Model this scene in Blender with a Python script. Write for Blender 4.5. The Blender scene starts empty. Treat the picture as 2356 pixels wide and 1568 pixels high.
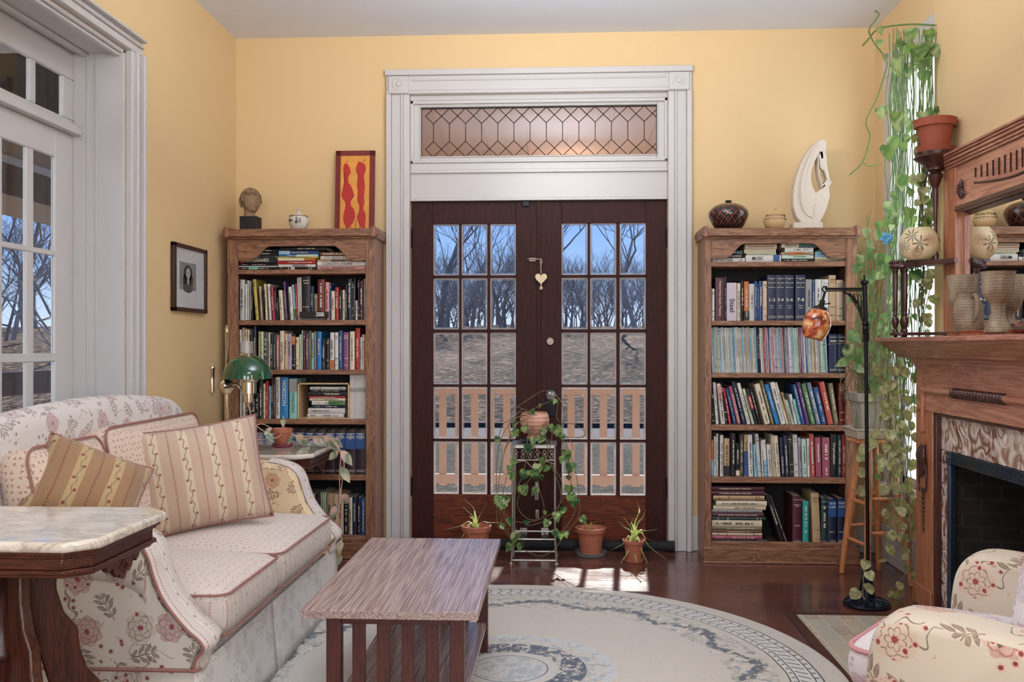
import bpy, bmesh, math, random
from mathutils import Vector, Matrix, Euler, noise
R = math.radians
rnd = random.Random(7)
SC = bpy.context.scene
COL = SC.collection

# ---------------------------------------------------------------- camera
F = 2150.0; CX = 1178.0; HOR = 795.0; TH = math.atan(112 / F); CAMZ = 1.2
cam_d = bpy.data.cameras.new('camera'); cam = bpy.data.objects.new('camera', cam_d); COL.objects.link(cam)
cam.location = (0, 0, CAMZ); cam.rotation_euler = (R(90), 0, TH)
cam_d.sensor_width = 36; cam_d.lens = 36 * F / 2356; cam_d.shift_y = 11 / 2356
cam_d.clip_start = 0.05; cam_d.clip_end = 400
SC.camera = cam
SC.view_settings.view_transform = 'Standard'; SC.view_settings.look = 'None'
SC.view_settings.gamma = 1; SC.view_settings.exposure = -0.3; SC.view_settings.use_curve_mapping = False

# ---------------------------------------------------------------- sky, sun, large lights
SUN_EL = 32.0; SUN_AZ = 4.0     # azimuth from the +y axis towards +x
w = bpy.data.worlds.new('sky'); SC.world = w; w.use_nodes = True
wn = w.node_tree; wn.nodes.clear()
tcs = wn.nodes.new('ShaderNodeTexCoord'); sxyz = wn.nodes.new('ShaderNodeSeparateXYZ'); wn.links.new(tcs.outputs['Generated'], sxyz.inputs[0])
sky = wn.nodes.new('ShaderNodeValToRGB'); wn.links.new(sxyz.outputs[2], sky.inputs[0])
_s = [(0, (.55, .58, .60)), (.02, (.62, .74, .90)), (.08, (.36, .56, .95)), (.16, (.22, .41, .88)), (.6, (.14, .28, .7)), (1, (.1, .2, .55))]
while len(sky.color_ramp.elements) < len(_s): sky.color_ramp.elements.new(.5)
for el, (p_, c_) in zip(sky.color_ramp.elements, _s): el.position = p_; el.color = c_ + (1,)
bg = wn.nodes.new('ShaderNodeBackground'); bg.inputs[1].default_value = 1.45
wo = wn.nodes.new('ShaderNodeOutputWorld')
wn.links.new(sky.outputs[0], bg.inputs[0]); wn.links.new(bg.outputs[0], wo.inputs[0])

def light(name, kind, loc, energy, color=(1, 1, 1), size=1, size_y=None, direction=None, angle=None, spread=None):
    d = bpy.data.lights.new(name, kind); o = bpy.data.objects.new(name, d); COL.objects.link(o)
    o.location = loc; d.energy = energy; d.color = color
    if kind == 'AREA':
        d.size = size
        if size_y: d.shape = 'RECTANGLE'; d.size_y = size_y
        if spread: d.spread = R(spread)
    if angle is not None: d.angle = angle
    if direction is not None: o.rotation_euler = Vector(direction).to_track_quat('-Z', 'Y').to_euler()
    return o
_e = R(SUN_EL); _a = R(SUN_AZ)
light('sun', 'SUN', (2, 12, 9), 6.0, (1, .95, .88), direction=(-math.sin(_a) * math.cos(_e), -math.cos(_a) * math.cos(_e), -math.sin(_e)), angle=R(.8))
# added fill lights at the rear wall and ceiling, no such sources known
for sx in (-.95, .95):
    light('rear_fill_light', 'AREA', (sx, -2.12, 1.75), 58, (.98, .98, 1), 1.2, 2.1, (0, 1, -.02))
light('ceiling_fill_light', 'AREA', (0, 1.35, 2.86), 24, (1, .97, .93), 1.1, 1.1, (0, 0, -1))  # unseen soft fill added overhead, not a known fixture
light('ceiling_fill_uplight', 'AREA', (0, 3.3, 2.5), 78, (.98, .98, 1), .9, .9, (0, .35, 1))  # unseen fill added to brighten the ceiling
# daylight of the side windows: the sunroom on the left, the plant window on the right
light('sunroom_daylight', 'AREA', (-4.1, 3.2, 1.6), 60, (.86, .93, 1), 2.6, 1.9, (1, -.1, -.1))
light('near_side_fill_light', 'AREA', (1.80, .55, 1.75), 38, (.97, .98, 1), 1.1, 1.9, (-1, .35, -.05))  # added fill for the left wall, no window known on this side
light('plant_window_daylight', 'AREA', (2.55, 5.08, 1.7), 50, (.95, .98, 1), 1.0, 2.3, (-1, -.15, -.02))

# ---------------------------------------------------------------- placing helpers
CT, ST = math.cos(TH), math.sin(TH)
def ray(u, v):
    a = (u - CX) / F; b = (HOR - v) / F
    return Vector((-ST + a * CT, CT + a * ST, b))
def px(u, v, x=None, y=None, z=None):
    d = ray(u, v); o = Vector((0, 0, CAMZ))
    t = x / d.x if x is not None else y / d.y if y is not None else (z - CAMZ) / d.z
    return o + d * t

# ---------------------------------------------------------------- mesh builder
def rotm(ax): return Euler(ax).to_matrix().to_4x4()
class MB:
    def __init__(s, off=(0, 0, 0)): s.v = []; s.f = []; s.m = []; s.off = Vector(off)
    def add(s, vs, fs, mi=0, M=None):
        n = len(s.v)
        for p in vs:
            p = Vector(p)
            s.v.append((M @ p) if M is not None else p)
        for f in fs: s.f.append(tuple(i + n for i in f)); s.m.append(mi)
        return s
    def box(s, a, b, mi=0, M=None):
        x0, y0, z0 = a; x1, y1, z1 = b
        vs = [(x0, y0, z0), (x1, y0, z0), (x1, y1, z0), (x0, y1, z0), (x0, y0, z1), (x1, y0, z1), (x1, y1, z1), (x0, y1, z1)]
        return s.add(vs, [(0, 3, 2, 1), (4, 5, 6, 7), (0, 1, 5, 4), (1, 2, 6, 5), (2, 3, 7, 6), (3, 0, 4, 7)], mi, M)
    def prism(s, poly, t0, t1, plane='xy', mi=0, M=None):
        # polygon in a plane, extruded along the third axis
        def P(p, t):
            if plane == 'xy': return (p[0], p[1], t)
            if plane == 'xz': return (p[0], t, p[1])
            return (t, p[0], p[1])
        n = len(poly)
        vs = [P(p, t0) for p in poly] + [P(p, t1) for p in poly]
        fs = [tuple(range(n))[::-1], tuple(range(n, 2 * n))] + [(i, (i + 1) % n, n + (i + 1) % n, n + i) for i in range(n)]
        return s.add(vs, fs, mi, M)
    def lathe(s, prof, c=(0, 0, 0), n=24, mi=0, M=None, caps=True):
        vs = []; fs = []
        for r, z in prof:
            for i in range(n):
                a = 2 * math.pi * i / n; vs.append((c[0] + r * math.cos(a), c[1] + r * math.sin(a), c[2] + z))
        for k in range(len(prof) - 1):
            for i in range(n):
                j = (i + 1) % n; fs.append((k * n + i, k * n + j, (k + 1) * n + j, (k + 1) * n + i))
        if caps:
            fs.append(tuple(range(n))[::-1]); fs.append(tuple((len(prof) - 1) * n + i for i in range(n)))
        return s.add(vs, fs, mi, M)
    def tube(s, pts, r, n=8, mi=0, M=None, closed=False, r1=None):
        pts = [Vector(p) for p in pts]; k = len(pts)
        rs = r if isinstance(r, (list, tuple)) else [r + ((r1 - r) * i / max(1, k - 1) if r1 is not None else 0) for i in range(k)]
        vs = []; fs = []; up = None
        for i, p in enumerate(pts):
            if closed: t = pts[(i + 1) % k] - pts[i - 1]
            else: t = pts[min(k - 1, i + 1)] - pts[max(0, i - 1)]
            if t.length < 1e-9: t = Vector((0, 0, 1))
            t.normalize()
            if up is None: up = Vector((0, 0, 1)) if abs(t.z) < .9 else Vector((1, 0, 0))
            sd = t.cross(up)
            if sd.length < 1e-6: sd = t.orthogonal()
            sd.normalize(); up = sd.cross(t).normalized()
            for j in range(n):
                a = 2 * math.pi * j / n; vs.append(p + (sd * math.cos(a) + up * math.sin(a)) * rs[i])
        for i in range(k if closed else k - 1):
            for j in range(n):
                q = (j + 1) % n; i2 = (i + 1) % k
                fs.append((i * n + j, i * n + q, i2 * n + q, i2 * n + j))
        if not closed: fs.append(tuple(range(n))[::-1]); fs.append(tuple((k - 1) * n + j for j in range(n)))
        return s.add(vs, fs, mi, M)
    def loft(s, secs, mi=0, M=None, caps=True):
        n = len(secs[0]); vs = [p for sec in secs for p in sec]; fs = []
        for k in range(len(secs) - 1):
            for i in range(n):
                j = (i + 1) % n; fs.append((k * n + i, k * n + j, (k + 1) * n + j, (k + 1) * n + i))
        if caps: fs.append(tuple(range(n))[::-1]); fs.append(tuple((len(secs) - 1) * n + i for i in range(n)))
        return s.add(vs, fs, mi, M)
    def grid(s, rows, mi=0, M=None):
        n = len(rows[0]); vs = [p for r_ in rows for p in r_]
        fs = [(k * n + i, k * n + i + 1, (k + 1) * n + i + 1, (k + 1) * n + i) for k in range(len(rows) - 1) for i in range(n - 1)]
        return s.add(vs, fs, mi, M)
    def sph(s, c, r, n=16, m=10, mi=0, M=None, sq=(1, 1, 1), fn=None):
        prof = []; vs = []; fs = []
        for k in range(m + 1):
            ph = math.pi * k / m
            for i in range(n):
                a = 2 * math.pi * i / n
                d = Vector((math.sin(ph) * math.cos(a), math.sin(ph) * math.sin(a), -math.cos(ph)))
                rr = r * (fn(d) if fn else 1)
                vs.append((c[0] + d.x * rr * sq[0], c[1] + d.y * rr * sq[1], c[2] + d.z * rr * sq[2]))
        for k in range(m):
            for i in range(n):
                j = (i + 1) % n; fs.append((k * n + i, k * n + j, (k + 1) * n + j, (k + 1) * n + i))
        return s.add(vs, fs, mi, M)
    def rbox(s, c, h, r, n=7, mi=0, M=None, crown=0, crown_dir='z', warp=None):
        # rounded box with half sizes h, corner radius r
        vs = []; fs = []; key = {}
        c = Vector(c); h = Vector(h)
        def vert(p):
            k = (round(p[0], 5), round(p[1], 5), round(p[2], 5))
            if k in key: return key[k]
            q = Vector((p[0] * h.x, p[1] * h.y, p[2] * h.z))
            inn = Vector([max(-(h[i] - min(r, h[i])), min(h[i] - min(r, h[i]), q[i])) for i in range(3)])
            d = q - inn
            rr = min(r, min(h))
            if d.length > 1e-9:
                # soften: push towards the rounded hull
                m = max(abs(d[i]) / max(1e-9, min(r, h[i])) for i in range(3))
                d = d.normalized() * m
                d = Vector([d[i] * min(r, h[i]) for i in range(3)])
            o = inn + d
            if crown:
                a, b = (p[0], p[1]) if crown_dir == 'z' else (p[1], p[2]) if crown_dir == 'x' else (p[0], p[2])
                e = crown * (1 - a * a) * (1 - b * b)
                ax = 'xyz'.index(crown_dir); o[ax] += e * (1 if p[ax] > 0 else -1) * abs(p[ax])
            if warp: o = warp(o, p)
            vs.append(c + o); key[k] = len(vs) - 1
            return key[k]
        ts = [math.sin(math.pi / 2 * (2 * i / n - 1)) for i in range(n + 1)]
        for ax in range(3):
            for sg in (-1, 1):
                for i in range(n):
                    for j in range(n):
                        q = []
                        for (a, b) in ((ts[i], ts[j]), (ts[i + 1], ts[j]), (ts[i + 1], ts[j + 1]), (ts[i], ts[j + 1])):
                            p = [0, 0, 0]; p[ax] = sg; p[(ax + 1) % 3] = a; p[(ax + 2) % 3] = b; q.append(vert(p))
                        fs.append(tuple(q) if sg > 0 else tuple(q[::-1]))
        return s.add(vs, fs, mi, M)
    def build(s, name, mat, parent=None, smooth=30, bevel=0, seg=2, uv=False, loc=None, subs=0, world=False):
        # vertices are local to the parent; with world=True they are world coordinates
        if world:
            o0 = Vector((0, 0, 0)); p = parent
            while p is not None: o0 += p.location; p = p.parent
            if loc is not None: o0 = Vector(loc)
            vs = [v - o0 for v in s.v]
        else: vs = s.v
        me = bpy.data.meshes.new(name); me.from_pydata([tuple(v) for v in vs], [], s.f)
        mats = mat if isinstance(mat, (list, tuple)) else [mat]
        for m in mats: me.materials.append(m)
        if len(mats) > 1:
            for p, mi in zip(me.polygons, s.m): p.material_index = mi
        me.validate(); me.update()
        bm = bmesh.new(); bm.from_mesh(me); bmesh.ops.recalc_face_normals(bm, faces=bm.faces) if not getattr(s, 'keep', False) else None
        bm.to_mesh(me); bm.free()
        if uv:
            ul = me.uv_layers.new(name='UVMap')
            for p in me.polygons:
                n = p.normal; ax = max(range(3), key=lambda i: abs(n[i]))
                for li in p.loop_indices:
                    c = me.vertices[me.loops[li].vertex_index].co
                    ul.data[li].uv = (c.y, c.z) if ax == 0 else (c.x + .37, c.z) if ax == 1 else (c.x, c.y + .21)
        if smooth:
            me.polygons.foreach_set('use_smooth', [True] * len(me.polygons))
            if smooth < 180: me.set_sharp_from_angle(angle=R(smooth))
        o = bpy.data.objects.new(name, me); COL.objects.link(o)
        if parent is not None: o.parent = parent
        if world and parent is None and loc is not None: o.location = loc
        elif loc is not None and not world: o.location = loc
        if bevel:
            b = o.modifiers.new('edge', 'BEVEL'); b.width = bevel; b.segments = seg; b.limit_method = 'ANGLE'; b.angle_limit = R(40)
        if subs:
            b = o.modifiers.new('sub', 'SUBSURF'); b.levels = subs; b.render_levels = subs
        return o

def tag(o, label, cat=None, group=None, kind=None):
    if label: o['label'] = label
    if cat: o['category'] = cat
    if group: o['group'] = group
    if kind: o['kind'] = kind
    return o
def thing(name, loc, label, cat, group=None, rz=0, kind=None):
    o = bpy.data.objects.new(name, None); COL.objects.link(o); o.location = loc; o.rotation_euler = (0, 0, rz)
    o.empty_display_size = .05
    return tag(o, label, cat, group, kind)
def copy_tree(o, parent=None):
    c = o.copy(); COL.objects.link(c)
    if parent is not None: c.parent = parent
    for ch in list(o.children): copy_tree(ch, c)
    return c
def smoothpath(P, n=6):
    P = [Vector(p) for p in P]; out = []
    for i in range(len(P) - 1):
        a = P[max(0, i - 1)]; b = P[i]; c = P[i + 1]; d = P[min(len(P) - 1, i + 2)]
        for k in range(n):
            t = k / n
            out.append(.5 * ((2 * b) + (c - a) * t + (2 * a - 5 * b + 4 * c - d) * t * t + (3 * b - a - 3 * c + d) * t ** 3))
    out.append(P[-1]); return out

# ---------------------------------------------------------------- materials
def lin(c):
    if isinstance(c, str):
        c = tuple(int(c[i:i + 2], 16) / 255 for i in (0, 2, 4))
    return tuple((x / 12.92 if x <= .04045 else ((x + .055) / 1.055) ** 2.4) for x in c[:3]) + (1,)
class NT:
    def __init__(s, name):
        s.mat = bpy.data.materials.new(name); s.mat.use_nodes = True; s.t = s.mat.node_tree; s.t.nodes.clear()
        s.out = s.t.nodes.new('ShaderNodeOutputMaterial')
    def n(s, typ, ins=None, **props):
        d = s.t.nodes.new('ShaderNode' + typ)
        for k, v in props.items(): setattr(d, k, v)
        for k, v in (ins or {}).items(): s.set(d.inputs[k], v)
        return d
    def set(s, inp, v):
        if isinstance(v, bpy.types.NodeSocket): s.t.links.new(v, inp)
        else:
            try: inp.default_value = v
            except Exception: inp.default_value = v[:3]
    def m(s, op, a, b=None, c=None, clamp=False):
        d = s.t.nodes.new('ShaderNodeMath'); d.operation = op; d.use_clamp = clamp
        for i, x in enumerate((a, b, c)):
            if x is not None: s.set(d.inputs[i], x)
        return d.outputs[0]
    def vm(s, op, a, b=None, scale=None):
        d = s.t.nodes.new('ShaderNodeVectorMath'); d.operation = op
        s.set(d.inputs[0], a)
        if b is not None: s.set(d.inputs[1], b)
        if scale is not None: s.set(d.inputs['Scale'], scale)
        return d.outputs['Value'] if op in ('LENGTH', 'DOT_PRODUCT', 'DISTANCE') else d.outputs[0]
    def mix(s, f, a, b, bt='MIX'):
        d = s.t.nodes.new('ShaderNodeMix'); d.data_type = 'RGBA'; d.blend_type = bt
        s.set(d.inputs[0], f); s.set(d.inputs[6], lin(a) if isinstance(a, str) else a); s.set(d.inputs[7], lin(b) if isinstance(b, str) else b)
        return d.outputs[2]
    def ramp(s, f, stops, interp='LINEAR'):
        d = s.t.nodes.new('ShaderNodeValToRGB'); s.set(d.inputs[0], f); e = d.color_ramp; e.interpolation = interp
        while len(e.elements) > 1: e.elements.remove(e.elements[-1])
        for i, (p, c) in enumerate(stops):
            el = e.elements[0] if i == 0 else e.elements.new(p)
            el.position = p; el.color = lin(c) if isinstance(c, str) else (c, c, c, 1) if isinstance(c, (int, float)) else c
        return d.outputs[0]
    def tex(s, which='Object'): return s.n('TexCoord').outputs[which]
    def sep(s, v):
        d = s.n('SeparateXYZ', {0: v}); return d.outputs[0], d.outputs[1], d.outputs[2]
    def comb(s, x, y, z): return s.n('CombineXYZ', {0: x, 1: y, 2: z}).outputs[0]
    def noise(s, v, scale, detail=2, rough=.5, out=0, dist=0):
        return s.n('TexNoise', {'Vector': v, 'Scale': scale, 'Detail': detail, 'Roughness': rough, 'Distortion': dist}).outputs[out]
    def bump(s, h, strength=.3, dist=.01):
        return s.n('Bump', {'Height': h, 'Strength': strength, 'Distance': dist}).outputs[0]
    def pbr(s, color, rough=.5, metal=0, normal=None, **kw):
        d = s.n('BsdfPrincipled', {'Base Color': lin(color) if isinstance(color, str) else color, 'Roughness': rough, 'Metallic': metal})
        if normal is not None: s.set(d.inputs['Normal'], normal)
        for k, v in kw.items(): s.set(d.inputs[k.replace('_', ' ')], v)
        s.t.links.new(d.outputs[0], s.out.inputs[0]); return s.mat
_mc = {}
def plain(hexc, rough=.5, metal=0, var=.12, scale=30, bump=0, name=None, **kw):
    k = (hexc, rough, metal, var, scale, bump, tuple(sorted(kw.items())))
    if k in _mc: return _mc[k]
    t = NT(name or 'mat_' + hexc); co = t.tex()
    nz = t.noise(co, scale, 3)
    c = lin(hexc); d = tuple(x * (1 - var) for x in c[:3]) + (1,); l = tuple(min(1, x * (1 + var)) for x in c[:3]) + (1,)
    col = t.mix(nz, d, l)
    nm = t.bump(nz, bump, .005) if bump else None
    _mc[k] = t.pbr(col, rough, metal, nm, **kw); return _mc[k]
def wood(name, dark, light_, axis='z', rough=.4, scale=1.0, coat=0.0, bumpy=.12, along=1.2, sw=.6):
    t = NT(name); co = t.tex()
    st = {'x': (along, 14, 14), 'y': (14, along, 14), 'z': (14, 14, along)}[axis]
    v = t.vm('MULTIPLY', co, tuple(a * scale for a in st))
    g = t.noise(v, 1.6, 4, .6, dist=sw)
    w_ = t.m('FRACT', t.m('MULTIPLY', g, 7.0))
    w_ = t.m('PINGPONG', t.m('MULTIPLY', g, 9.0), .5)
    fine = t.noise(t.vm('MULTIPLY', co, tuple(a * scale * 6 for a in st)), 2.0, 2, .6)
    f = t.m('ADD', t.m('MULTIPLY', w_, 1.1), t.m('MULTIPLY', fine, .45), clamp=True)
    col = t.ramp(f, [(.1, dark), (.85, light_)])
    return t.pbr(col, rough, 0, t.bump(f, bumpy, .002), Coat_Weight=coat, Coat_Roughness=.12, Specular_IOR_Level=.25 if 'door' in name else .5)
# paints
def paint(name, hexc, rough=.55, bstr=.08, var=.03, sc=2.2):
    t = NT(name); co = t.tex(); big = t.noise(co, sc, 3); fine = t.noise(co, 160, 3)
    c = lin(hexc); col = t.mix(big, tuple(x * (1 - var) for x in c[:3]) + (1,), tuple(x * (1 + var) for x in c[:3]) + (1,))
    return t.pbr(col, rough, 0, t.bump(fine, bstr, .002))
M_wall = paint('yellow_wall_paint', 'DABD8E', .75, .22)
M_ceil = paint('ceiling_paint', 'DCE1EC', .7)
M_trim = paint('white_gloss_trim', 'C4C1BF', .28, .04)
M_door = wood('dark_door_wood', '1E0604', '40130D', 'z', .55)
M_doorh = wood('dark_door_rail_wood', '3A150E', '78391F', 'x', .5)
M_caseV = wood('oak_case_upright', '52301F', 'A07254', 'z', .42)
M_caseH = wood('oak_case_horizontal', '52301F', 'A07254', 'x', .42)
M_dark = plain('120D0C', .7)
M_mahx = wood('mahogany_x', '2C130D', '5C2E22', 'x', .3)
M_mahz = wood('mahogany_z', '241009', '55281C', 'z', .3)
M_mahy = wood('mahogany_y', '2C130D', '5C2E22', 'y', .3)
M_manv = wood('mantel_upright', '84492F', 'B87A58', 'z', .35, .6, .2)
M_many = wood('mantel_lengthwise', '8A5040', 'C08A70', 'y', .32, .6, .2)
M_mand = wood('mantel_dark', '2E1512', '4E2620', 'z', .3, .6, .3)
M_tabt = wood('coffee_table_top', '6A4E4A', 'C2AEA8', 'y', .27, 1.7, .25, .4, .22, .25)
M_tabl = wood('coffee_table_leg', '3A1813', '55281F', 'z', .4)
M_tabx = wood('coffee_table_rail', '3A1813', '5A2A20', 'x', .35)
M_stool = wood('stool_wood', 'A0603A', 'C98A5C', 'z', .4)
M_brass = plain('DDD2BE', .14, 1, .04)
M_iron = plain('0E1116', .38, .6, .2)
M_blk = plain('100F11', .55)
M_terra = plain('A8644C', .75, 0, .25, 18, .1)
M_terra2 = plain('8C3D28', .6, 0, .12, 18)
M_soil = plain('2B1F18', .95, 0, .4, 60, .6)
M_green_glass = plain('0B4A2E', .08, 0, .05, Coat_Weight=1.0)
def marble():
    t = NT('white_marble'); co = t.tex()
    n1 = t.noise(t.vm('MULTIPLY', co, (2.2, 5, 3)), 1.6, 6, .65, dist=1.6)
    v = t.m('ABSOLUTE', t.m('SUBTRACT', n1, .5))
    col = t.ramp(v, [(0, 'A9A198'), (.018, 'CFC8BC'), (.1, 'E4DFD4'), (.4, 'D8D2C8')])
    return t.pbr(col, .1, Coat_Weight=.5)
M_marble = marble()
def glass(name, tint=(1, 1, 1, 1), gl=.06, rough=0.0, bumpy=0):
    t = NT(name); a = t.n('BsdfTransparent', {0: tint}); nrm = None
    g = t.n('BsdfGlossy', {'Color': (1, 1, 1, 1), 'Roughness': rough})
    ge = t.n('NewGeometry'); c_ = t.m('ABSOLUTE', t.vm('DOT_PRODUCT', ge.outputs['Normal'], ge.outputs['Incoming']))
    fr = t.m('MULTIPLY', t.m('POWER', t.m('SUBTRACT', 1, c_), 5.0), .9)
    mx = t.n('MixShader', {0: t.m('ADD', fr, gl, clamp=True), 1: a.outputs[0], 2: g.outputs[0]})
    t.t.links.new(mx.outputs[0], t.out.inputs[0]); return t.mat
M_glass = glass('window_glass', (.97, .98, .98, 1), 0.0)
def bevelglass():  # whitish diffuse share paints in the light the bevels catch
    t = NT('cut_glass_edge'); a = t.n('BsdfTransparent', {0: (.8, .8, .8, 1)}); co = t.tex()
    g = t.n('BsdfGlass', {'Color': (1, 1, 1, 1), 'Roughness': .08, 'IOR': 1.35})
    d = t.n('BsdfTranslucent', {0: (.95, .93, .9, 1)}); d2 = t.n('BsdfDiffuse', {0: (.75, .73, .71, 1)})
    m0 = t.n('MixShader', {0: .5, 1: d.outputs[0], 2: d2.outputs[0]})
    m1 = t.n('MixShader', {0: .35, 1: g.outputs[0], 2: m0.outputs[0]})
    m2 = t.n('MixShader', {0: .55, 1: a.outputs[0], 2: m1.outputs[0]})
    t.t.links.new(m2.outputs[0], t.out.inputs[0]); return t.mat
M_bglass = bevelglass()
M_glint_bead = plain('B9AFA9', .4)  # pale bead painting the bright light line around each pane
def leafmat(name, cols, sc=14, trans=.45, rough=.35):
    t = NT(name); co = t.tex(); nz = t.noise(co, sc, 2, .6)
    col = t.ramp(nz, [(.3 + .4 * i / (len(cols) - 1), c) for i, c in enumerate(cols)])
    p = t.n('BsdfPrincipled', {'Base Color': col, 'Roughness': rough}); tr = t.n('BsdfTranslucent', {0: col})
    mx = t.n('MixShader', {0: trans, 1: p.outputs[0], 2: tr.outputs[0]}); t.t.links.new(mx.outputs[0], t.out.inputs[0]); return t.mat
M_philo = leafmat('philodendron_leaf', ['24482C', '466F40', '93B062', '35603A', 'CBD898'])
M_vine = leafmat('window_vine_leaf', ['3A6434', '98B466', '688E52', 'C6D49C', '3C5C3C'], 6, .6)
M_round = leafmat('round_leaf', ['7C8450', 'B4BA78', '9A9468', 'D8D8A4', '869A5C'], 12, .5)
M_hoya = leafmat('hoya_leaf', ['9DA27C', 'D8CFA8', '6F8B7A', 'E3BBA8', 'B8C9B8'], 7, .3)
M_spider = leafmat('spider_leaf', ['AFCF60', 'E6EEB0', '9AC250'], 30, .5)
M_stem = plain('6E5F42', .7); M_stemg = plain('5F7A3F', .6); M_stemp = plain('C9A48C', .6)
M_cream = plain('E6D2A8', .35)
# ---------------------------------------------------------------- fabrics
def _cell(t, uv, sc, rnd_=.8, off=(0, 0, 0)):
    v = t.vm('ADD', t.vm('SCALE', uv, scale=sc), off)
    vo = t.n('TexVoronoi', {'Vector': v, 'Scale': 1.0, 'Randomness': rnd_}, voronoi_dimensions='2D')
    loc = t.vm('SUBTRACT', v, vo.outputs['Position']); x, y, z = t.sep(loc)
    r = t.vm('LENGTH', t.comb(x, y, 0)); th = t.m('ARCTAN2', y, x)
    cr, cg, cb = t.sep(vo.outputs['Color'])
    return r, th, cr, cg, cb, x, y
def floral(name, base, pink='A8485A', brown='5A4438', pale='D9B9A0', sc=6.0, faint=0.0, rough=.75):
    t = NT(name); uv = t.tex('UV')
    wob = t.noise(uv, 30, 2); uvd = t.vm('ADD', uv, t.vm('SCALE', t.vm('SUBTRACT', t.noise(uv, 22, 2, out=1), (.5, .5, .5)), scale=.012))
    col = lin(base)
    lt = lambda a, b: t.m('LESS_THAN', a, b)
    gt = lambda a, b: t.m('GREATER_THAN', a, b)
    mul = lambda *a: a[0] if len(a) == 1 else t.m('MULTIPLY', a[0], mul(*a[1:]))
    # thin stems
    st = t.m('ABSOLUTE', t.m('SUBTRACT', t.noise(uvd, sc * 1.3, 1), .5))
    msk = gt(t.noise(t.vm('ADD', uv, (3, 5, 0)), sc * .9, 1), .52)
    col = t.mix(mul(lt(st, .007), msk, .75), col, brown)
    # leaf sprays
    r, th, a, b, c, x, y = _cell(t, uvd, sc, .75, (7.3, 2.1, 0))
    ang = t.m('MULTIPLY', a, 6.28); ca, sa = t.m('COSINE', ang), t.m('SINE', ang)
    xr = t.m('ADD', mul(x, ca), mul(y, sa)); ay = t.m('ABSOLUTE', t.m('SUBTRACT', mul(y, ca), mul(x, sa)))
    s_ = t.m('ADD', t.m('DIVIDE', t.m('SUBTRACT', xr, mul(ay, .8)), .15), 10.0); fr_ = t.m('ABSOLUTE', t.m('SUBTRACT', t.m('FRACT', s_), .5))
    xb = mul(t.m('SUBTRACT', t.m('FLOOR', s_), 9.5), .15); ln_ = t.m('MAXIMUM', mul(t.m('SUBTRACT', 1, t.m('POWER', t.m('ABSOLUTE', mul(xb, 2.7)), 2.0)), .25), .0001)
    pr_ = mul(t.m('SINE', mul(t.m('MINIMUM', t.m('DIVIDE', ay, ln_), 1.0), 3.14)), .42)
    leaf = t.m('MAXIMUM', lt(fr_, pr_), mul(lt(ay, .012), lt(t.m('ABSOLUTE', xr), .34)))
    vein = lt(fr_, .035)
    shade = t.mix(t.m('MULTIPLY', wob, .55), brown, pale)
    on = gt(b, .12)
    col = t.mix(mul(leaf, on, .9), col, shade); col = t.mix(mul(vein, leaf, on, .5), col, base)
    # large blossoms with scalloped petals, outlined
    r, th, a, b, c, x, y = _cell(t, uvd, sc * .8, .8)
    r = t.m('ADD', r, mul(t.m('SUBTRACT', t.noise(uv, sc * 9, 3, .6), .5), .07))
    sw = t.m('MULTIPLY', t.m('ABSOLUTE', t.m('SINE', t.m('ADD', t.m('ADD', t.m('MULTIPLY', th, 3.5), t.m('MULTIPLY', a, 5)), mul(t.m('FLOOR', mul(r, 12.0)), 1.3)))), .05)
    on = gt(b, .2)
    bloom = lt(r, t.m('ADD', sw, .24))
    fillc = t.mix(gt(c, .45), pale, t.mix(wob, pale, pink))
    fillc = t.mix(.35, fillc, base)
    col = t.mix(mul(bloom, on), col, fillc)
    ring = t.m('FRACT', t.m('MULTIPLY', t.m('SUBTRACT', r, sw), 12.0))
    out = t.mix(gt(c, .45), brown, pink)
    col = t.mix(mul(bloom, on, lt(ring, .25), .6), col, out)
    col = t.mix(mul(lt(r, .045), on), col, pink)
    # berries / small red flowers
    r, th, a, b, c, x, y = _cell(t, uvd, sc * 3.6, .75, (1.7, 4.4, 0))
    clump = gt(t.noise(t.vm('ADD', uv, (9, 1, 0)), sc * 1.1, 1), .56)
    p5 = t.m('MULTIPLY', t.m('ABSOLUTE', t.m('COSINE', t.m('MULTIPLY', th, 2.5))), .12)
    col = t.mix(mul(lt(r, t.m('ADD', p5, .16)), clump), col, pale)
    col = t.mix(mul(lt(r, .14), clump), col, pink)
    col = t.mix(mul(lt(r, .05), clump), col, brown)
    if faint: col = t.mix(faint, col, base)
    weave = t.noise(uv, 700, 1)
    fold = t.noise(uv, 5, 2)
    h = t.m('ADD', t.m('MULTIPLY', weave, .12), fold)
    return t.pbr(col, rough, 0, t.bump(h, .35, .02), Sheen_Weight=.2)
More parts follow.
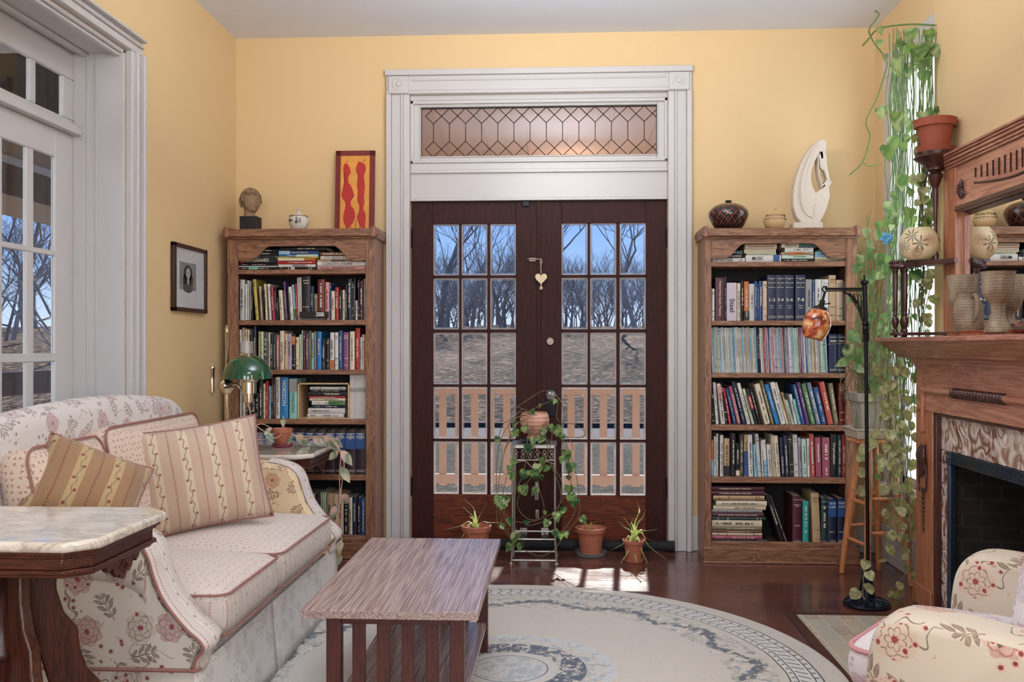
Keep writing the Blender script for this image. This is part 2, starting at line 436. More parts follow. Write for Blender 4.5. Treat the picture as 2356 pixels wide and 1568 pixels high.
def sprig(name, base, dot='9C5A50', dot2='8A8070', sc=34, rough=.8, size=.2):
    t = NT(name); uv = t.tex('UV')
    uvd = t.vm('ADD', uv, t.vm('SCALE', t.vm('SUBTRACT', t.noise(uv, 60, 2, out=1), (.5, .5, .5)), scale=.006))
    r, th, a, b, c, x, y = _cell(t, uvd, sc, .45)
    rr = t.m('ADD', t.m('MULTIPLY', t.m('ABSOLUTE', t.m('COSINE', t.m('ADD', t.m('MULTIPLY', th, 1.5), t.m('MULTIPLY', a, 6)))), size), .05)
    dt = t.m('LESS_THAN', r, rr)
    r2, th2, a2, b2, c2, x2, y2 = _cell(t, uvd, sc * 1.9, .7, (3, 3, 0))
    d2 = t.m('LESS_THAN', r2, .17)
    col = t.mix(t.m('MULTIPLY', d2, .45), base, dot2); col = t.mix(t.m('MULTIPLY', dt, .8), col, dot)
    h = t.m('ADD', t.m('MULTIPLY', t.noise(uv, 600, 1), .1), t.noise(uv, 6, 3))
    return t.pbr(col, rough, 0, t.bump(h, .35, .02), Sheen_Weight=.2)
def stripes(name, base='D9BFA6', rib='B28E78', band='DFCFB8', red='9A5248', grn='6E6A55', axis='x', rough=.8, gather=0.0):
    t = NT(name); uv = t.tex('UV'); x, y, z = t.sep(uv)
    if axis == 'y': x, y = y, x
    wv = t.m('MULTIPLY', t.m('SUBTRACT', t.noise(uv, 7, 2), .5), .01)
    x = t.m('ADD', x, wv)
    rb = t.m('PINGPONG', t.m('MULTIPLY', x, 190.0), .5)
    col = t.mix(t.m('MULTIPLY', t.m('GREATER_THAN', rb, .28), .7), base, rib)
    def near(c0, per, wd): return t.m('LESS_THAN', t.m('ABSOLUTE', t.m('SUBTRACT', t.m('MODULO', t.m('ADD', x, 9 * per), per), c0)), wd)
    per = .108
    bnd = near(.054, per, .017); col = t.mix(bnd, col, band)
    # a winding sprig inside each band, with little red buds
    cx_ = t.m('SUBTRACT', t.m('MODULO', t.m('ADD', x, 9 * per), per), .054)
    vine = t.m('MULTIPLY', t.m('SINE', t.m('MULTIPLY', y, 150.0)), .004)
    col = t.mix(t.m('MULTIPLY', t.m('LESS_THAN', t.m('ABSOLUTE', t.m('SUBTRACT', cx_, vine)), .0017), .9), col, grn)
    yy = t.m('FRACT', t.m('MULTIPLY', y, 23.9)); side = t.m('MULTIPLY', t.m('SIGN', t.m('SINE', t.m('MULTIPLY', y, 75.0))), .0085)
    dx = t.m('MULTIPLY', t.m('SUBTRACT', cx_, side), 1.0); dy = t.m('MULTIPLY', t.m('SUBTRACT', yy, .5), .042)
    rad = t.vm('LENGTH', t.comb(dx, dy, 0)); col = t.mix(t.m('LESS_THAN', rad, .0052), col, red)
    dsh = t.m('MULTIPLY', near(.0, per, .003), t.m('GREATER_THAN', t.m('FRACT', t.m('MULTIPLY', y, 110.0)), .35))
    dsh2 = t.m('MULTIPLY', near(per, per, .003), t.m('GREATER_THAN', t.m('FRACT', t.m('MULTIPLY', y, 110.0)), .35))
    col = t.mix(t.m('MULTIPLY', t.m('MAXIMUM', dsh, dsh2), .85), col, red)
    h = t.m('ADD', t.m('MULTIPLY', rb, .15), t.noise(uv, 5, 3))
    if gather:
        g = t.noise(t.vm('MULTIPLY', uv, (34, 2.5, 1)), 1.5, 2); h = t.m('ADD', t.m('MULTIPLY', g, gather), t.m('MULTIPLY', h, .3))
    return t.pbr(col, rough, 0, t.bump(h, .45, .02), Sheen_Weight=.2)
M_flor_sofa = floral('sofa_floral_fabric', 'CBC5B9', '8A4048', '544C44', 'B8A898', 7.6)
M_flor_back = floral('sofa_back_fabric', 'DAD4CF', '9A4A5A', '6A5F58', 'BDB0A8', 9.0, .12)
M_flor_skirt = floral('sofa_skirt_fabric', 'DCDAD6', '9A6A78', '8A8480', 'C2BAB4', 9.0, .5)
M_flor_in = floral('sofa_inner_arm_fabric', 'DFC9A4', 'A04A3A', '6B4A34', 'D8B490', 9.5)
M_flor_chair = floral('armchair_floral_fabric', 'CCC0AD', '983C40', '4F3B2C', 'CDB09A', 7.2)
M_flor_chair2 = floral('armchair_cushion_fabric', 'E2DDE0', 'A84E78', '8A7A84', 'D2B4C4', 8.0, .3)
M_sprig = sprig('sofa_sprig_fabric', 'D6CBC4', 'AE9084', 'BCAEA6', 40, size=.16)
M_sprig2 = sprig('sofa_back_sprig_fabric', 'D2BFAE', 'A0645A', 'A8957C', 46, size=.22)
M_stripe = stripes('striped_pillow_fabric', 'C6AE9A', 'A08470', 'CFBCA4', '9A6054')
M_stripe_b = stripes('brown_pillow_fabric', '9C7C5A', '7C5E42', 'B0966E', '7E3A32')
M_gather = stripes('gathered_band_fabric', 'D0C7C0', 'AC9C92', 'CCC2B6', 'A4847C', '8A867A', gather=1.6)
M_armband = stripes('sofa_arm_band_fabric', 'DCD5D0', 'BFB2AA', 'E0DAD4', 'A87E78', '9A948A')
M_pipe = plain('94685F', .75, 0, .3, 260, .3)
M_pipeg = plain('9C8C94', .7, 0, .2, 260, .3)

# ---------------------------------------------------------------- room dimensions
WY = 5.53; XL = px(543, 500, y=WY).x; XR = px(2014, 500, y=WY).x; ZC = px(1178, 78, y=WY).z; YB = -2.2
def struct(name, mb, mat, label, cat, **kw):
    o = mb.build(name, mat, world=True, **kw); return tag(o, label, cat, kind='structure')
# floor: dark boards running across the room
def floor_mat():
    t = NT('floor_boards'); co = t.tex(); x, y, z = t.sep(co)
    bw = .083; row = t.m('FLOOR', t.m('DIVIDE', y, bw)); rid = t.n('TexWhiteNoise', {'W': row}, noise_dimensions='1D').outputs[0]
    fy = t.m('FRACT', t.m('DIVIDE', y, bw)); seam = t.m('LESS_THAN', t.m('ABSOLUTE', t.m('SUBTRACT', fy, .5)), .487)
    v = t.comb(t.m('ADD', t.m('MULTIPLY', x, 1.2), t.m('MULTIPLY', rid, 17)), t.m('MULTIPLY', y, 15), 0)
    g = t.noise(v, 2.2, 4, .6, dist=.7)
    col = t.ramp(t.m('ADD', t.m('MULTIPLY', g, .8), t.m('MULTIPLY', rid, .2)), [(.25, '3A1F19'), (.6, '6A3E34'), (.85, '93645A')])
    blot = t.noise(co, 3.2, 4, .6); col = t.mix(t.m('MULTIPLY', t.m('GREATER_THAN', blot, .58), .25), col, '6B4238')
    sc = t.noise(t.vm('MULTIPLY', co, (6, 40, 1)), 3, 3, .7)
    col = t.mix(t.m('MULTIPLY', t.m('GREATER_THAN', sc, .69), .45), col, '9A7C74')
    col = t.mix(t.m('MULTIPLY', t.m('SUBTRACT', 1, seam), .7), col, '120806')
    rg = t.m('ADD', t.m('MULTIPLY', t.noise(co, 5, 4, .6), .28), .1)
    h = t.m('ADD', t.m('MULTIPLY', g, .2), t.m('ADD', t.m('MULTIPLY', t.noise(t.vm('MULTIPLY', co, (2, 9, 1)), 2.5, 2), .9), t.m('MULTIPLY', seam, .4)))
    return t.pbr(col, rg, 0, t.bump(h, .3, .004), Coat_Weight=.25, Coat_Roughness=.15)
M_floor = floor_mat()
mb = MB(); mb.box((XL - .3, YB, -.08), (XR + .3, WY + .02, 0)); struct('floor', mb, M_floor, 'dark red brown worn wooden board floor of the room', 'floor', smooth=0)
mb = MB(); mb.box((XL - 2.6, YB, ZC), (XR + .3, WY + .2, ZC + .1)); struct('ceiling', mb, M_ceil, 'plain pale grey painted ceiling over the whole room', 'ceiling', smooth=0)

# back wall with the opening of the double doors and their transom
OXL = px(944, 700, y=WY).x; OXR = px(1536, 700, y=WY).x; OZT = px(1240, 216, y=WY).z
mb = MB(); T = .2
mb.box((XL - .3, WY, -.05), (OXL, WY + T, ZC + .05)); mb.box((OXR, WY, -.05), (XR + .3, WY + T, ZC + .05)); mb.box((OXL, WY, OZT), (OXR, WY + T, ZC + .05))
struct('wall_back', mb, M_wall, 'yellow painted end wall around the dark double doors', 'wall', smooth=0)
# left wall with the wide cased opening to the sunroom doors
LY1 = px(304, 500, x=XL + .03).y; LY0 = 1.9; LZT = px(308, 128, x=XL).z; LX = LX_ = px(170, 600, y=LY1).x
mb = MB()
mb.box((LX - .02, LY1, -.05), (XL, WY + .02, ZC + .02)); mb.box((LX - .02, YB, -.05), (XL, LY0, ZC + .02)); mb.box((LX - .02, LY0, LZT), (XL, LY1, ZC + .02))
struct('wall_left', mb, M_wall, 'yellow painted wall with a small framed portrait and white cased opening', 'wall', smooth=0)
# right wall with window, chimney breast
BRX = 1.79; BRY = px(2150, 500, x=BRX).y
WNY1 = px(2062, 500, x=XR).y; WNY0 = 4.58; WNZ0 = .45; WNZ1 = px(2062, 170, x=XR).z
mb = MB()
mb.box((XR, WNY1, -.05), (XR + .25, WY + .02, ZC + .02)); mb.box((XR, YB, -.05), (XR + .25, 3.15, ZC + .02)); mb.box((XR, 3.15, .77), (XR + .25, 4.2, ZC + .02)); mb.box((XR, 4.2, -.05), (XR + .25, WNY0, ZC + .02))
mb.box((XR, WNY0, WNZ1), (XR + .25, WNY1, ZC + .02)); mb.box((XR, WNY0, -.05), (XR + .25, WNY1, WNZ0))
struct('wall_right', mb, M_wall, 'yellow painted wall strip holding the window behind hanging vines', 'wall', smooth=0)
FCY = (px(2190, 1100, x=1.66).y + px(2352, 1100, x=1.66).y) / 2; FBY1 = FCY + .43; FBY0 = FCY - .43; FBZ = .76
mb = MB(); mb.box((BRX, FBY1, -.05), (XR + .02, BRY, ZC)); mb.box((BRX, 2.2, -.05), (XR + .02, FBY0, ZC)); mb.box((BRX, FBY0, FBZ), (XR + .02, FBY1, ZC))
struct('wall_chimney', mb, M_wall, 'pale yellow chimney breast rising behind the carved mantel', 'wall', smooth=0)
# rear wall (behind the camera), two window openings added for the fill light
mb = MB()
for a, b in ((XL - .3, -1.6), (-.3, .3), (1.6, XR + .3)): mb.box((a, YB - .2, -.05), (b, YB, ZC + .02))
for a, b in ((-1.6, -.3), (.3, 1.6)): mb.box((a, YB - .2, -.05), (b, YB, .6)); mb.box((a, YB - .2, 2.9), (b, YB, ZC + .02))
struct('wall_rear', mb, M_wall, 'yellow painted wall with two added window openings facing the double doors', 'wall', smooth=0)

m = MB()
for a, b in (((XR - .03, -.1, .7), (XR, 0, 2.8)), ((XR - .03, 1.1, .7), (XR, 1.2, 2.8)), ((XR - .03, -.1, 2.7), (XR, 1.2, 2.82)), ((XR - .06, -.12, .66), (XR, 1.22, .72))): m.box(a, b)
struct('added_window_frame', m, M_trim, 'added white frame around the unseen fill light near the camera end', 'window', bevel=.004)  # made-up frame that goes with the added side fill light
# casing of the double doors
def casing_profile_box(mb, x0, x1, y0, z0, z1):
    # stepped upright: back band, flat, inner beads
    s = 1 if x1 > x0 else -1; wd = abs(x1 - x0)
    for f0, f1, d in ((0, .22, .048), (.22, .62, .030), (.62, .72, .040), (.72, 1, .034)):
        a = x0 + s * wd * f0; b = x0 + s * wd * f1
        mb.box((min(a, b), y0 - d, z0), (max(a, b), y0, z1))
CXL = px(891, 400, y=WY).x; CXR = px(1590, 400, y=WY).x; CZT = px(1240, 160, y=WY).z
mb = MB(); casing_profile_box(mb, CXL, OXL, WY, 0, OZT + .0)
o1 = struct('trim_1', mb, M_trim, 'white moulded upright casing beside the bookcase with the green lamp', 'trim', bevel=.004)
mb = MB(); casing_profile_box(mb, CXR, OXR, WY, 0, OZT)
struct('trim_2', mb, M_trim, 'white moulded upright casing beside the bookcase with the blue encyclopedias', 'trim', bevel=.004)
mb = MB()
mb.box((CXL - .005, WY - .05, CZT - .035), (CXR + .005, WY, CZT)); mb.box((CXL, WY - .036, OZT + .02), (CXR, WY, CZT - .035)); mb.box((CXL, WY - .044, OZT), (CXR, WY, OZT + .02))
mb.box((CXL + .15, WY - .042, OZT + .075), (CXR - .15, WY, OZT + .085))
o = struct('trim_3', mb, M_trim, 'white moulded head casing above the leaded transom', 'trim', bevel=.004)
for cx_ in (CXL + .075, CXR - .075):
    b2 = MB(); b2.box((cx_ - .058, WY - .052, OZT + .004), (cx_ + .058, WY - .036, CZT - .04))
    Mx = Matrix.Translation((cx_, WY - .05, (OZT + CZT - .036) / 2)) @ rotm((R(90), 0, 0))
    b2.lathe([(.036, 0), (.036, .006), (.026, .008), (.024, .004), (.014, .004), (.012, .012), (.001, .014)], n=28, M=Mx)
    b2.build('corner_rosette', M_trim, o, world=True, bevel=.002)
# transom and panel over the doors
DZT = px(1240, 460, y=WY).z
TZ0 = px(1240, 372, y=WY).z; TZ1 = px(1240, 232, y=WY).z
gx0 = px(969, 300, y=WY + .03).x; gx1 = px(1511, 300, y=WY + .03).x; gz1 = px(1240, 245, y=WY + .03).z; gz0 = px(1240, 358, y=WY + .03).z
win = MB()
yf = WY + .02
win.box((OXL, WY + .0, OZT - .03), (OXR, WY + .14, OZT)); win.box((OXL, WY + .01, TZ0 - .045), (OXR, WY + .12, TZ0))
for a, b, c, d in ((OXL, gx0, TZ0, OZT - .03), (gx1, OXR, TZ0, OZT - .03), (gx0, gx1, gz1, OZT - .03), (gx0, gx1, TZ0, gz0)):
    win.box((a, yf, c), (b, yf + .05, d))
for a, b, c, d in ((OXL, OXL + .018, TZ0, OZT - .03), (OXR - .018, OXR, TZ0, OZT - .03), (OXL, OXR, OZT - .05, OZT - .03), (OXL, OXR, TZ0, TZ0 + .014)):
    win.box((a, yf - .02, c), (b, yf, d))
for a, b, c, d in ((gx0 - .008, gx0, gz0, gz1), (gx1, gx1 + .008, gz0, gz1), (gx0 - .008, gx1 + .008, gz1, gz1 + .008), (gx0 - .008, gx1 + .008, gz0 - .008, gz0)):
    win.box((a, yf - .008, c), (b, yf + .01, d))
win.box((OXL, WY - .006, TZ0 - .062), (OXR, WY + .12, TZ0 - .04)); win.box((OXL, WY + .012, DZT), (OXR, WY + .1, TZ0 - .05))
win.box((OXL, WY + .002, DZT), (OXR, WY + .03, DZT + .018)); 
wo_ = struct('window_1', win, M_trim, 'white transom window of leaded diamond glass above the dark double doors', 'window', bevel=.003)
gl = MB(); gl.box((gx0, yf + .022, gz0), (gx1, yf + .028, gz1)); gl.build('leaded_glass', glass('transom_glass', (.98, .95, .92, 1)), wo_, world=True, smooth=0)
came = MB(); yc = yf + .02; W_ = gx1 - gx0; H_ = gz1 - gz0
def bar(mb, a, b, y, wd=.0022):
    mb.tube([(a[0], y, a[1]), (b[0], y, b[1])], wd, 6)
nc = 14.5; pw = W_ / nc; x_ = gx0 + pw * .75
zq = lambda f: gz0 + H_ * f
for s_ in (0, 1):
    bar(came, (gx0, zq(s_) + (.002 if s_ == 0 else -.002)), (gx1, zq(s_) + (.002 if s_ == 0 else -.002)), yc, .003)
    xx = gx0 if s_ == 0 else gx1; bar(came, (xx, gz0), (xx, gz1), yc, .003)
zt1, zt2, zb2, zb1 = .84, .68, .32, .16
k = 0
while True:
    xc = gx0 + pw * (.75 + k)
    if xc > gx1 + pw: break
    def seg(x0, f0, x1, f1):
        # clip to the pane in x
        if max(x0, x1) < gx0 or min(x0, x1) > gx1: return
        def cl(x, f, xo, fo):
            if x < gx0: tt = (gx0 - x) / (xo - x); return gx0, f + (fo - f) * tt
            if x > gx1: tt = (gx1 - x) / (xo - x); return gx1, f + (fo - f) * tt
            return x, f
        a = cl(x0, f0, x1, f1); b = cl(x1, f1, x0, f0)
        bar(came, (a[0], zq(a[1])), (b[0], zq(b[1])), yc)
    if gx0 < xc < gx1: seg(xc, zb2, xc, zt2)
    for sg in (-1, 1):
        seg(xc, zt2, xc + sg * pw / 2, zt1); seg(xc + sg * pw / 2, zt1, xc + sg * 0, 1.0)
        seg(xc, zb2, xc + sg * pw / 2, zb1); seg(xc + sg * pw / 2, zb1, xc, 0.0)
    k += 1
came.build('lead_came', plain('17130F', .5, .5), wo_, world=True)

# ---------------------------------------------------------------- dark double doors
DY = WY + .035; DT = .045; DZB = .012
mid = px(1240, 700, y=WY).x
def door_leaf(idx, x0, x1, label):
    d = thing('door_%d' % idx, (x0 if idx == 1 else x1, DY, 0), label, 'door', kind='structure')
    us = [(997, 1056), (1062, 1121), (1128, 1187)] if idx == 1 else [(1292, 1352), (1358, 1418), (1426, 1486)]
    vs = [(514, 632), (639, 757), (765, 884), (890, 1010), (1016, 1138)]
    X = [(px(a, 800, y=DY).x, px(b, 800, y=DY).x) for a, b in us]; Z = [(px(1240, b, y=DY).z, px(1240, a, y=DY).z) for a, b in vs]
    m = MB(); lo, hi = X[0][0], X[-1][1]; zl, zh = Z[-1][0], Z[0][1]
    m.box((x0, DY, DZB), (lo, DY + DT, DZT - .002)); m.box((hi, DY, DZB), (x1, DY + DT, DZT - .002))
    m.build('stile', M_door, d, world=True, bevel=.002)
    m = MB(); m.box((lo, DY, zh), (hi, DY + DT, DZT - .002)); m.build('rail', M_door, d, world=True, bevel=.002); m = MB(); m.box((lo, DY + .002, DZB), (hi, DY + DT, zl)); m.build('rail', M_doorh, d, world=True, bevel=.002)
    m = MB()
    for i in range(2): m.box((X[i][1], DY + .004, zl), (X[i + 1][0], DY + DT - .004, zh))
    for j in range(4): m.box((lo, DY + .006, Z[j + 1][1]), (hi, DY + DT - .006, Z[j][0]))
    m.build('muntin', M_door, d, world=True, bevel=.003)
    for j in range(5):
        for i in range(3):
            a, b = X[i]; c, e = Z[j]; bw = .013
            g = MB(); yy = DY + .022
            g.add([(a + bw, yy - .003, c + bw), (b - bw, yy - .003, c + bw), (b - bw, yy - .003, e - bw), (a + bw, yy - .003, e - bw),
                   (a, yy, c), (b, yy, c), (b, yy, e), (a, yy, e), (a, yy + .003, c), (b, yy + .003, c), (b, yy + .003, e), (a, yy + .003, e)],
                  [(0, 1, 2, 3), (8, 11, 10, 9)], 0)
            g.add([(a + bw, yy - .003, c + bw), (b - bw, yy - .003, c + bw), (b - bw, yy - .003, e - bw), (a + bw, yy - .003, e - bw),
                   (a, yy, c), (b, yy, c), (b, yy, e), (a, yy, e)], [(4, 5, 1, 0), (5, 6, 2, 1), (6, 7, 3, 2), (7, 4, 0, 3)], 1)
            t_ = .0035
            for q in ((a, c, b, c + t_), (a, e - t_, b, e), (a, c, a + t_, e), (b - t_, c, b, e)): g.box((q[0], yy - .012, q[1]), (q[2], yy, q[3]), 2)
            g.keep = True
            g.build('glass_pane', [M_glass, M_bglass, M_glint_bead], d, world=True, smooth=0)
    for zz in (px(1240, 548, y=DY).z, px(1240, 1120, y=DY).z):
        h = MB(); hx = x0 - .004 if idx == 1 else x1 + .004
        h.lathe([(.001, -.06), (.007, -.055), (.005, -.048), (.008, -.044), (.008, .044), (.005, .048), (.007, .055), (.001, .06)], (hx, DY - .008, zz), 10)
        h.build('hinge', M_iron, d, world=True)
    return d
d1 = door_leaf(1, OXL + .003, mid - .002, 'dark stained glazed door leaf hung on the side of the green lamp')
d2 = door_leaf(2, mid + .002, OXR - .003, 'dark stained glazed door leaf with crystal knob and keyhole')
# astragal, bolt, locks
m = MB(); m.box((mid - .012, DY - .008, DZB), (mid + .010, DY, DZT - .01)); m.build('astragal', M_door, d1, world=True, bevel=.003)
b = px(1210, 467, y=DY - .01); m = MB(); m.box((b.x - .022, DY - .014, b.z - .02), (b.x + .022, DY - .0, b.z + .014)); m.build('top_bolt', M_iron, d1, world=True, bevel=.003)
b = px(1236, 596, y=DY - .02); m = MB(); m.box((b.x - .05, DY - .012, b.z - .012), (b.x - .008, DY, b.z + .01)); m.tube([(b.x - .06, DY - .016, b.z), (b.x + .02, DY - .016, b.z)], .005, 8)
m.build('slide_bolt', plain('8A8078', .35, .8), d1, world=True, bevel=.002)
b = px(1266, 785, y=DY); m = MB(); Mx = Matrix.Translation((b.x, DY, b.z)) @ rotm((R(90), 0, 0))
m.lathe([(.025, 0), (.025, .006), (.02, .01), (.012, .01), (.011, .014), (.001, .014)], n=24, M=Mx); m.build('deadbolt', plain('7A6A60', .3, .9), d2, world=True)
b = px(1267, 925, y=DY); m = MB(); m.box((b.x - .031, DY - .006, b.z - .085), (b.x + .031, DY, b.z + .085)); m.build('lock_plate', M_iron, d2, world=True, bevel=.01)
b = px(1268, 908, y=DY - .05); m = MB(); Mx = Matrix.Translation((b.x, DY - .006, b.z)) @ rotm((R(90), 0, 0))
m.lathe([(.012, 0), (.01, .02), (.018, .026), (.03, .034), (.031, .046), (.024, .06), (.001, .063)], n=8, M=Mx)
t = NT('crystal_knob_glass'); t.pbr((.75, .7, .74, 1), .05, 0, Transmission_Weight=.85, IOR=1.5); m.build('crystal_knob', t.mat, d2, world=True, smooth=10)
M_chr = plain('B8B4B0', .2, .9, .05)
for (u0, u1, v0, v1, dd) in ((1231, 1239, 1108, 1150, d1), (1232, 1240, 1172, 1192, d1), (1196, 1213, 1214, 1238, d1), (1245, 1262, 1214, 1238, d2)):
    a = px(u0, v1, y=DY - .012); b = px(u1, v0, y=DY - .012); m = MB(); m.box((a.x, DY - .010, a.z), (b.x, DY - .001 if u1 - u0 > 12 else DY - .008, b.z)); cx_ = (a.x + b.x) / 2; m.tube([(cx_, DY - .014, a.z + .004), (cx_, DY - .014, b.z - .004)], .004, 8); m.build('barrel_bolt', M_chr, dd, world=True, bevel=.001)
# heart ornament on a cord hung from the bolt
b = px(1245, 640, y=DY - .03)
ho = thing('heart_ornament', (b.x, b.y, b.z + .06), 'small cream heart hanging on a cord between the dark doors', 'ornament')
hp = []
for i in range(40):
    a = 2 * math.pi * i / 40; hp.append((.0022 * 16 * math.sin(a) ** 3 * 1.0, .0023 * (13 * math.cos(a) - 5 * math.cos(2 * a) - 2 * math.cos(3 * a) - math.cos(4 * a))))
m = MB(); m.prism([(b.x + p[0], b.z + p[1]) for p in hp], b.y - .008, b.y + .004, 'xz'); m.build('heart', M_cream, ho, world=True, bevel=.004, seg=3)
m = MB(); m.tube([(b.x, b.y, b.z + .025), (b.x - .002, b.y, b.z + .07), (b.x - .003, b.y, b.z + .1)], .003, 6); m.tube([(b.x - .006, b.y, b.z + .1), (b.x, b.y, b.z + .12), (b.x + .006, b.y, b.z + .1), (b.x, b.y, b.z + .075)], .003, 6, closed=True); m.build('cord', plain('B8A890', .5), ho, world=True)
m = MB(); m.sph((b.x, b.y, b.z - .058), .011, 12, 8); m.tube([(b.x, b.y, b.z - .03), (b.x, b.y, b.z - .05)], .002, 6); m.sph((b.x, b.y, b.z - .042), .005, 8, 6); m.build('bead', plain('D8C8A0', .3), ho, world=True)
# draught stopper
a = px(905, 1238, y=WY - .07); b_ = px(1552, 1250, y=WY - .07)
m = MB(); pts = [(a.x + (b_.x - a.x) * i / 30, WY - .062 - .003 * math.sin(i * 1.7), .037 + .002 * math.sin(i * 2.3)) for i in range(31)]
m.tube(pts, [.030 + .003 * math.sin(i * 1.1) for i in range(31)], 12)
ds = tag(m.build('draught_stopper', plain('15171D', .8, 0, .3, 20, .3), world=True, loc=(0, WY - .06, 0)), 'long dark cloth draught stopper lying along the foot of the doors', 'draught stopper')

# baseboards
def baseboard(name, a, b, label):
    m = MB(); m.box(a, b); c = (a[0], a[1], b[2]); struct(name, m, M_trim, label, 'baseboard', bevel=.006)
baseboard('baseboard_back', (CXR, WY - .02, 0), (XR, WY, .2), 'white skirting board running behind the bookcase and stool')
baseboard('baseboard_right', (XR - .02, BRY, 0), (XR, WY - .02, .2), 'white skirting board under the plant window')
baseboard('baseboard_left', (XL, LY1 + .16, 0), (XL + .02, WY - .02, .2), 'white skirting board behind the corner table')

# ---------------------------------------------------------------- left opening: jamb, casing, white doors
# casing on the room side (x slightly greater than XL)
cy1 = px(339, 500, x=XL + .05).y
m = MB()
for f0, f1, d in ((0, .35, .03), (.35, .5, .04), (.5, .78, .03), (.78, 1, .05)):
    y0 = LY1 + (cy1 - LY1) * f0; y1 = LY1 + (cy1 - LY1) * f1; m.box((XL, y0, 0), (XL + d, y1, LZT))
struct('trim_4', m, M_trim, 'white moulded upright casing of the wide sunroom opening', 'trim', bevel=.004)
zt = px(338, 112, x=XL).z + .0
m = MB()
for f0, f1, d in ((0, .45, .03), (.45, .6, .04), (.6, .82, .03), (.82, 1, .055)):
    m.box((XL, LY0 - .14, LZT + (zt - LZT) * f0), (XL + d, cy1, LZT + (zt - LZT) * f1))
struct('trim_5', m, M_trim, 'white moulded head casing over the wide sunroom opening', 'trim', bevel=.004)
# reveal facing the room: panelled board, and the soffit
m = MB(); m.box((LX - .01, LY1 - .02, 0), (XL + .0, LY1, LZT))
for f in (.05, .30, .46): m.box((LX + (XL - LX) * f, LY1 - .024, 0), (LX + (XL - LX) * (f + .03), LY1 - .02, LZT - .02))
m.box((LX + (XL - LX) * .49, LY1 - .0225, 0), (LX + (XL - LX) * .98, LY1 - .02, LZT - .02))
struct('trim_6', m, M_trim, 'white panelled reveal board beside the glazed sunroom door', 'trim', bevel=.004)
m = MB(); m.box((LX - .01, LY0, LZT - .02), (XL, LY1, LZT)); m.box((LX + .05, LY0, LZT - .035), (LX + .08, LY1 - .02, LZT - .02)); m.box((LX + .2, LY0, LZT - .035), (LX + .225, LY1 - .02, LZT - .02))
struct('trim_7', m, M_trim, 'white glossy soffit board under the head of the sunroom opening', 'trim', bevel=.004)
m = MB(); m.box((LX - .01, LY0, 0), (XL, LY0 + .02, LZT)); struct('trim_8', m, M_trim, 'white reveal board at the camera end of the sunroom opening', 'trim')
# white door plane x = LX ; measured from the panes at u = 82..130 and 14..65
def ly(u): return px(u, 600, x=LX + .02).y
def lz(u, v): return px(u, v, x=LX + .02).z
ztr0 = lz(170, 312); ztr1 = lz(170, 292)
ym = [(ly(82), ly(131)), (ly(10), ly(65))]
step = ym[0][0] - ym[1][0]
cols = [(ym[0][0] - step * k, ym[0][1] - step * k) for k in range(7)]
cols = [c for c in cols if c[0] > LY0 + .15]
m = MB(); dn = thing('door_3', (LX, (LY0 + LY1) / 2, 0), 'white glazed sunroom doors seen beyond the sofa back', 'door', kind='structure')
x0, x1 = LX - .008, LX + .012
rows = [(360, 588), (592, 0), (0, 0)]
zr = [lz(106, 352), lz(106, 572), lz(106, 585), lz(106, 812), lz(106, 832)]
rz_ = [(zr[1], zr[0]), (zr[3], zr[2]), (zr[3] - (zr[2] - zr[3]) - .055, zr[4] - .0)]
ztop = ztr0; m.box((x0, cols[0][1], .01), (x1, LY1 - .03, ztop))
m.box((x0, LY0 + .02, .01), (x1, cols[-1][0], ztop)); m.box((x0, cols[-1][0], rz_[0][1]), (x1, cols[0][1], ztop)); m.box((x0, cols[-1][0], .01), (x1, cols[0][1], rz_[2][0]))
for i in range(len(cols) - 1): m.box((x0 + .004, cols[i + 1][1], rz_[2][0]), (x1, cols[i][0], rz_[0][1]))
for j in range(2): m.box((x0 + .004, cols[-1][0], rz_[j + 1][1]), (x1 + .002, cols[0][1], rz_[j][0]))
m.build('door_frame', M_trim, dn, world=True, bevel=.004)
for cc in cols[:4]:
    for (z0_, z1_) in rz_:
        g = MB(); g.box((LX - .003, cc[0], z0_), (LX + .0, cc[1], z1_)); g.build('glass_pane', M_glass, dn, world=True, smooth=0)
# transom rail and sash
m = MB(); m.box((x0 - .01, LY0 + .02, ztr0), (LX + .05, LY1 - .02, ztr1)); 
tz0 = max(lz(140, 272), ztr1 + .03); tz1 = lz(140, 168); ta = ly(87); tb = ly(149); tst = ta - ly(74) + (tb - ta)
m.box((x0, LY0 + .02, ztr1), (x1, LY1 - .02, tz0)); m.box((x0, LY0 + .02, tz1), (x1, LY1 - .02, LZT - .02)); m.box((x0, tb, tz0), (x1, LY1 - .02, tz1))
tc = [(ta, tb)]
while tc[-1][0] - tst > LY0 + .1: tc.append((tc[-1][0] - tst, tc[-1][1] - tst))
for i in range(len(tc) - 1): m.box((x0, tc[i + 1][1], tz0), (x1, tc[i][0], tz1))
m.box((x0, LY0 + .02, tz0), (x1, tc[-1][0], tz1))
tw = struct('window_2', m, M_trim, 'white transom sash above the glazed sunroom doors', 'window', bevel=.004)
for cc in tc[:4]:
    g = MB(); g.box((LX - .003, cc[0], tz0), (LX, cc[1], tz1)); g.build('glass_pane', M_glass, tw, world=True, smooth=0)

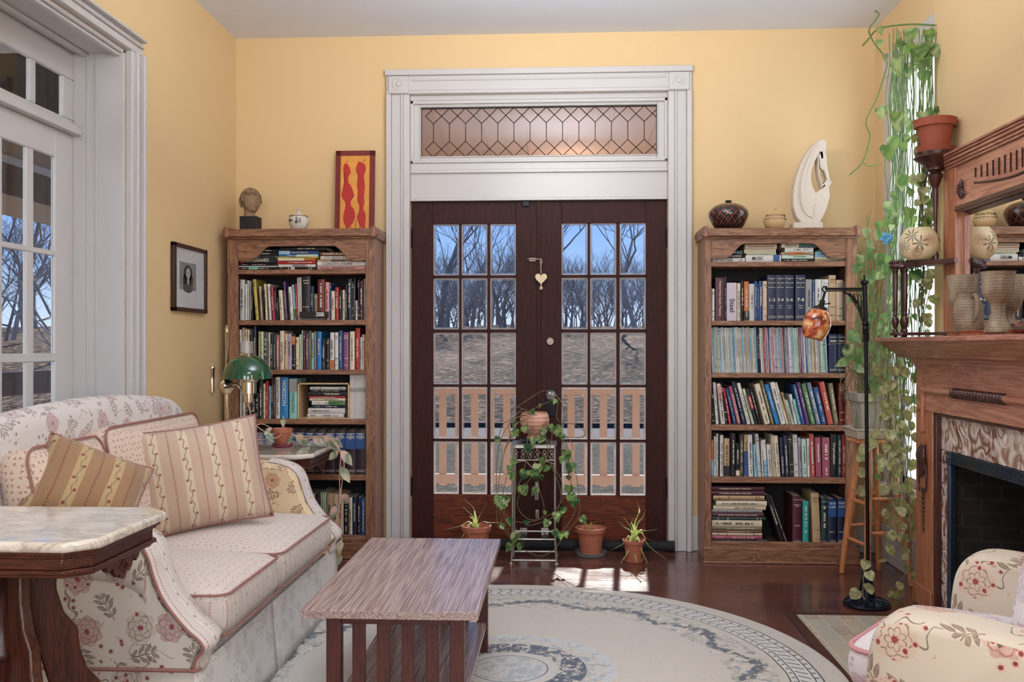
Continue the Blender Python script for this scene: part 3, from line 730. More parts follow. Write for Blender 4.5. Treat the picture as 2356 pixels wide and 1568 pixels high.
# ---------------------------------------------------------------- right window
m = MB(); cw = .11
ya = px(2032, 300, x=XR - .03).y
for a, b in ((WNY1, ya), (WNY0 - .1, WNY0)): m.box((XR - .03, min(a, b), WNZ0 - .1), (XR, max(a, b), WNZ1 + .12))
m.box((XR - .035, WNY0 - .1, WNZ1), (XR, ya, WNZ1 + .12)); m.box((XR - .07, WNY0 - .1, WNZ0 - .04), (XR, ya, WNZ0))
m.box((XR + .03, WNY0, WNZ0), (XR + .07, WNY0 + .04, WNZ1)); m.box((XR + .03, WNY1 - .04, WNZ0), (XR + .07, WNY1, WNZ1))
m.box((XR, WNY1 - .006, WNZ0), (XR + .2, WNY1, WNZ1)); m.box((XR, WNY0, WNZ0), (XR + .2, WNY0 + .006, WNZ1)); m.box((XR + .03, WNY0, WNZ1 - .04), (XR + .07, WNY1, WNZ1)); m.box((XR + .03, WNY0, WNZ0), (XR + .07, WNY1, WNZ0 + .05)); zm = (WNZ0 + WNZ1) / 2
m.box((XR + .03, WNY0, zm - .02), (XR + .07, WNY1, zm + .02))
wr = struct('window_3', m, M_trim, 'tall white framed window behind the hanging vines', 'window', bevel=.004)
def frosted():
    t = NT('textured_window_glass'); co = t.tex()
    n1 = t.noise(t.vm('MULTIPLY', co, (1, 30, 5)), 2, 3)
    tl = t.n('BsdfTranslucent', {0: (.96, .99, 1, 1), 'Normal': t.bump(n1, .5, .01)}); tr = t.n('BsdfTransparent', {0: (.9, .95, .95, 1)})
    mx = t.n('MixShader', {0: t.m('MULTIPLY', n1, .5), 1: tl.outputs[0], 2: tr.outputs[0]}); t.t.links.new(mx.outputs[0], t.out.inputs[0]); return t.mat
g = MB(); g.box((XR + .045, WNY0, WNZ0), (XR + .05, WNY1, WNZ1)); g.build('textured_pane', frosted(), wr, world=True, smooth=0)

# ---------------------------------------------------------------- outdoors
M_porch = paint('porch_peach_paint', 'DDB8A2', .7, .1)
m = MB(); m.box((-2.1, WY + .2, 2.72), (6, 8.5, 2.8)); m.box((-2.1, 8.15, 2.33), (6, 8.25, 2.75))
for i in range(22): m.box((-2.05 + i * .3, WY + .2, 2.712), (-2.04 + i * .3, 8.2, 2.72))
struct('porch_roof', m, M_porch, 'peach painted porch ceiling and beam seen through the transom', 'porch roof', smooth=0)
m = MB(); m.box((-2.1, WY + .2, -.3), (6, 8.4, -.2)); struct('porch_floor', m, plain('DCD2C4', .8), 'hidden porch floor, pale to bounce sunlight up onto the porch ceiling', 'porch floor', smooth=0)  # floor coloured pale so that sun bounces up to the porch ceiling
light('porch_fill_light', 'POINT', (.1, 7.4, 2.42), 6, (1, .92, .84)).data.shadow_soft_size = .08  # added fill that brightens the porch ceiling, no lamp hangs there
rl = thing('porch_railing', (0, 8, -.03), 'peach painted porch railing with flat balusters beyond the doors', 'railing')
zt_ = px(1300, 893, y=8.0).z
m = MB(); m.box((-2.1, 7.96, zt_ - .05), (6, 8.04, zt_ + .0)); m.build('top_rail', M_porch, rl, world=True, bevel=.004)
m = MB(); m.box((-2.1, 7.97, .02), (6, 8.03, .1)); m.build('bottom_rail', M_porch, rl, world=True, bevel=.004)
bx0 = px(1019, 950, y=8).x; bp = 37 / F * 8
first = None
for i in range(-5, 22):
    xx = bx0 + bp * i
    if xx < -2 or xx > 3: continue
    if first is None:
        m = MB(); m.box((-.031, -.012, 0), (.031, .012, zt_ - .05)); first = m.build('baluster', M_porch, rl, smooth=0); first.location = (xx, 0, .03)
    else:
        c = first.copy(); COL.objects.link(c); c.location = (xx, 0, .03)
def ground_mat(name, stops, sc, stretch=(1, 1, 1), disp=1.0):
    t = NT(name); co = t.tex(); n1 = t.noise(t.vm('MULTIPLY', co, stretch), sc, 6, .75); n2 = t.noise(co, sc * .12, 3)
    v2 = t.n('TexVoronoi', {'Vector': t.vm('MULTIPLY', co, stretch), 'Scale': sc * 2.2}).outputs['Distance']
    f = t.m('ADD', t.m('MULTIPLY', n1, .65), t.m('ADD', t.m('MULTIPLY', n2, .15), t.m('MULTIPLY', v2, .25)))
    return t.pbr(t.ramp(f, stops), .9, 0, t.bump(f, disp, .12))
M_leaves = ground_mat('leaf_litter', [(.42, '1E140D'), (.50, '5A422E'), (.57, '8C6A48'), (.66, 'D2AC84')], 5.5, (.6, 1.0, 1.4))
M_grass = ground_mat('winter_grass', [(.35, '1C1A12'), (.5, '433C2A'), (.62, '7C6E50'), (.75, 'B8A47C')], 9)
M_road = ground_mat('gravel_path', [(.3, '5E544A'), (.7, '80746A')], 6, (1, 1, 1), .2)
m = MB(); m.box((-60, 8.4, -1.2), (60, 18.4, -.62)); m.box((-60, -20, -1.2), (-4.6, 8.4, -.62)); struct('lawn', m, M_grass, 'dull winter grass between the porch and the path', 'lawn', smooth=0)
m = MB(); m.box((-60, 18.4, -1.2), (60, 20.6, -.6)); struct('path', m, M_road, 'pale grey gravel path crossing beyond the porch', 'path', smooth=0)
m = MB(); m.box((-60, 20.6, -.9), (60, 20.75, -.5)); struct('kerb', m, plain('2E2C2C', .8), 'dark kerb line along the far side of the path', 'kerb', smooth=0)
rows_ = []
for j in range(40):
    y = 20.7 + j * 1.5 ; rr = []
    for i in range(60):
        x = -59 + i * 2.0
        z = -.62 + (1 - math.exp(-(y - 20.7) / 9.0)) * 2.5 + (y - 20.7) * .012 + .25 * noise.noise(Vector((x * .15, y * .15, 0))) + .12 * noise.noise(Vector((x * .6, y * .6, 3)))
        if j == 0: z = -.8
        rr.append((x, y, z))
    rows_.append(rr)
m = MB(); m.grid(rows_); struct('leafy_hillside', m, M_leaves, 'brown leaf covered bank rising behind the path to the woods', 'hillside', smooth=180)
def hill_z(x, y): return -.62 + (1 - math.exp(-(y - 20.7) / 9.0)) * 2.5 + (y - 20.7) * .012 if y > 20.7 else -.62
# bare trees
M_bark = plain('8C847E', .9, 0, .3, 3)  # bark greys lifted, sunlit haze of the woods put into the colour
M_bark2 = plain('A69E98', .9, 0, .3, 3)
def bare_tree(seed, h, mat, depth=6, spread=.55, lean=0):
    q = random.Random(seed); m = MB()
    def br(p, d, L, r, lv):
        n = 4; pts = [p]
        for k in range(n):
            d = (d + Vector((q.uniform(-.16, .16), q.uniform(-.16, .16), q.uniform(-.02, .12)))).normalized()
            p = p + d * L / n; pts.append(p)
        m.tube(pts, r, 5 if lv > 3 else 3, r1=r * .62)
        if lv <= 0: return
        for k in range(3 if lv > 2 else 3):
            ax = Vector((q.uniform(-1, 1), q.uniform(-1, 1), q.uniform(-.25, .5))).normalized()
            nd = (d * (1 - spread * q.uniform(.6, 1.1)) + ax * spread).normalized()
            st_ = pts[-1] if k == 0 else pts[q.randint(2, n)]
            br(st_, nd, L * q.uniform(.62, .8), r * (.62 if k == 0 else .5), lv - 1)
    br(Vector((0, 0, -.4)), Vector((lean, 0, 1)).normalized(), h * .34, h * .016, depth - 1)
    return m
protos = []
for i in range(6):
    mt = M_bark if i % 2 else M_bark2
    protos.append((bare_tree(20 + i, [9, 11, 8, 12, 10, 7][i], mt, 6 if i % 2 else 6, [.5, .42, .6, .45, .5, .65][i], [.1, -.1, .2, 0, -.05, .15][i]), mt))
pr_o = []
q = random.Random(5)
def put_tree(k, x, y, sc, label=None, group='bare trees of the woods on the bank', z=None):
    if k < len(pr_o) and pr_o[k] is not None: o = pr_o[k].copy(); COL.objects.link(o)
    else:
        while len(pr_o) <= k: pr_o.append(None)
        o = protos[k][0].build('bare_tree', protos[k][1], smooth=0); pr_o[k] = o
    o.location = (x, y, (hill_z(x, y) if z is None else z)); o.rotation_euler = (0, 0, q.uniform(0, 6.28)); o.scale = (sc, sc, sc)
    tag(o, label or 'bare leafless tree of the woods on the leafy bank', 'tree', group)
    return o
n_ = 0
for i in range(230):
    far = i % 3 == 0; y = q.uniform(60, 76) if far else q.uniform(38, 66); u = q.uniform(780, 1760); p_ = px(u, 700, y=y)
    put_tree(i % 6, p_.x, y, (q.uniform(.2, .34) if far else q.uniform(.3, .52)) * (y / 48))
# taller single trees whose branches cross the sky panes
for u, y, sc, k, lb in ((1010, 40, .8, 1, 'tall bare tree rising beyond the first pane column of the doors'), (1230, 38, .72, 3, 'bare tree crossing the sky between the two door leaves'), (1465, 37, .84, 0, 'bare tree with open crown beyond the pane column beside the oak bookcase'), (1085, 42, .7, 4, 'slim bare tree rising beyond the middle panes')):
    p_ = px(u, 700, y=y); put_tree(k, p_.x, y, sc, lb, group='tall bare trees against the sky')
for i in range(13):
    u = q.uniform(-60, 180); dep = q.uniform(24, 44); p_ = px(u, 700, y=dep); put_tree(i % 6, p_.x, dep, q.uniform(.4, .62) * dep / 26, 'bare leafless tree beyond the sunroom glass', 'bare trees beyond the sunroom', z=-.6 if dep < 20.7 else None)
# sunroom beyond the white doors
SX = -4.3
def sz(v): return px(70, v, x=SX).z
M_sdark = plain('3A2A24', .6); M_shade = plain('6B5A50', .8); M_sbeige = plain('CDB8A0', .8)
def band(name, z0, z1, mat, label, cat, dx=0):
    m = MB(); m.box((SX - .04 - dx, 1.0, z0), (SX + dx, 9.6, z1)); return struct(name, m, mat, label, cat, smooth=0)
m = MB(); m.box((SX - .4, 1.0, 3.05), (LX - .1, 9.6, 3.1)); struct('sunroom_ceiling', m, M_sdark, 'dark brown sunroom ceiling seen through the white transom', 'ceiling', smooth=0)
band('wall_sunroom', sz(400), 3.05, plain('A89484', .6), 'tan painted header wall of the sunroom seen through the white doors', 'wall')
band('trim_9', sz(332), sz(316), M_sdark, 'dark strip on the sunroom header seen through the white doors', 'trim', .02)
band('trim_10', sz(395), sz(378), M_trim, 'white moulding above the rolled shade in the sunroom', 'trim', .03)
sh = MB(); sh.box((SX - .01, 1.0, sz(462)), (SX + .01, 9.6, sz(396))); sho = tag(sh.build('roller_shade', M_shade, world=True, smooth=0, loc=(SX, 5, sz(462))), 'half lowered taupe roller shade in the sunroom window', 'roller shade')
sh = MB(); sh.box((SX - .005, 1.0, sz(508)), (SX + .005, 9.6, sz(462))); sh.build('shade_hem', M_sbeige, sho, world=True, smooth=0)
m = MB(); m.box((SX - .06, 1.0, sz(905)), (SX + .06, 9.6, sz(853))); struct('sunroom_rail', m, plain('4A332E', .5), 'dark brown rail across the lower sunroom windows', 'rail', smooth=0)
m = MB(); m.box((SX, 1.0, -.7), (LX - .02, 9.6, -.02)); struct('sunroom_floor', m, plain('6A5A50', .6), 'brown sunroom floor beyond the white doors', 'floor', smooth=0)
# ---------------------------------------------------------------- bookcases
CY = 5.23                                # front face of both bookcases
M_caseS = wood('oak_case_side', '6A3A28', 'A97A62', 'z', .35)
def bookcase(u0, u1, ui0, ui1, vtop, label, shelves_v, side):
    # u0,u1: outer edges of the front; ui0,ui1: inner opening; all measured on the front plane
    x0, x1 = px(u0, 900, y=CY).x, px(u1, 900, y=CY).x; a, b = px(ui0, 900, y=CY).x, px(ui1, 900, y=CY).x
    zt = px((u0 + u1) / 2, vtop, y=CY).z; zb = 0
    c = thing('bookcase', ((x0 + x1) / 2, CY + .14, 0), label, 'bookcase')
    yb = WY - .025
    m = MB(); m.box((x0, CY, .0), (a, CY + .022, zt - .03)); m.box((b, CY, .0), (x1, CY + .022, zt - .03)); m.build('face_stile', M_caseV, c, world=True, bevel=.002)
    for (p, q_) in ((x0 + .002, x0 + .022), (x1 - .022, x1 - .002)):
        m = MB(); m.box((p, CY + .022, .0), (q_, yb, zt - .03)); m.build('side_panel', M_caseS, c, world=True)
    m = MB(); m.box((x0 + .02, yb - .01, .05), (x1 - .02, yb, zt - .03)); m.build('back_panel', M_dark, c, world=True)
    # arched header
    za = px(1200, 597, y=CY).z; zh = px(1200, 563, y=CY).z; w_ = b - a; n = 10
    pts = [(a, zt - .03), (a, za), (a + .075, za)]
    for i in range(n + 1):
        t_ = i / n; pts.append((a + .075 + .11 * t_, za + (zh - za) * (3 * t_ * t_ - 2 * t_ ** 3)))
    for i in range(n + 1):
        t_ = 1 - i / n; pts.append((b - .075 - .11 * t_, za + (zh - za) * (3 * t_ * t_ - 2 * t_ ** 3)))
    pts += [(b - .075, za), (b, za), (b, zt - .03)]
    m = MB(); m.prism(pts, CY + .002, CY + .02, 'xz'); m.build('arched_header', M_caseH, c, world=True, bevel=.002)
    # top with moulded edge and raised ends
    m = MB(); m.box((x0 - .015, CY - .02, zt - .032), (x1 + .015, yb + .01, zt - .002)); m.box((x0 - .02, CY - .03, zt - .045), (x1 + .02, CY - .0, zt)); m.box((x0 - .012, CY - .018, zt - .056), (x1 + .012, CY, zt - .044))
    m.build('top', M_caseH, c, world=True, bevel=.006, seg=3)
    for xx in (x0 - .012, x1 - .016):
        m = MB(); m.box((xx, CY - .036, zt - .05), (xx + .028, yb, zt + .012)); m.build('gallery_end', M_caseS, c, world=True, bevel=.008, seg=3)
    m = MB(); m.box((a, CY + .003, .0), (b, CY + .03, .115)); m.box((x0 - .008, CY - .022, .0), (x1 + .008, CY, .088)); m.box((x0 - .012, CY - .026, .0), (x1 + .012, CY, .012)); m.build('plinth', M_caseH, c, world=True, bevel=.004)
    zs = []
    for (vt, vb) in shelves_v:
        z1, z0 = px(1200, vt, y=CY).z, px(1200, vb, y=CY).z
        m = MB(); m.box((a - .001 if vt > 1200 else a, CY + .004, z0), (b, yb - .01, z1)); m.build('shelf', M_caseH, c, world=True, bevel=.003, seg=3); zs.append(z1)
    return c, zs, zt
LC, LZ, LTOP = bookcase(523, 862, 547, 841, 527, 'tall oak bookcase in the corner behind the green lamp', [(617, 628), (735, 747), (851, 862), (966, 978), (1095, 1108), (1236, 1250)], 1)
RC, RZ, RTOP = bookcase(1621, 1972, 1637, 1946, 525, 'tall oak bookcase between the doors and the wooden stool', [(604, 615), (738, 749), (857, 868), (975, 988), (1094, 1107), (1250, 1262)], -1)

PAL = dict(w='D9D6D0', cr='D8CBB0', tan='B89A74', be='C9AF95', y='B7A548', k='17161A', dk='2B2624', g='8C8A86', lg='C4C2BE', r='A3262B', dr='6E1F22', cm='9E2740', pu='5B3470',
           sb='8FB6CC', nv='1B2440', bl='2C4F86', bb='1F78B4', pk='C98F8A', ol='77704E', ro='A9666A', mi='B3CDBB', ma='4E1E2C', pl='5A3A4C', te='27474A', aq='8CC4BC', mv='9A7A82',
           li='A79AAA', pg='B5C2A0', mu='7C4A6B', or_='B96A34', gn='4F7A46', sl='65788A', tl='2B9A98', dg='1F3A38', br='6A4630', sp='4A463F', ch='C3B8C0', lb='7FAFC4', rs='96495A', vo='33222A', sk='B04A3E')
CN = dict(w='white', cr='cream', tan='tan', be='beige', y='mustard yellow', k='black', dk='dark brown', g='grey', lg='light grey', r='red', dr='dark red', cm='crimson', pu='purple', sb='sky blue', nv='navy',
          bl='blue', bb='bright blue', pk='pink', ol='olive', ro='dusty rose', mi='mint green', ma='maroon', pl='plum', te='dark teal', aq='aqua', mv='mauve', li='lilac', pg='pale green', mu='mauve purple', or_='orange',
          gn='green', sl='slate blue', tl='turquoise', dg='dark green', br='brown', sp='speckled dark', ch='pale mauve', lb='light blue', rs='rose red', vo='brown black', sk='brick red')
DARK = set('k dk r dr cm pu nv bl bb ma pl te mu gn sl tl dg br sp rs vo sk ro or_ ol'.split())
def cloth(c): return plain(PAL[c], .45, 0, .1, 40, name='book_cover_' + CN[c].replace(' ', '_'))
M_page = plain('CFC3AC', .85, 0, .15, 200)
M_tlight = plain('DCD2BC', .6, 0, .05); M_tdark = plain('2A2626', .6, 0, .05); M_gold = plain('C9A25E', .4, .3, .05)
ORD = 'first second third fourth fifth sixth seventh eighth ninth tenth eleventh twelfth thirteenth fourteenth fifteenth sixteenth seventeenth eighteenth nineteenth twentieth'.split()
def ordn(i):
    tens = {2: 'twenty', 3: 'thirty', 4: 'forty', 5: 'fifty', 6: 'sixty', 7: 'seventy', 8: 'eighty', 9: 'ninety'}
    tn = {20: 'twentieth', 30: 'thirtieth', 40: 'fortieth', 50: 'fiftieth', 60: 'sixtieth', 70: 'seventieth', 80: 'eightieth', 90: 'ninetieth'}
    n = i + 1
    if n <= 20: return ORD[n - 1]
    return tn[n] if n % 10 == 0 else tens[n // 10] + '-' + ORD[n % 10 - 1]
_txt = {}
def text_mesh(s, bold=0):
    if s in _txt: return _txt[s]
    cu = bpy.data.curves.new('t', 'FONT'); cu.body = s; cu.size = 1; cu.align_x = 'CENTER'; cu.align_y = 'CENTER'; cu.resolution_u = 2; cu.offset = bold
    ob = bpy.data.objects.new('t', cu); COL.objects.link(ob); bpy.context.view_layer.update()
    me = ob.to_mesh(); vs = [tuple(v.co) for v in me.vertices]; fs = [tuple(p.vertices) for p in me.polygons]
    ob.to_mesh_clear(); bpy.data.objects.remove(ob); bpy.data.curves.remove(cu)
    w_ = max([v[0] for v in vs] + [0]) - min([v[0] for v in vs] + [0]); h_ = max([v[1] for v in vs] + [0]) - min([v[1] for v in vs] + [0])
    _txt[s] = (vs, fs, w_, h_); return _txt[s]
def put_text(mb, s, W, H, M, mi=0, stretch=True):
    # text filling a W x H field in the local xz plane facing -y
    vs, fs, w_, h_ = text_mesh(s, .012)
    sx = W / w_; sz_ = H / h_
    if not stretch: sx = sz_ = min(sx, sz_)
    mb.add([(v[0] * sx, 0, v[1] * sz_) for v in vs], fs, mi, M)
def scrawl(mb, W, H, M, q, mi=0):
    # lettering too small to read: a broken line of short upright strokes
    x = -W / 2
    while x < W / 2:
        wd = q.uniform(.25, .6) * H
        if q.random() < .82: mb.add([(x, 0, -H / 2 * q.uniform(.6, 1)), (x + wd, 0, -H / 2), (x + wd, 0, H / 2 * q.uniform(.5, 1)), (x, 0, H / 2)], [(0, 1, 2, 3)], mi, M)
        x += wd + H * .22
def book_mesh(th, ht, dp, flat=False):
    # spine towards -y, thickness along x, height along z, origin at the bottom front centre
    c = MB(); bd = min(.0025, th * .2)
    c.box((-th / 2, .004, 0), (-th / 2 + bd, dp, ht)); c.box((th / 2 - bd, .004, 0), (th / 2, dp, ht))
    n = 5; rr = min(.004, th * .25)
    pr = [(-th / 2, .006)] + [(-th / 2 + th * i / n, .004 - rr * math.sin(math.pi * i / n)) for i in range(n + 1)] + [(th / 2, .006)]
    c.prism(pr, 0, ht, 'xy')
    p = MB(); p.box((-th / 2 + bd, .005, .003), (th / 2 - bd, dp - .004, ht - .003))
    return c, p
nbook = [0]
def make_book(loc, th, ht, dp, col, M=None, label='', group='', q=None, title=None, tcol=None, horiz=False, name='book', fancy=0, second=None):
    c, p = book_mesh(th, ht, dp)
    o = c.build(name, cloth(col), smooth=40)
    rot = M or Matrix.Identity(4)
    o.matrix_world = Matrix.Translation(loc) @ rot
    tag(o, label, 'magazine' if name == 'magazine' else 'book', group)
    pg = p.build('page_block', M_page, o, smooth=0)
    q = q or rnd
    tm = MB(); dk = col in DARK
    y = -.0012 - min(.004, th * .25)
    tmat = tcol or (M_tlight if dk else M_tdark)
    T0 = lambda z, r_=90: Matrix.Translation((0, y, z)) @ rotm((0, R(r_), 0))
    if title:
        for (s, zf, lf, hf, r_) in title:
            put_text(tm, s, (lf * ht if r_ else lf * th), hf * th if r_ else hf * ht, T0(zf * ht, r_))
    elif th > .007:
        if q.random() < .8:
            L = ht * q.uniform(.35, .6); scrawl(tm, L, th * q.uniform(.28, .42), T0(ht * q.uniform(.5, .62)), q)
            if q.random() < .6: scrawl(tm, ht * .16, th * .25, T0(ht * .16), q)
        else:
            for f in (.9, .84, .3, .12): scrawl(tm, th * .7, .006, T0(ht * f, 0), q)
    if fancy:
        for f in (.06, .09, .82, .92): tm.box((-th / 2 + .002, y, ht * f), (th / 2 - .002, y + .001, ht * f + .0018))
    if tm.v: tm.build('spine_title', tmat, o, smooth=0)
    if second:
        (sc_, f0, f1) = second; b_ = MB(); b_.box((-th / 2 - .0003, y + .0006, ht * f0), (th / 2 + .0003, .006, ht * f1)); b_.build('spine_band', cloth(sc_), o, smooth=0)
    nbook[0] += 1
    return o
ROWN = {0: 'top', 1: 'second', 2: 'third', 3: 'fourth', 4: 'fifth', 5: 'bottom'}
def standing(rows, zimg, u0, v0, sc, base, shelf_z, case, row, group, name='book', shade=False):
    """rows: (x0, x1, top, colour, [dx top], [title], [second]) in the reading frame of that shelf"""
    q = random.Random(hash((case, row)) % 1000 if False else row * 17 + (3 if case == 'corner' else 8))
    cnt = 0
    for k, rrow in enumerate(rows):
        xa, xb, top, col = rrow[:4]; dxt = rrow[4] if len(rrow) > 4 and rrow[4] is not None else 0
        title = rrow[5] if len(rrow) > 5 else None; second = rrow[6] if len(rrow) > 6 else None; fancy = rrow[7] if len(rrow) > 7 else 0
        ys = CY + .028 + q.uniform(0, .012) + (0.0 if xb - xa > 12 else .004)
        A = px(u0 + xa * sc, 900, y=ys).x; B = px(u0 + xb * sc, 900, y=ys).x
        th = (B - A); ht = (base - top) * sc / F * ys
        lean = math.atan2(dxt, (base - top))            # top shift; negative leans towards the doors' left
        ht = ht / max(.3, math.cos(lean)) - abs(math.sin(lean)) * th * .5; th2 = max(.004, th * math.cos(lean) - .0012)
        px0 = B if lean < 0 else A
        Mr = rotm((0, lean, 0))
        # pivot at the lower corner on the side it leans towards
        if lean < 0: off = Vector((px(u0 + xb * sc, 900, y=ys).x, ys, shelf_z)) ; loc = off + Mr.to_3x3() @ Vector((-th2 / 2, 0, 0)); loc.z = shelf_z + abs(math.sin(lean)) * th2 / 2 + .0006
        elif lean > 0: off = Vector((A, ys, shelf_z)); loc = off + Mr.to_3x3() @ Vector((th2 / 2, 0, 0)); loc.z = shelf_z + abs(math.sin(lean)) * th2 / 2 + .0006
        else: loc = Vector(((A + B) / 2, ys, shelf_z + .0006))
        dp = min(.2, WY - .05 - ys - .02, ht * .72 + .03)
        sizew = 'slim' if th < .014 else 'thick' if th > .03 else ''
        nm = 'magazine' if name == 'magazine' else 'book'
        lab = ' '.join(x for x in [sizew, CN[col], nm + (',' if 0 else ''), 'standing' if abs(lean) < .06 else 'leaning', ordn(cnt), 'from left on', ROWN[row], 'shelf of', case, 'bookcase'] if x)
        make_book(loc, th2, ht, dp, col, Mr, lab, group, q, title, None, name=nm, second=second, fancy=fancy); cnt += 1
def stacked(rows, u0, v0, sc, base, shelf_z, case, row, stackname, group, yshift=0):
    q = random.Random(row * 31 + len(stackname) + len(rows))
    z = shelf_z
    for k, rr in enumerate(rows):
        xa, xb, tp, bt, col = rr[:5]; title = rr[5] if len(rr) > 5 else None; second = rr[6] if len(rr) > 6 else None
        ys = CY + .03 + yshift + q.uniform(0, .01)
        A = px(u0 + xa * sc, 900, y=ys).x; B = px(u0 + xb * sc, 900, y=ys).x; th = max(.004, (bt - tp) * sc / F * ys)
        # lying flat: height axis along x, thickness along z
        Mr = Matrix(((0, 0, 1, 0), (0, 1, 0, 0), (-1, 0, 0, 0), (0, 0, 0, 1)))
        loc = Vector((A, ys, z + th / 2 + .0004))
        lab = ' '.join(x for x in [CN[col], 'book lying', ordn(k), 'from bottom in', stackname, row and ROWN[row] + ' shelf' or 'top shelf', 'of', case, 'bookcase'] if x)
        make_book(loc, th - .0008, B - A, min(.17, WY - .06 - ys), col, Mr, lab, group, q, title, second=second); z += th
T = lambda s, zf=.5, lf=.6, hf=.5, r=90: [(s, zf, lf, hf, r)]
TF = lambda s, zf=.5, lf=.6, hf=.5: [(s, zf, lf, hf, -90)]
sL = 400 / 1363
# --- corner bookcase
G1 = 'books stacked on the top shelf of the corner bookcase'
stacked([(165, 465, 715, 738, 'k', None, ('tl', .28, .52)), (165, 468, 706, 715, 'w'), (167, 460, 685, 706, 'k'), (168, 462, 640, 685, 'k', TF('KIERKEGAARD', .48, .66, .62), ('r', .06, .14)), (165, 460, 622, 640, 'mi', None, ('k', .58, .99)), (165, 480, 598, 622, 'k'), (275, 480, 570, 598, 'k')], 500, 400, sL, 738, LZ[0], 'corner', 0, 'first stack on', G1)
stacked([(470, 770, 716, 738, 'k', None, ('lg', .36, .46)), (477, 770, 694, 716, 'w', None, ('g', .4, .7)), (470, 770, 667, 694, 'r', TF('WHAT MAKES US WHO WE ARE', .6, .62, .4)), (472, 768, 647, 667, 'or_', None, ('cr', .02, .7)), (470, 790, 633, 647, 'y'), (480, 795, 616, 633, 'bb', None, ('mi', .45, .98)), (482, 790, 587, 616, 'bl', TF('SAVE THE AFTERLIFE', .45, .6, .4), ('sb', .01, .28)), (490, 860, 556, 587, 'k')], 500, 400, sL, 738, LZ[0], 'corner', 0, 'second stack on', G1)
stacked([(783, 1160, 709, 738, 'pk'), (783, 1163, 675, 709, 'w', TF('CONSTITUTIONS', .42, .62, .6)), (785, 1145, 656, 675, 'tan', None, ('br', .3, .6)), (808, 1120, 630, 656, 'w'), (808, 1130, 598, 630, 'br', TF('Invisible Reality', .34, .55, .6))], 500, 400, sL, 738, LZ[0], 'corner', 0, 'third stack on', G1)
L2 = [(175, 213, 815, 'lg'), (214, 232, 850, 'w'), (233, 246, 822, 'w'), (247, 262, 825, 'g'), (263, 278, 870, 'k'), (300, 326, 812, 'y', -28), (327, 338, 870, 'k', -12), (339, 355, 868, 'tan', -18), (356, 366, 900, 'k', -10), (375, 394, 850, 'cr', -14), (405, 422, 850, 'w', -16), (430, 453, 872, 'cm', -18), (454, 466, 875, 'k', -10), (467, 481, 960, 'k', -6), (490, 520, 900, 'cr', -14), (534, 551, 832, 'pu', -22), (556, 567, 875, 'k', -12), (571, 597, 873, 'w', -18), (600, 618, 855, 'sb', -20, None, ('gn', .05, .3)), (619, 633, 850, 'r', -14), (634, 643, 800, 'w', -12), (644, 652, 798, 'w', -8), (653, 661, 797, 'w', -6),
      (664, 728, 790, 'k'), (729, 756, 870, 'nv'), (758, 784, 930, 'ol'), (786, 840, 815, 'dr'), (845, 876, 838, 'pk'), (877, 890, 848, 'bl'), (892, 920, 908, 'cr'), (922, 952, 878, 'r'), (953, 976, 900, 'k'), (979, 1000, 900, 'cr'), (1001, 1018, 860, 'k'), (1019, 1053, 812, 'nv'), (1054, 1068, 830, 'dk'), (1069, 1082, 808, 'nv'), (1083, 1098, 985, 'w'), (1099, 1115, 820, 'k'), (1116, 1143, 828, 'ma'), (1146, 1163, 812, 'g')]
# the tall black book and its neighbours stand on the row; the box lies in front of them
standing(L2, None, 500, 400, sL, 1138, LZ[1], 'corner', 1, 'books on the second shelf of the corner bookcase')
L3 = [(170, 190, 1215, 'w'), (191, 214, 1200, 'tan'), (215, 233, 1212, 'w'), (234, 250, 1215, 'cr'), (251, 276, 1255, 'k'), (282, 305, 1185, 'nv'), (320, 337, 1230, 'y'), (338, 360, 1232, 'mi'), (361, 397, 1240, 'sp'), (398, 415, 1240, 'w'), (416, 437, 1250, 'k'), (438, 458, 1255, 'te'), (460, 486, 1257, 'ro', None), (490, 524, 1225, 'cr', None, T('NEWTON', .45, .5, .5)), (526, 550, 1248, 'be'), (551, 583, 1248, 'li'), (585, 612, 1250, 'k', None, None, ('or_', .7, .93)), (614, 640, 1275, 'cr'), (641, 658, 1255, 'pg'), (659, 670, 1222, 'mi'), (671, 690, 1240, 'ma'), (691, 718, 1245, 'pl'), (719, 733, 1225, 'ol'), (736, 757, 1240, 'aq'), (758, 773, 1230, 'mv'), (780, 816, 1232, 'bb', None, T('England', .6, .42, .5)), (820, 846, 1290, 'nv'), (848, 880, 1282, 'k'), (883, 916, 1238, 'w', None, None, ('or_', .02, .26)), (920, 948, 1238, 'w'), (951, 981, 1222, 'bl'), (987, 1030, 1237, 'mu'), (1037, 1076, 1230, 'cr'), (1080, 1118, 1205, 'r'), (1120, 1134, 1275, 'w'), (1135, 1149, 1255, 'w'), (1150, 1165, 1255, 'or_')]
standing(L3, None, 500, 400, sL, 1533, LZ[2], 'corner', 2, 'books on the third shelf of the corner bookcase')
L4 = [(170, 190, 198, 'w'), (191, 219, 200, 'cr', None, None, ('pk', .75, .95)), (222, 245, 330, 'k'), (246, 270, 330, 'k'), (271, 298, 340, 'k'), (300, 325, 300, 'k'), (326, 357, 190, 'dk'), (358, 376, 220, 'cr'), (377, 400, 200, 'r'), (401, 420, 240, 'sb'), (421, 439, 170, 'k'), (440, 455, 170, 'ma'), (457, 490, 168, 'w', None, T('FORGETTER LAND', .5, .85, .55)), (494, 554, 170, 'bb', None, T('HORIZON', .62, .6, .5)), (564, 626, 180, 'aq', None, T('CONQUISTEUR', .4, .5, .4), ('g', .68, .99))]
standing(L4, None, 500, 820, sL, 498, LZ[3], 'corner', 3, 'books on the fourth shelf of the corner bookcase')
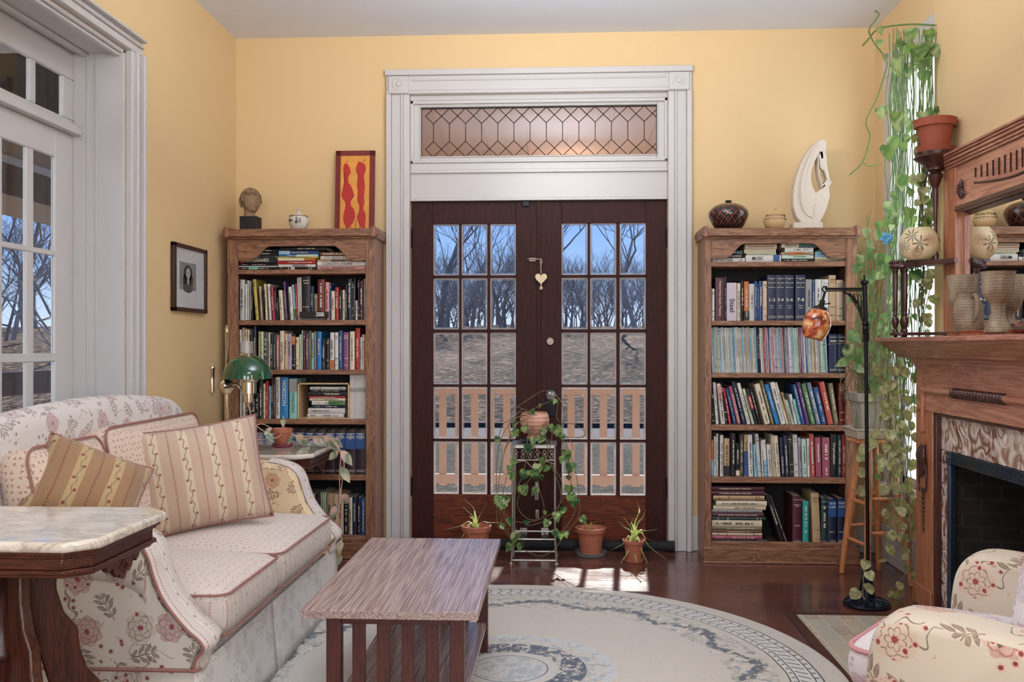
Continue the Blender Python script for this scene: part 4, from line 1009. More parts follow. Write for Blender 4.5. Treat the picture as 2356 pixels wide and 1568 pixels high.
# wooden box on the fourth shelf with a stack of books in it
ys = CY + .022; A = px(500 + 630 * sL, 900, y=ys).x; B = px(500 + 1034 * sL, 900, y=ys).x; zt_ = LZ[3] + (498 - 215) * sL / F * ys
wb = thing('wooden_crate', ((A + B) / 2, ys + .1, LZ[3]), 'pale wooden crate on its side holding a stack of books on the fourth shelf', 'crate')
M_pine = wood('pine_crate', 'B08A62', 'D8BE96', 'x', .6)
for nm_, a_, b_ in (('side_board', (A, ys, LZ[3] + .0005), (A + .008, ys + .2, zt_)), ('side_board', (B - .008, ys, LZ[3] + .0005), (B, ys + .2, zt_)), ('top_board', (A, ys, zt_ - .006), (B, ys + .2, zt_ + .001)), ('bottom_board', (A + .008, ys, LZ[3] + .0005), (B - .008, ys + .2, LZ[3] + .006))):
    m = MB(); m.box(a_, b_); m.build(nm_, M_pine, wb, world=True)
stacked([(705, 990, 460, 492, 'w'), (710, 1000, 416, 460, 'lg', TF('COMPLETE WORKS', .35, .5, .3)), (747, 995, 391, 416, 'nv'), (740, 995, 359, 391, 'w', None, ('gn', .52, .99)), (722, 1003, 338, 359, 'cr'), (715, 1000, 321, 338, 'r'), (712, 1012, 288, 321, 'k', TF('THE ROAD', .62, .4, .5)), (725, 1000, 271, 288, 'k'), (725, 1005, 247, 271, 'lg')], 500, 820, sL, 492, LZ[3] + .0062, 'corner', 3, 'the crate,', 'books in the wooden crate', yshift=.0)
q = random.Random(4)
for i in range(12):
    w_ = (1168 - 1037) / 12; xa = 1037 + w_ * i
    standing([(xa, xa + w_, 150, 'w')], None, 500, 820, sL, 498, LZ[3], 'corner', 3, 'row of matching white journals on the fourth shelf', 'magazine')
    for o in list(COL.objects)[-2:]: pass
_mj = [o for o in COL.objects if o.get('group') == 'row of matching white journals on the fourth shelf']
for i, o in enumerate(_mj): o['label'] = 'white journal with dark arc on spine, %s in matching row beside crate' % ordn(i)
for o in _mj:
    for ch in list(o.children):
        if ch.name.startswith('spine_title'): bpy.data.objects.remove(ch)
    m = MB(); m.tube([(.003 * math.sin(a_) - .001, -.0045, .165 + .012 * math.cos(a_)) for a_ in [k * .3 for k in range(0, 11)]], .0009, 4); m.build('spine_mark', M_tdark, o)
q = random.Random(9)
L5 = []
for i in range(12):
    xa = 1085 - 79 * i; L5.append((xa, xa + 76, 583, 'vo', None, [('THE', .9, .5, .035, 0), ('WORKS', .85, .8, .045, 0), ('OF', .80, .3, .025, 0)], ('bl', .57, .93), 1))
standing([r for r in L5[::-1] if r[0] > 170], None, 500, 820, sL, 932, LZ[4], 'corner', 4, 'matching dark volumes with blue labels on the fifth shelf')
L6 = [(632, 672, 1075, 'br'), (683, 733, 1085, 'k', None, T('Diary of Laurence', .5, .8, .5)), (736, 764, 1090, 'cr'), (766, 804, 1095, 'dk'), (806, 819, 1075, 'pg'), (820, 837, 1080, 'pg'), (838, 854, 1078, 'mi'), (856, 905, 1085, 'tan'), (906, 945, 1090, 'be'), (946, 989, 1095, 'be'), (991, 1030, 1120, 'k'), (1031, 1058, 1120, 'cr'), (1060, 1091, 1115, 'nv'), (1096, 1126, 1118, 'nv'), (1128, 1161, 1120, 'bl', None, T('LEAD THE BOOKS ENTIRELY', .5, .85, .4)), (1165, 1178, 1150, 'w')]
standing(L6, None, 500, 820, sL, 1410, LZ[5], 'corner', 5, 'books on the bottom shelf of the corner bookcase')
# black box and spiral notebook lying in front on the second shelf
a_ = px(500 + 643 * sL, 728, y=CY + .005); b_ = px(500 + 868 * sL, 728, y=CY + .005)
m = MB(); m.box((0, 0, 0), (b_.x - a_.x, .02, .036)); bx = tag(m.build('black_box', M_blk, loc=(a_.x, CY + .003, LZ[1] + .0115), bevel=.002), 'flat black box with a white label lying before the books on the second shelf', 'box')
m = MB(); m.box(((b_.x - a_.x) * .58, -.001, .01), ((b_.x - a_.x) * .86, 0, .031)); m.build('label', plain('D8D6D0', .6), bx, smooth=0)
m = MB(); put_text(m, 'MSFT', .045, .011, Matrix.Translation(((b_.x - a_.x) * .71, -.0015, .02))); m.build('label_lettering', M_tdark, bx, smooth=0)
m = MB(); m.box((0, 0, 0), (.15, .02, .006)); nb = tag(m.build('notebook', M_blk, loc=(a_.x + .004, CY + .003, LZ[1] + .002)), 'thin black spiral notebook lying beneath the black box', 'notebook')
m = MB()
for i in range(22): m.tube([(.004 + i * .0066 , -.003 + .003 * math.cos(t_), .003 + .0035 * math.sin(t_)) for t_ in [k * 1.05 for k in range(6)]], .0009, 4, closed=True)
m.build('spiral_wire', plain('D0CCC6', .3, .5), nb)

# --- bookcase by the stool
sR = 420 / 1176
G2 = 'books stacked on the top shelf of the stool bookcase'
stacked([(137, 347, 823, 850, 'w', None, ('g', .48, .62)), (135, 335, 801, 823, 'k', TF('DELTA CAPRICE', .65, .55, .5), ('r', .14, .3)), (133, 330, 777, 801, 'nv', None, ('te', .82, .99))], 1590, 300, sR, 850, RZ[0], 'stool', 0, 'first stack on', G2)
stacked([(352, 580, 805, 850, 'w', TF('MUSIC', .34, .32, .5), ('bl', .78, .95)), (360, 550, 794, 805, 'pg'), (343, 547, 766, 794, 'cr', TF('A Human Touch To U.S. Foreign Policy', .5, .9, .32)), (347, 553, 737, 766, 'be', TF('Communications Education', .5, .85, .32))], 1590, 300, sR, 850, RZ[0], 'stool', 0, 'second stack on', G2)
stacked([(585, 788, 829, 850, 'dk'), (583, 788, 807, 829, 'w', None, ('mi', .0, .9)), (583, 788, 788, 807, 'tan', None, ('or_', .25, .7)), (605, 788, 759, 788, 'w'), (583, 822, 733, 759, 'cr', TF("Shadow", .25, .32, .6), ('te', .47, .99))], 1590, 300, sR, 850, RZ[0], 'stool', 0, 'third stack on', G2)
stacked([(798, 1000, 836, 850, 'be'), (798, 1000, 820, 836, 'cr'), (800, 1000, 787, 820, 'lb'), (805, 995, 778, 787, 'gn'), (830, 960, 768, 778, 'gn')], 1590, 300, sR, 850, RZ[0], 'stool', 0, 'fourth stack on', G2)
EP = lambda s: [('The', .9, .2, .02, 0), ('Encyclopedia', .83, .8, .03, 0), ('of', .78, .12, .02, 0), ('Philosophy', .73, .8, .03, 0), (s, .455, .72, .07, 0), ('Volume', .33, .5, .02, 0), ('Index', .28, .4, .02, 0), ('New Edition', .1, .6, .02, 0)]
R2 = [(133, 152, 1015, 'w'), (157, 216, 945, 'ma', None, T("Webster's New Graphic Thesaurus", .52, .82, .28)), (217, 227, 940, 'nv'), (230, 295, 978, 'ch', None, T('Stael', .4, .35, .5)), (297, 319, 980, 'cr'), (320, 340, 965, 'k'), (342, 373, 970, 'or_', None, None, ('k', .02, .25)), (374, 410, 985, 'lg'), (411, 424, 968, 'bl'), (425, 437, 980, 'bl'), (438, 461, 968, 'bl', None, T('Third Edition', .62, .5, .6)), (463, 489, 968, 'be'), (491, 547, 930, 'nv', None, EP('1-2'), None, 1), (548, 602, 930, 'nv', None, EP('3-4'), None, 1), (603, 664, 930, 'nv', None, EP('5-6'), None, 1), (673, 736, 930, 'nv', None, EP('7-8'), None, 1), (738, 779, 958, 'g'), (782, 796, 975, 'bl'), (800, 838, 958, 'lg'), (840, 886, 958, 'lg'), (888, 934, 932, 'tan'), (936, 979, 962, 'be'), (981, 999, 970, 'te')]
standing(R2, None, 1590, 300, sR, 1220, RZ[1], 'stool', 1, 'books on the second shelf of the stool bookcase')
q = random.Random(12); R3 = []; x_ = 137
while x_ < 878:
    w_ = q.uniform(9, 12.5); c_ = q.choice(['w', 'w', 'lg', 'cr', 'lb', 'sb', 'lg', 'be', 'w', 'mi'] if x_ < 420 else ['w', 'sb', 'li', 'pk', 'be', 'w', 'lg', 'k', 'sk', 'bl', 'w', 'ch'] if x_ < 640 else ['pk', 'w', 'li', 'sb', 'mi', 'w', 'ch', 'lg', 'w', 'cr', 'tan', 'pg'])
    if q.random() < .12: c_ = q.choice(['k', 'bb', 'te', 'bl'])
    if 700 < x_ < 712: c_ = 'mu'
    R3.append((x_, min(x_ + w_, 882), 1266 + q.uniform(-3, 5), c_, -13)); x_ += w_
standing(R3, None, 1590, 300, sR, 1555, RZ[2], 'stool', 2, 'magazines on the third shelf of the stool bookcase', 'magazine')
standing([(888, 943, 1310, 'nv', None, [('STOREY', .82, .7, .04, 0)], None, 1), (946, 998, 1310, 'nv', None, [('STOREY', .82, .7, .04, 0)], None, 1)], None, 1590, 300, sR, 1555, RZ[2], 'stool', 2, 'navy volumes beside the magazines')
_nv = [o for o in COL.objects if o.get('group') == 'navy volumes beside the magazines']
for o, s_ in zip(_nv, ('nearer the magazines', 'against the case side')): o['label'] = 'thick navy volume with silver bands on third shelf of stool bookcase, ' + s_
sR2 = 420 / 1317
R4 = [(150, 165, 250, 'k', -2), (179, 199, 180, 'w', -22), (217, 247, 190, 'w', -34, None, ('pk', .6, .95)), (248, 265, 195, 'k', -38), (272, 291, 222, 'r', -44), (306, 328, 222, 'bl', -58), (333, 360, 208, 'rs', -64, T('PSYCHOGENESIS', .42, .75, .6)), (370, 397, 175, 'nv', -80), (404, 429, 185, 'w', -74), (437, 457, 225, 'pg', -68), (459, 482, 225, 'k', -68, T('BRUIT', .6, .3, .6), ('r', .42, .8)), (486, 507, 225, 'k', -68), (530, 571, 190, 'cr', -76), (578, 601, 165, 'ol', -84), (608, 640, 195, 'bb', -80, T("L'Ange ailleurs", .6, .45, .5)), (648, 683, 178, 'w', -82), (686, 706, 180, 'cr', -84), (709, 723, 250, 'tan', -58), (726, 745, 305, 'mi', -50), (748, 768, 265, 'w', -40), (773, 794, 300, 'aq', -42), (797, 822, 195, 'bl', -66, T('RICE IN THE VALLEY', .55, .7, .4)), (829, 856, 180, 'pu', -70), (864, 897, 188, 'gn', -70), (905, 936, 180, 'sl', -72), (942, 978, 215, 'bl', -62), (988, 1027, 175, 'sk', -66), (1034, 1067, 185, 'ol', -44), (1070, 1112, 185, 'dr', -6)]
standing(R4, None, 1590, 820, sR2, 480, RZ[3], 'stool', 3, 'leaning books on the fourth shelf of the stool bookcase')
R5 = [(145, 163, 598, 'or_', None, None, ('lb', .02, .45)), (166, 182, 575, 'w'), (183, 197, 555, 'w'), (198, 208, 570, 'k'), (209, 234, 563, 'w'), (238, 277, 588, 'tan', None, None, ('k', .02, .28)), (278, 287, 555, 'k'), (289, 321, 550, 'k'), (323, 350, 625, 'k', None, None, ('cr', .02, .18)), (352, 378, 560, 'sp'), (383, 410, 560, 'tan', None, None, ('bl', .02, .6)), (415, 449, 560, 'w', -8), (455, 481, 630, 'lb', -8), (484, 508, 552, 'lg', -22), (512, 526, 600, 'w', -8), (528, 551, 595, 'w', -14, None, ('lb', .02, .45)), (556, 586, 630, 'w', -12), (588, 600, 560, 'cr', -14), (602, 614, 562, 'cr', -16), (617, 645, 565, 'cr', -20), (652, 675, 578, 'nv', -16, T('STENDHAL', .3, .45, .6)), (680, 707, 563, 'nv', -16), (711, 738, 563, 'dk', -16), (745, 777, 557, 'lg', -12), (780, 801, 580, 'li', -10), (805, 838, 588, 'mi', -10), (840, 858, 585, 'w', -6), (862, 896, 553, 'sk', -12), (901, 941, 577, 'rs', -8), (948, 1002, 577, 'rs', -4), (1006, 1055, 555, 'k', None, T('Orphealism', .55, .5, .5)), (1058, 1085, 560, 'dg'), (1088, 1118, 555, 'r')]
standing(R5, None, 1590, 820, sR2, 858, RZ[4], 'stool', 4, 'books on the fifth shelf of the stool bookcase')
R6s = [(147, 550, 1308, 1347, 'k'), (150, 513, 1282, 1308, 'rs'), (152, 513, 1264, 1282, 'cr'), (150, 510, 1245, 1264, 'br'), (147, 510, 1220, 1245, 'ol'), (152, 512, 1173, 1220, 'cr'), (147, 540, 1151, 1173, 'dg'), (150, 525, 1121, 1151, 'ma', TF('BASIC JOURNAL STRUCTURES OF MIND', .5, .75, .4)), (150, 515, 1100, 1121, 'g'), (160, 540, 1072, 1100, 'cr'), (180, 547, 1036, 1072, 'cr'), (160, 540, 1026, 1036, 'br'), (160, 530, 998, 1026, 'tan'), (147, 530, 966, 998, 'ma', TF('FOREIGN ANCIENT HISTORY', .45, .6, .35)), (147, 530, 934, 966, 'ma', TF('FOREIGN ANCIENT HISTORY', .45, .6, .35))]
stacked(R6s, 1590, 820, sR2, 1347, RZ[5], 'stool', 5, 'the tall stack,', 'books in the tall stack on the bottom shelf')
R6 = [(650, 680, 990, 'k', -118, T('TREASURES', .6, .4, .4)), (683, 703, 1000, 'dk', -120), (733, 797, 995, 'ma', None, [('REAL', .8, .4, .03, 0), ('BOOKS', .4, .5, .03, 0)], None, 1), (806, 850, 1035, 'tl'), (880, 937, 975, 'tan', -16), (939, 985, 1010, 'dg', None, None, None, 1), (988, 1047, 1015, 'nv', None, None, ('bl', .62, .96), 1), (1057, 1115, 1012, 'nv', None, None, ('bl', .62, .96), 1)]
standing(R6, None, 1590, 820, sR2, 1347, RZ[5], 'stool', 5, 'books on the bottom shelf of the stool bookcase')

# ---------------------------------------------------------------- things on the bookcases
# stone head on a black block
p = px(580, 527, y=CY + .10); b = thing('stone_bust', (p.x, CY + .075, LTOP - .001), 'small brown stone classical head on a black block atop the corner bookcase', 'sculpture')
m = MB(); m.box((-.05, -.045, 0), (.05, .045, .082)); m.build('block', M_blk, b, bevel=.002)
M_stone = plain('8E7458', .8, 0, .3, 40, .3)
HF = Vector((.78, -.62, 0)).normalized(); HS = Vector((.62, .78, 0))
def headfn(d):
    s_ = d.dot(HF); w_ = d.dot(HS); z = d.z; g = lambda a, c, k: math.exp(-((a - c) / k) ** 2)
    r = 1.0 - .10 * max(0, -z) * (1 if s_ < .3 else .2)
    if s_ < .1: r -= .22 * max(0, -z - .15)
    if s_ > .2:
        r += .26 * g(w_, 0, .10) * g(z, -.10, .10) + .14 * g(w_, 0, .09) * g(z, .06, .12)            # nose and bridge
        r += .07 * g(z, .24, .09) * g(w_, 0, .5) - .10 * (g(w_, .27, .12) + g(w_, -.27, .12)) * g(z, .10, .08)   # brow, eye hollows
        r += .045 * (g(w_, .27, .07) + g(w_, -.27, .07)) * g(z, .10, .045)
        r += .09 * g(w_, 0, .16) * g(z, -.37, .035) + .08 * g(w_, 0, .14) * g(z, -.47, .035) - .07 * g(w_, 0, .2) * g(z, -.42, .02)
        r += .14 * g(w_, 0, .2) * g(z, -.72, .12) - .06 * g(w_, 0, .2) * g(z, -.57, .05)
        r -= .06 * (g(w_, .6, .15) + g(w_, -.6, .15)) * g(z, -.45, .25)
    return r
m = MB(); m.sph((0, 0, .172), .056, 64, 48, sq=(.98, 1.0, 1.28), fn=headfn)
m.loft([[(.033 * s_ * math.cos(a) - .006 - z * .02, .031 * s_ * math.sin(a) + .004, z) for a in [i * math.pi / 10 for i in range(20)]] for z, s_ in ((.0825, 1.12), (.09, 1.0), (.12, .9), (.15, .95))])
q = random.Random(6)
for k in range(240):
    d = Vector((q.gauss(0, 1), q.gauss(0, 1), q.gauss(.35, .8))).normalized(); s_ = d.dot(HF)
    if (s_ > .35 and d.z < .55) or d.z < -.5 or (s_ > -.15 and d.z < .0): continue
    c = Vector((0, 0, .172)) + Vector((d.x * .056, d.y * .058, d.z * .071)) * 1.03; t_ = d.cross(Vector((0, 0, 1))).normalized(); u_ = t_.cross(d)
    a0 = q.uniform(0, 6); m.tube([c + (t_ * math.cos(a0 + i * .6) + u_ * math.sin(a0 + i * .6)) * (.010 - i * .0006) + d * .002 for i in range(8)], .0042, 6)
m.build('head', M_stone, b, smooth=80)
# small white vase
p = px(690, 527, y=CY + .1)
v_ = thing('porcelain_vase', (p.x, CY + .075, LTOP - .001), 'small round white vase with dark brushed marks and narrow neck on the corner bookcase', 'vase')
m = MB(); m.lathe([(.03, 0), (.034, .002), (.052, .03), (.0575, .056), (.052, .078), (.034, .092), (.012, .1), (.009, .11), (.011, .118), (.017, .122), (.014, .124), (.008, .118)], n=36); m.build('body', plain('D8D2C8', .2, 0, .03), v_, smooth=60)
m = MB()
def on_vase(m, th0, z0, pts, w=.0016, R0=.0585):
    P = []
    for a, h in pts:
        z = z0 + h; r = .0592 * math.sqrt(max(.05, 1 - ((z - .054) / .058) ** 2)) if abs(z - .054) < .05 else .03
        r = max(r, .02); P.append((r * math.cos(th0 + a), r * math.sin(th0 + a), z))
    m.tube(P, w, 5)
for i in range(40):
    a = i * math.pi / 20; on_vase(m, a, .083, [(0, 0), (.08, .004), (.12, -.002)], .0012)
for st in ([(-.1, .012), (.1, .008)], [(0, .02), (-.02, -.018)], [(-.12, -.004), (.14, -.002)], [(.05, -.005), (.14, -.02)], [(-.05, -.005), (-.14, -.018)], [(.26, .01), (.26, -.014), (.4, -.014), (.4, .01), (.26, .01)], [(-.75, 0), (-.45, 0)], [(-.45, .006), (-.45, -.006)], [(-.9, .008), (-.8, -.01), (-.72, .01)]):
    on_vase(m, -math.pi / 2 + .05, .056, st, .0020)
m.build('painted_mark', M_tdark, v_)
# red and orange painting leaning on the wall
pa, pb = px(771, 524, y=WY - .06), px(864, 347, y=WY - .02); Wp = pb.x - pa.x; Hp = pb.z - (LTOP - .001)
pt = thing('painting', ((pa.x + pb.x) / 2, WY - .075, LTOP - .001), 'tall painting of two red figures on yellow, dark red frame, atop corner bookcase', 'painting')
Ml = rotm((R(-4), 0, 0)); fr_ = .0295
m = MB()
for a_, b_ in (((-Wp / 2, 0, 0), (-Wp / 2 + fr_, .018, Hp)), ((Wp / 2 - fr_, 0, 0), (Wp / 2, .018, Hp)), ((-Wp / 2, 0, Hp - fr_), (Wp / 2, .018, Hp)), ((-Wp / 2, 0, 0), (Wp / 2, .018, .006))): m.box(a_, b_, M=Ml)
m.build('frame', plain('6E1C16', .5, 0, .15), pt)
m = MB(); m.box((-Wp / 2 + .01, .004, .004), (Wp / 2 - .01, .016, Hp - .01), M=Ml); m.build('canvas', plain('D9963F', .6, 0, .2, 14), pt)
M_redp = plain('B0221C', .5, 0, .25, 30)
iw, ih = Wp - 2 * fr_, Hp - fr_
def blob(m, rows, yo=-.0005):
    # rows (z fraction, x0, x1)
    pts = [(-iw / 2 + iw * r_[1], ih * r_[0]) for r_ in rows] + [(-iw / 2 + iw * r_[2], ih * r_[0]) for r_ in rows[::-1]]
    k = len(rows)
    for i in range(k - 1):
        a0, a1 = rows[i], rows[i + 1]
        m.add([(-iw / 2 + iw * a0[1], .003 + yo, ih * a0[0]), (-iw / 2 + iw * a0[2], .003 + yo, ih * a0[0]), (-iw / 2 + iw * a1[2], .003 + yo, ih * a1[0]), (-iw / 2 + iw * a1[1], .003 + yo, ih * a1[0])], [(0, 1, 2, 3)], 0, Ml)
m = MB()
blob(m, [(.90, .14, .19), (.88, .11, .27), (.83, .09, .33), (.78, .10, .35), (.73, .11, .27), (.66, .13, .27), (.61, .10, .37), (.56, .08, .43), (.50, .03, .47), (.46, .07, .42), (.41, .17, .36), (.36, .19, .38), (.32, .17, .47), (.26, .13, .52), (.20, .11, .52), (.14, .15, .45), (.10, .20, .36), (.07, .22, .28)])
blob(m, [(.925, .62, .66), (.89, .57, .83), (.84, .52, .87), (.79, .54, .85), (.74, .61, .80), (.68, .58, .82), (.61, .57, .85), (.55, .60, .83), (.48, .59, .82), (.42, .59, .80), (.36, .66, .80), (.31, .66, .80), (.27, .64, .86), (.22, .58, .89), (.16, .62, .88), (.11, .68, .87), (.07, .76, .86)])
m.build('red_figures', M_redp, pt, smooth=0)
m = MB()
for l_ in (((.14, .78), (.16, .62)), ((.40, .45), (.50, .50)), ((.21, .91), (.23, .93)), ((.79, .92), (.83, .95)), ((.36, .1), (.42, .02)), ((.56, .18), (.53, .06)), ((.70, .12), (.68, .05)), ((.87, .07), (.84, .02)), ((.61, .78), (.60, .72)), ((.83, .44), (.82, .36))):
    (x0_, z0_), (x1_, z1_) = l_; m.tube([(-iw / 2 + iw * x0_, .002, ih * z0_), (-iw / 2 + iw * x1_, .002, ih * z1_)], .0016, 4, M=Ml)
m.build('black_strokes', M_tdark, pt)
# dark lattice vase
p = px(1676, 522, y=CY + .12)
v_ = thing('lattice_vase', (p.x, CY + .12, RTOP - .001), 'squat dark vase with diamond lattice pattern on the stool bookcase', 'vase')
def lattice():
    t = NT('lattice_glaze'); co = t.tex(); x, y, z = t.sep(co); th = t.m('ARCTAN2', y, x)
    a = t.m('MULTIPLY', th, 16 / (2 * math.pi)); b = t.m('MULTIPLY', z, 21.0)
    l1 = t.m('ABSOLUTE', t.m('SUBTRACT', t.m('FRACT', t.m('ADD', t.m('ADD', a, b), 40)), .5)); l2 = t.m('ABSOLUTE', t.m('SUBTRACT', t.m('FRACT', t.m('ADD', t.m('SUBTRACT', a, b), 40)), .5))
    ln = t.m('LESS_THAN', t.m('MINIMUM', l1, l2), .07); ct = t.m('GREATER_THAN', t.m('MINIMUM', l1, l2), .36)
    ms = t.m('MULTIPLY', t.m('GREATER_THAN', z, .03), t.m('LESS_THAN', z, .15))
    col = t.mix(t.m('MULTIPLY', ln, ms), '1C0F10', '7A3B30'); col = t.mix(t.m('MULTIPLY', ct, ms), col, '2F3E40')
    return t.pbr(col, .18, Coat_Weight=.6)
m = MB(); m.lathe([(.06, 0), (.066, .002), (.088, .035), (.108, .075), (.113, .095), (.108, .115), (.085, .14), (.05, .155), (.02, .162), (.016, .168), (.02, .174), (.014, .175), (.01, .168)], n=48); m.build('body', lattice(), v_, smooth=60)
# cream sphere box with script
p = px(1779, 522, y=CY + .10)
v_ = thing('sphere_jar', (p.x, CY + .07, RTOP - .001), 'small cream sphere jar with handwritten script and a tiny knob on the stool bookcase', 'jar')
m = MB(); m.lathe([(.028, 0), (.034, .002), (.052, .02), (.0615, .05), (.056, .078), (.04, .096), (.018, .105), (.006, .107), (.006, .112), (.003, .114)], n=36); m.build('body', plain('C9A877', .4, 0, .08), v_, smooth=60)
m = MB(); q = random.Random(3)
for z0_ in (.077, .058):
    a = -2.7
    while a < -.45:
        P = []
        for k in range(7):
            aa = a + k * .05; zz = z0_ + .006 * math.sin(k * 2.2 + a * 7) * (1.5 if z0_ > .07 else 1); rr = .0625 * math.sqrt(max(.1, 1 - ((zz - .052) / .06) ** 2)) + .0006; P.append((rr * math.cos(aa), rr * math.sin(aa), zz))
        m.tube(P, .0009, 4); a += .36
m.build('script', M_tdark, v_)
m = MB(); m.tube([(0, 0, .112), (.004, -.002, .118), (.010, -.002, .116)], .0018, 5); m.build('knob', plain('4A3A22', .6), v_)
# stone sculpture of a bowed figure
p = px(1852, 520, y=CY + .12); zz0 = RTOP - .001
s_ = thing('stone_sculpture', (p.x, CY + .10, zz0), 'tall cream stone sculpture of a curved bowing figure on the stool bookcase', 'sculpture')
M_carv = plain('D3C6B8', .7, 0, .06, 60, .1)
def SP(x, y): u = 1590 + x * sR; v = 300 + y * sR; q_ = px(u, v, y=CY + .12); return (q_.x - p.x, q_.z - zz0)
outer = [SP(*a) for a in ((690, 600), (660, 560), (643, 500), (641, 440), (648, 370), (665, 300), (690, 230), (720, 170), (755, 120), (785, 88), (820, 70), (850, 75), (858, 95), (850, 150), (858, 185), (860, 230), (872, 300), (882, 350), (870, 362), (874, 395), (878, 430), (860, 500), (835, 560), (812, 600))]
hole = [SP(*a) for a in ((800, 175), (778, 215), (760, 270), (756, 320), (768, 370), (788, 412), (812, 392), (832, 385), (818, 345), (806, 300), (800, 240))]
hole2 = [SP(*a) for a in ((815, 185), (828, 245), (845, 260), (862, 315), (852, 335), (832, 360), (815, 310), (808, 240))]
# outer body as a ring around the first opening
def ringshape(outer, holes, y0, y1):
    bm = bmesh.new()
    def loop(pts):
        vs = [bm.verts.new((a[0], y0, a[1])) for a in pts]; return [bm.edges.new((vs[i], vs[(i + 1) % len(vs)])) for i in range(len(vs))]
    es = loop(outer)
    for h in holes: es += loop(h)
    bmesh.ops.triangle_fill(bm, edges=es, use_beauty=True)
    r_ = bmesh.ops.extrude_face_region(bm, geom=list(bm.faces)); bmesh.ops.translate(bm, vec=(0, y1 - y0, 0), verts=[g for g in r_['geom'] if isinstance(g, bmesh.types.BMVert)])
    vs = [tuple(v.co) for v in bm.verts]; bm.verts.index_update(); fs = [tuple(v.index for v in f.verts) for f in bm.faces]; bm.free(); return vs, fs
m = MB(); vs, fs = ringshape(outer, [hole, hole2], -.035, .035); m.add(vs, fs); m.build('figure', M_carv, s_, bevel=.012, seg=3)
m = MB()
robe = [SP(*a) for a in ((800, 95), (765, 150), (730, 230), (705, 320), (695, 400), (702, 480), (725, 540), (768, 570))]
m.tube(smoothpath([(a[0], -.034, a[1]) for a in robe], 5), [.006 + .008 * math.sin(math.pi * i / 35) for i in range(36)], 8)
arm_ = [SP(*a) for a in ((812, 170), (825, 250), (845, 265), (868, 330), (880, 345), (850, 380), (835, 385))]; m.tube(smoothpath([(a[0], -.03, a[1]) for a in arm_], 4), .008, 8)
arm_ = [SP(*a) for a in ((785, 480), (778, 540), (768, 570))]; m.tube([(a[0], -.036, a[1]) for a in arm_], .004, 8)
m.sph((SP(838, 120)[0], -.01, SP(838, 120)[1]), .026, 16, 12, sq=(.9, 1, 1.3)); m.build('robe_fold', M_carv, s_, smooth=60)
m = MB(); a_ = SP(640, 622); b_ = SP(805, 605); m.box((a_[0], -.05, 0), (b_[0] + .02, .05, b_[1] + .004)); m.build('base', M_carv, s_, bevel=.003)
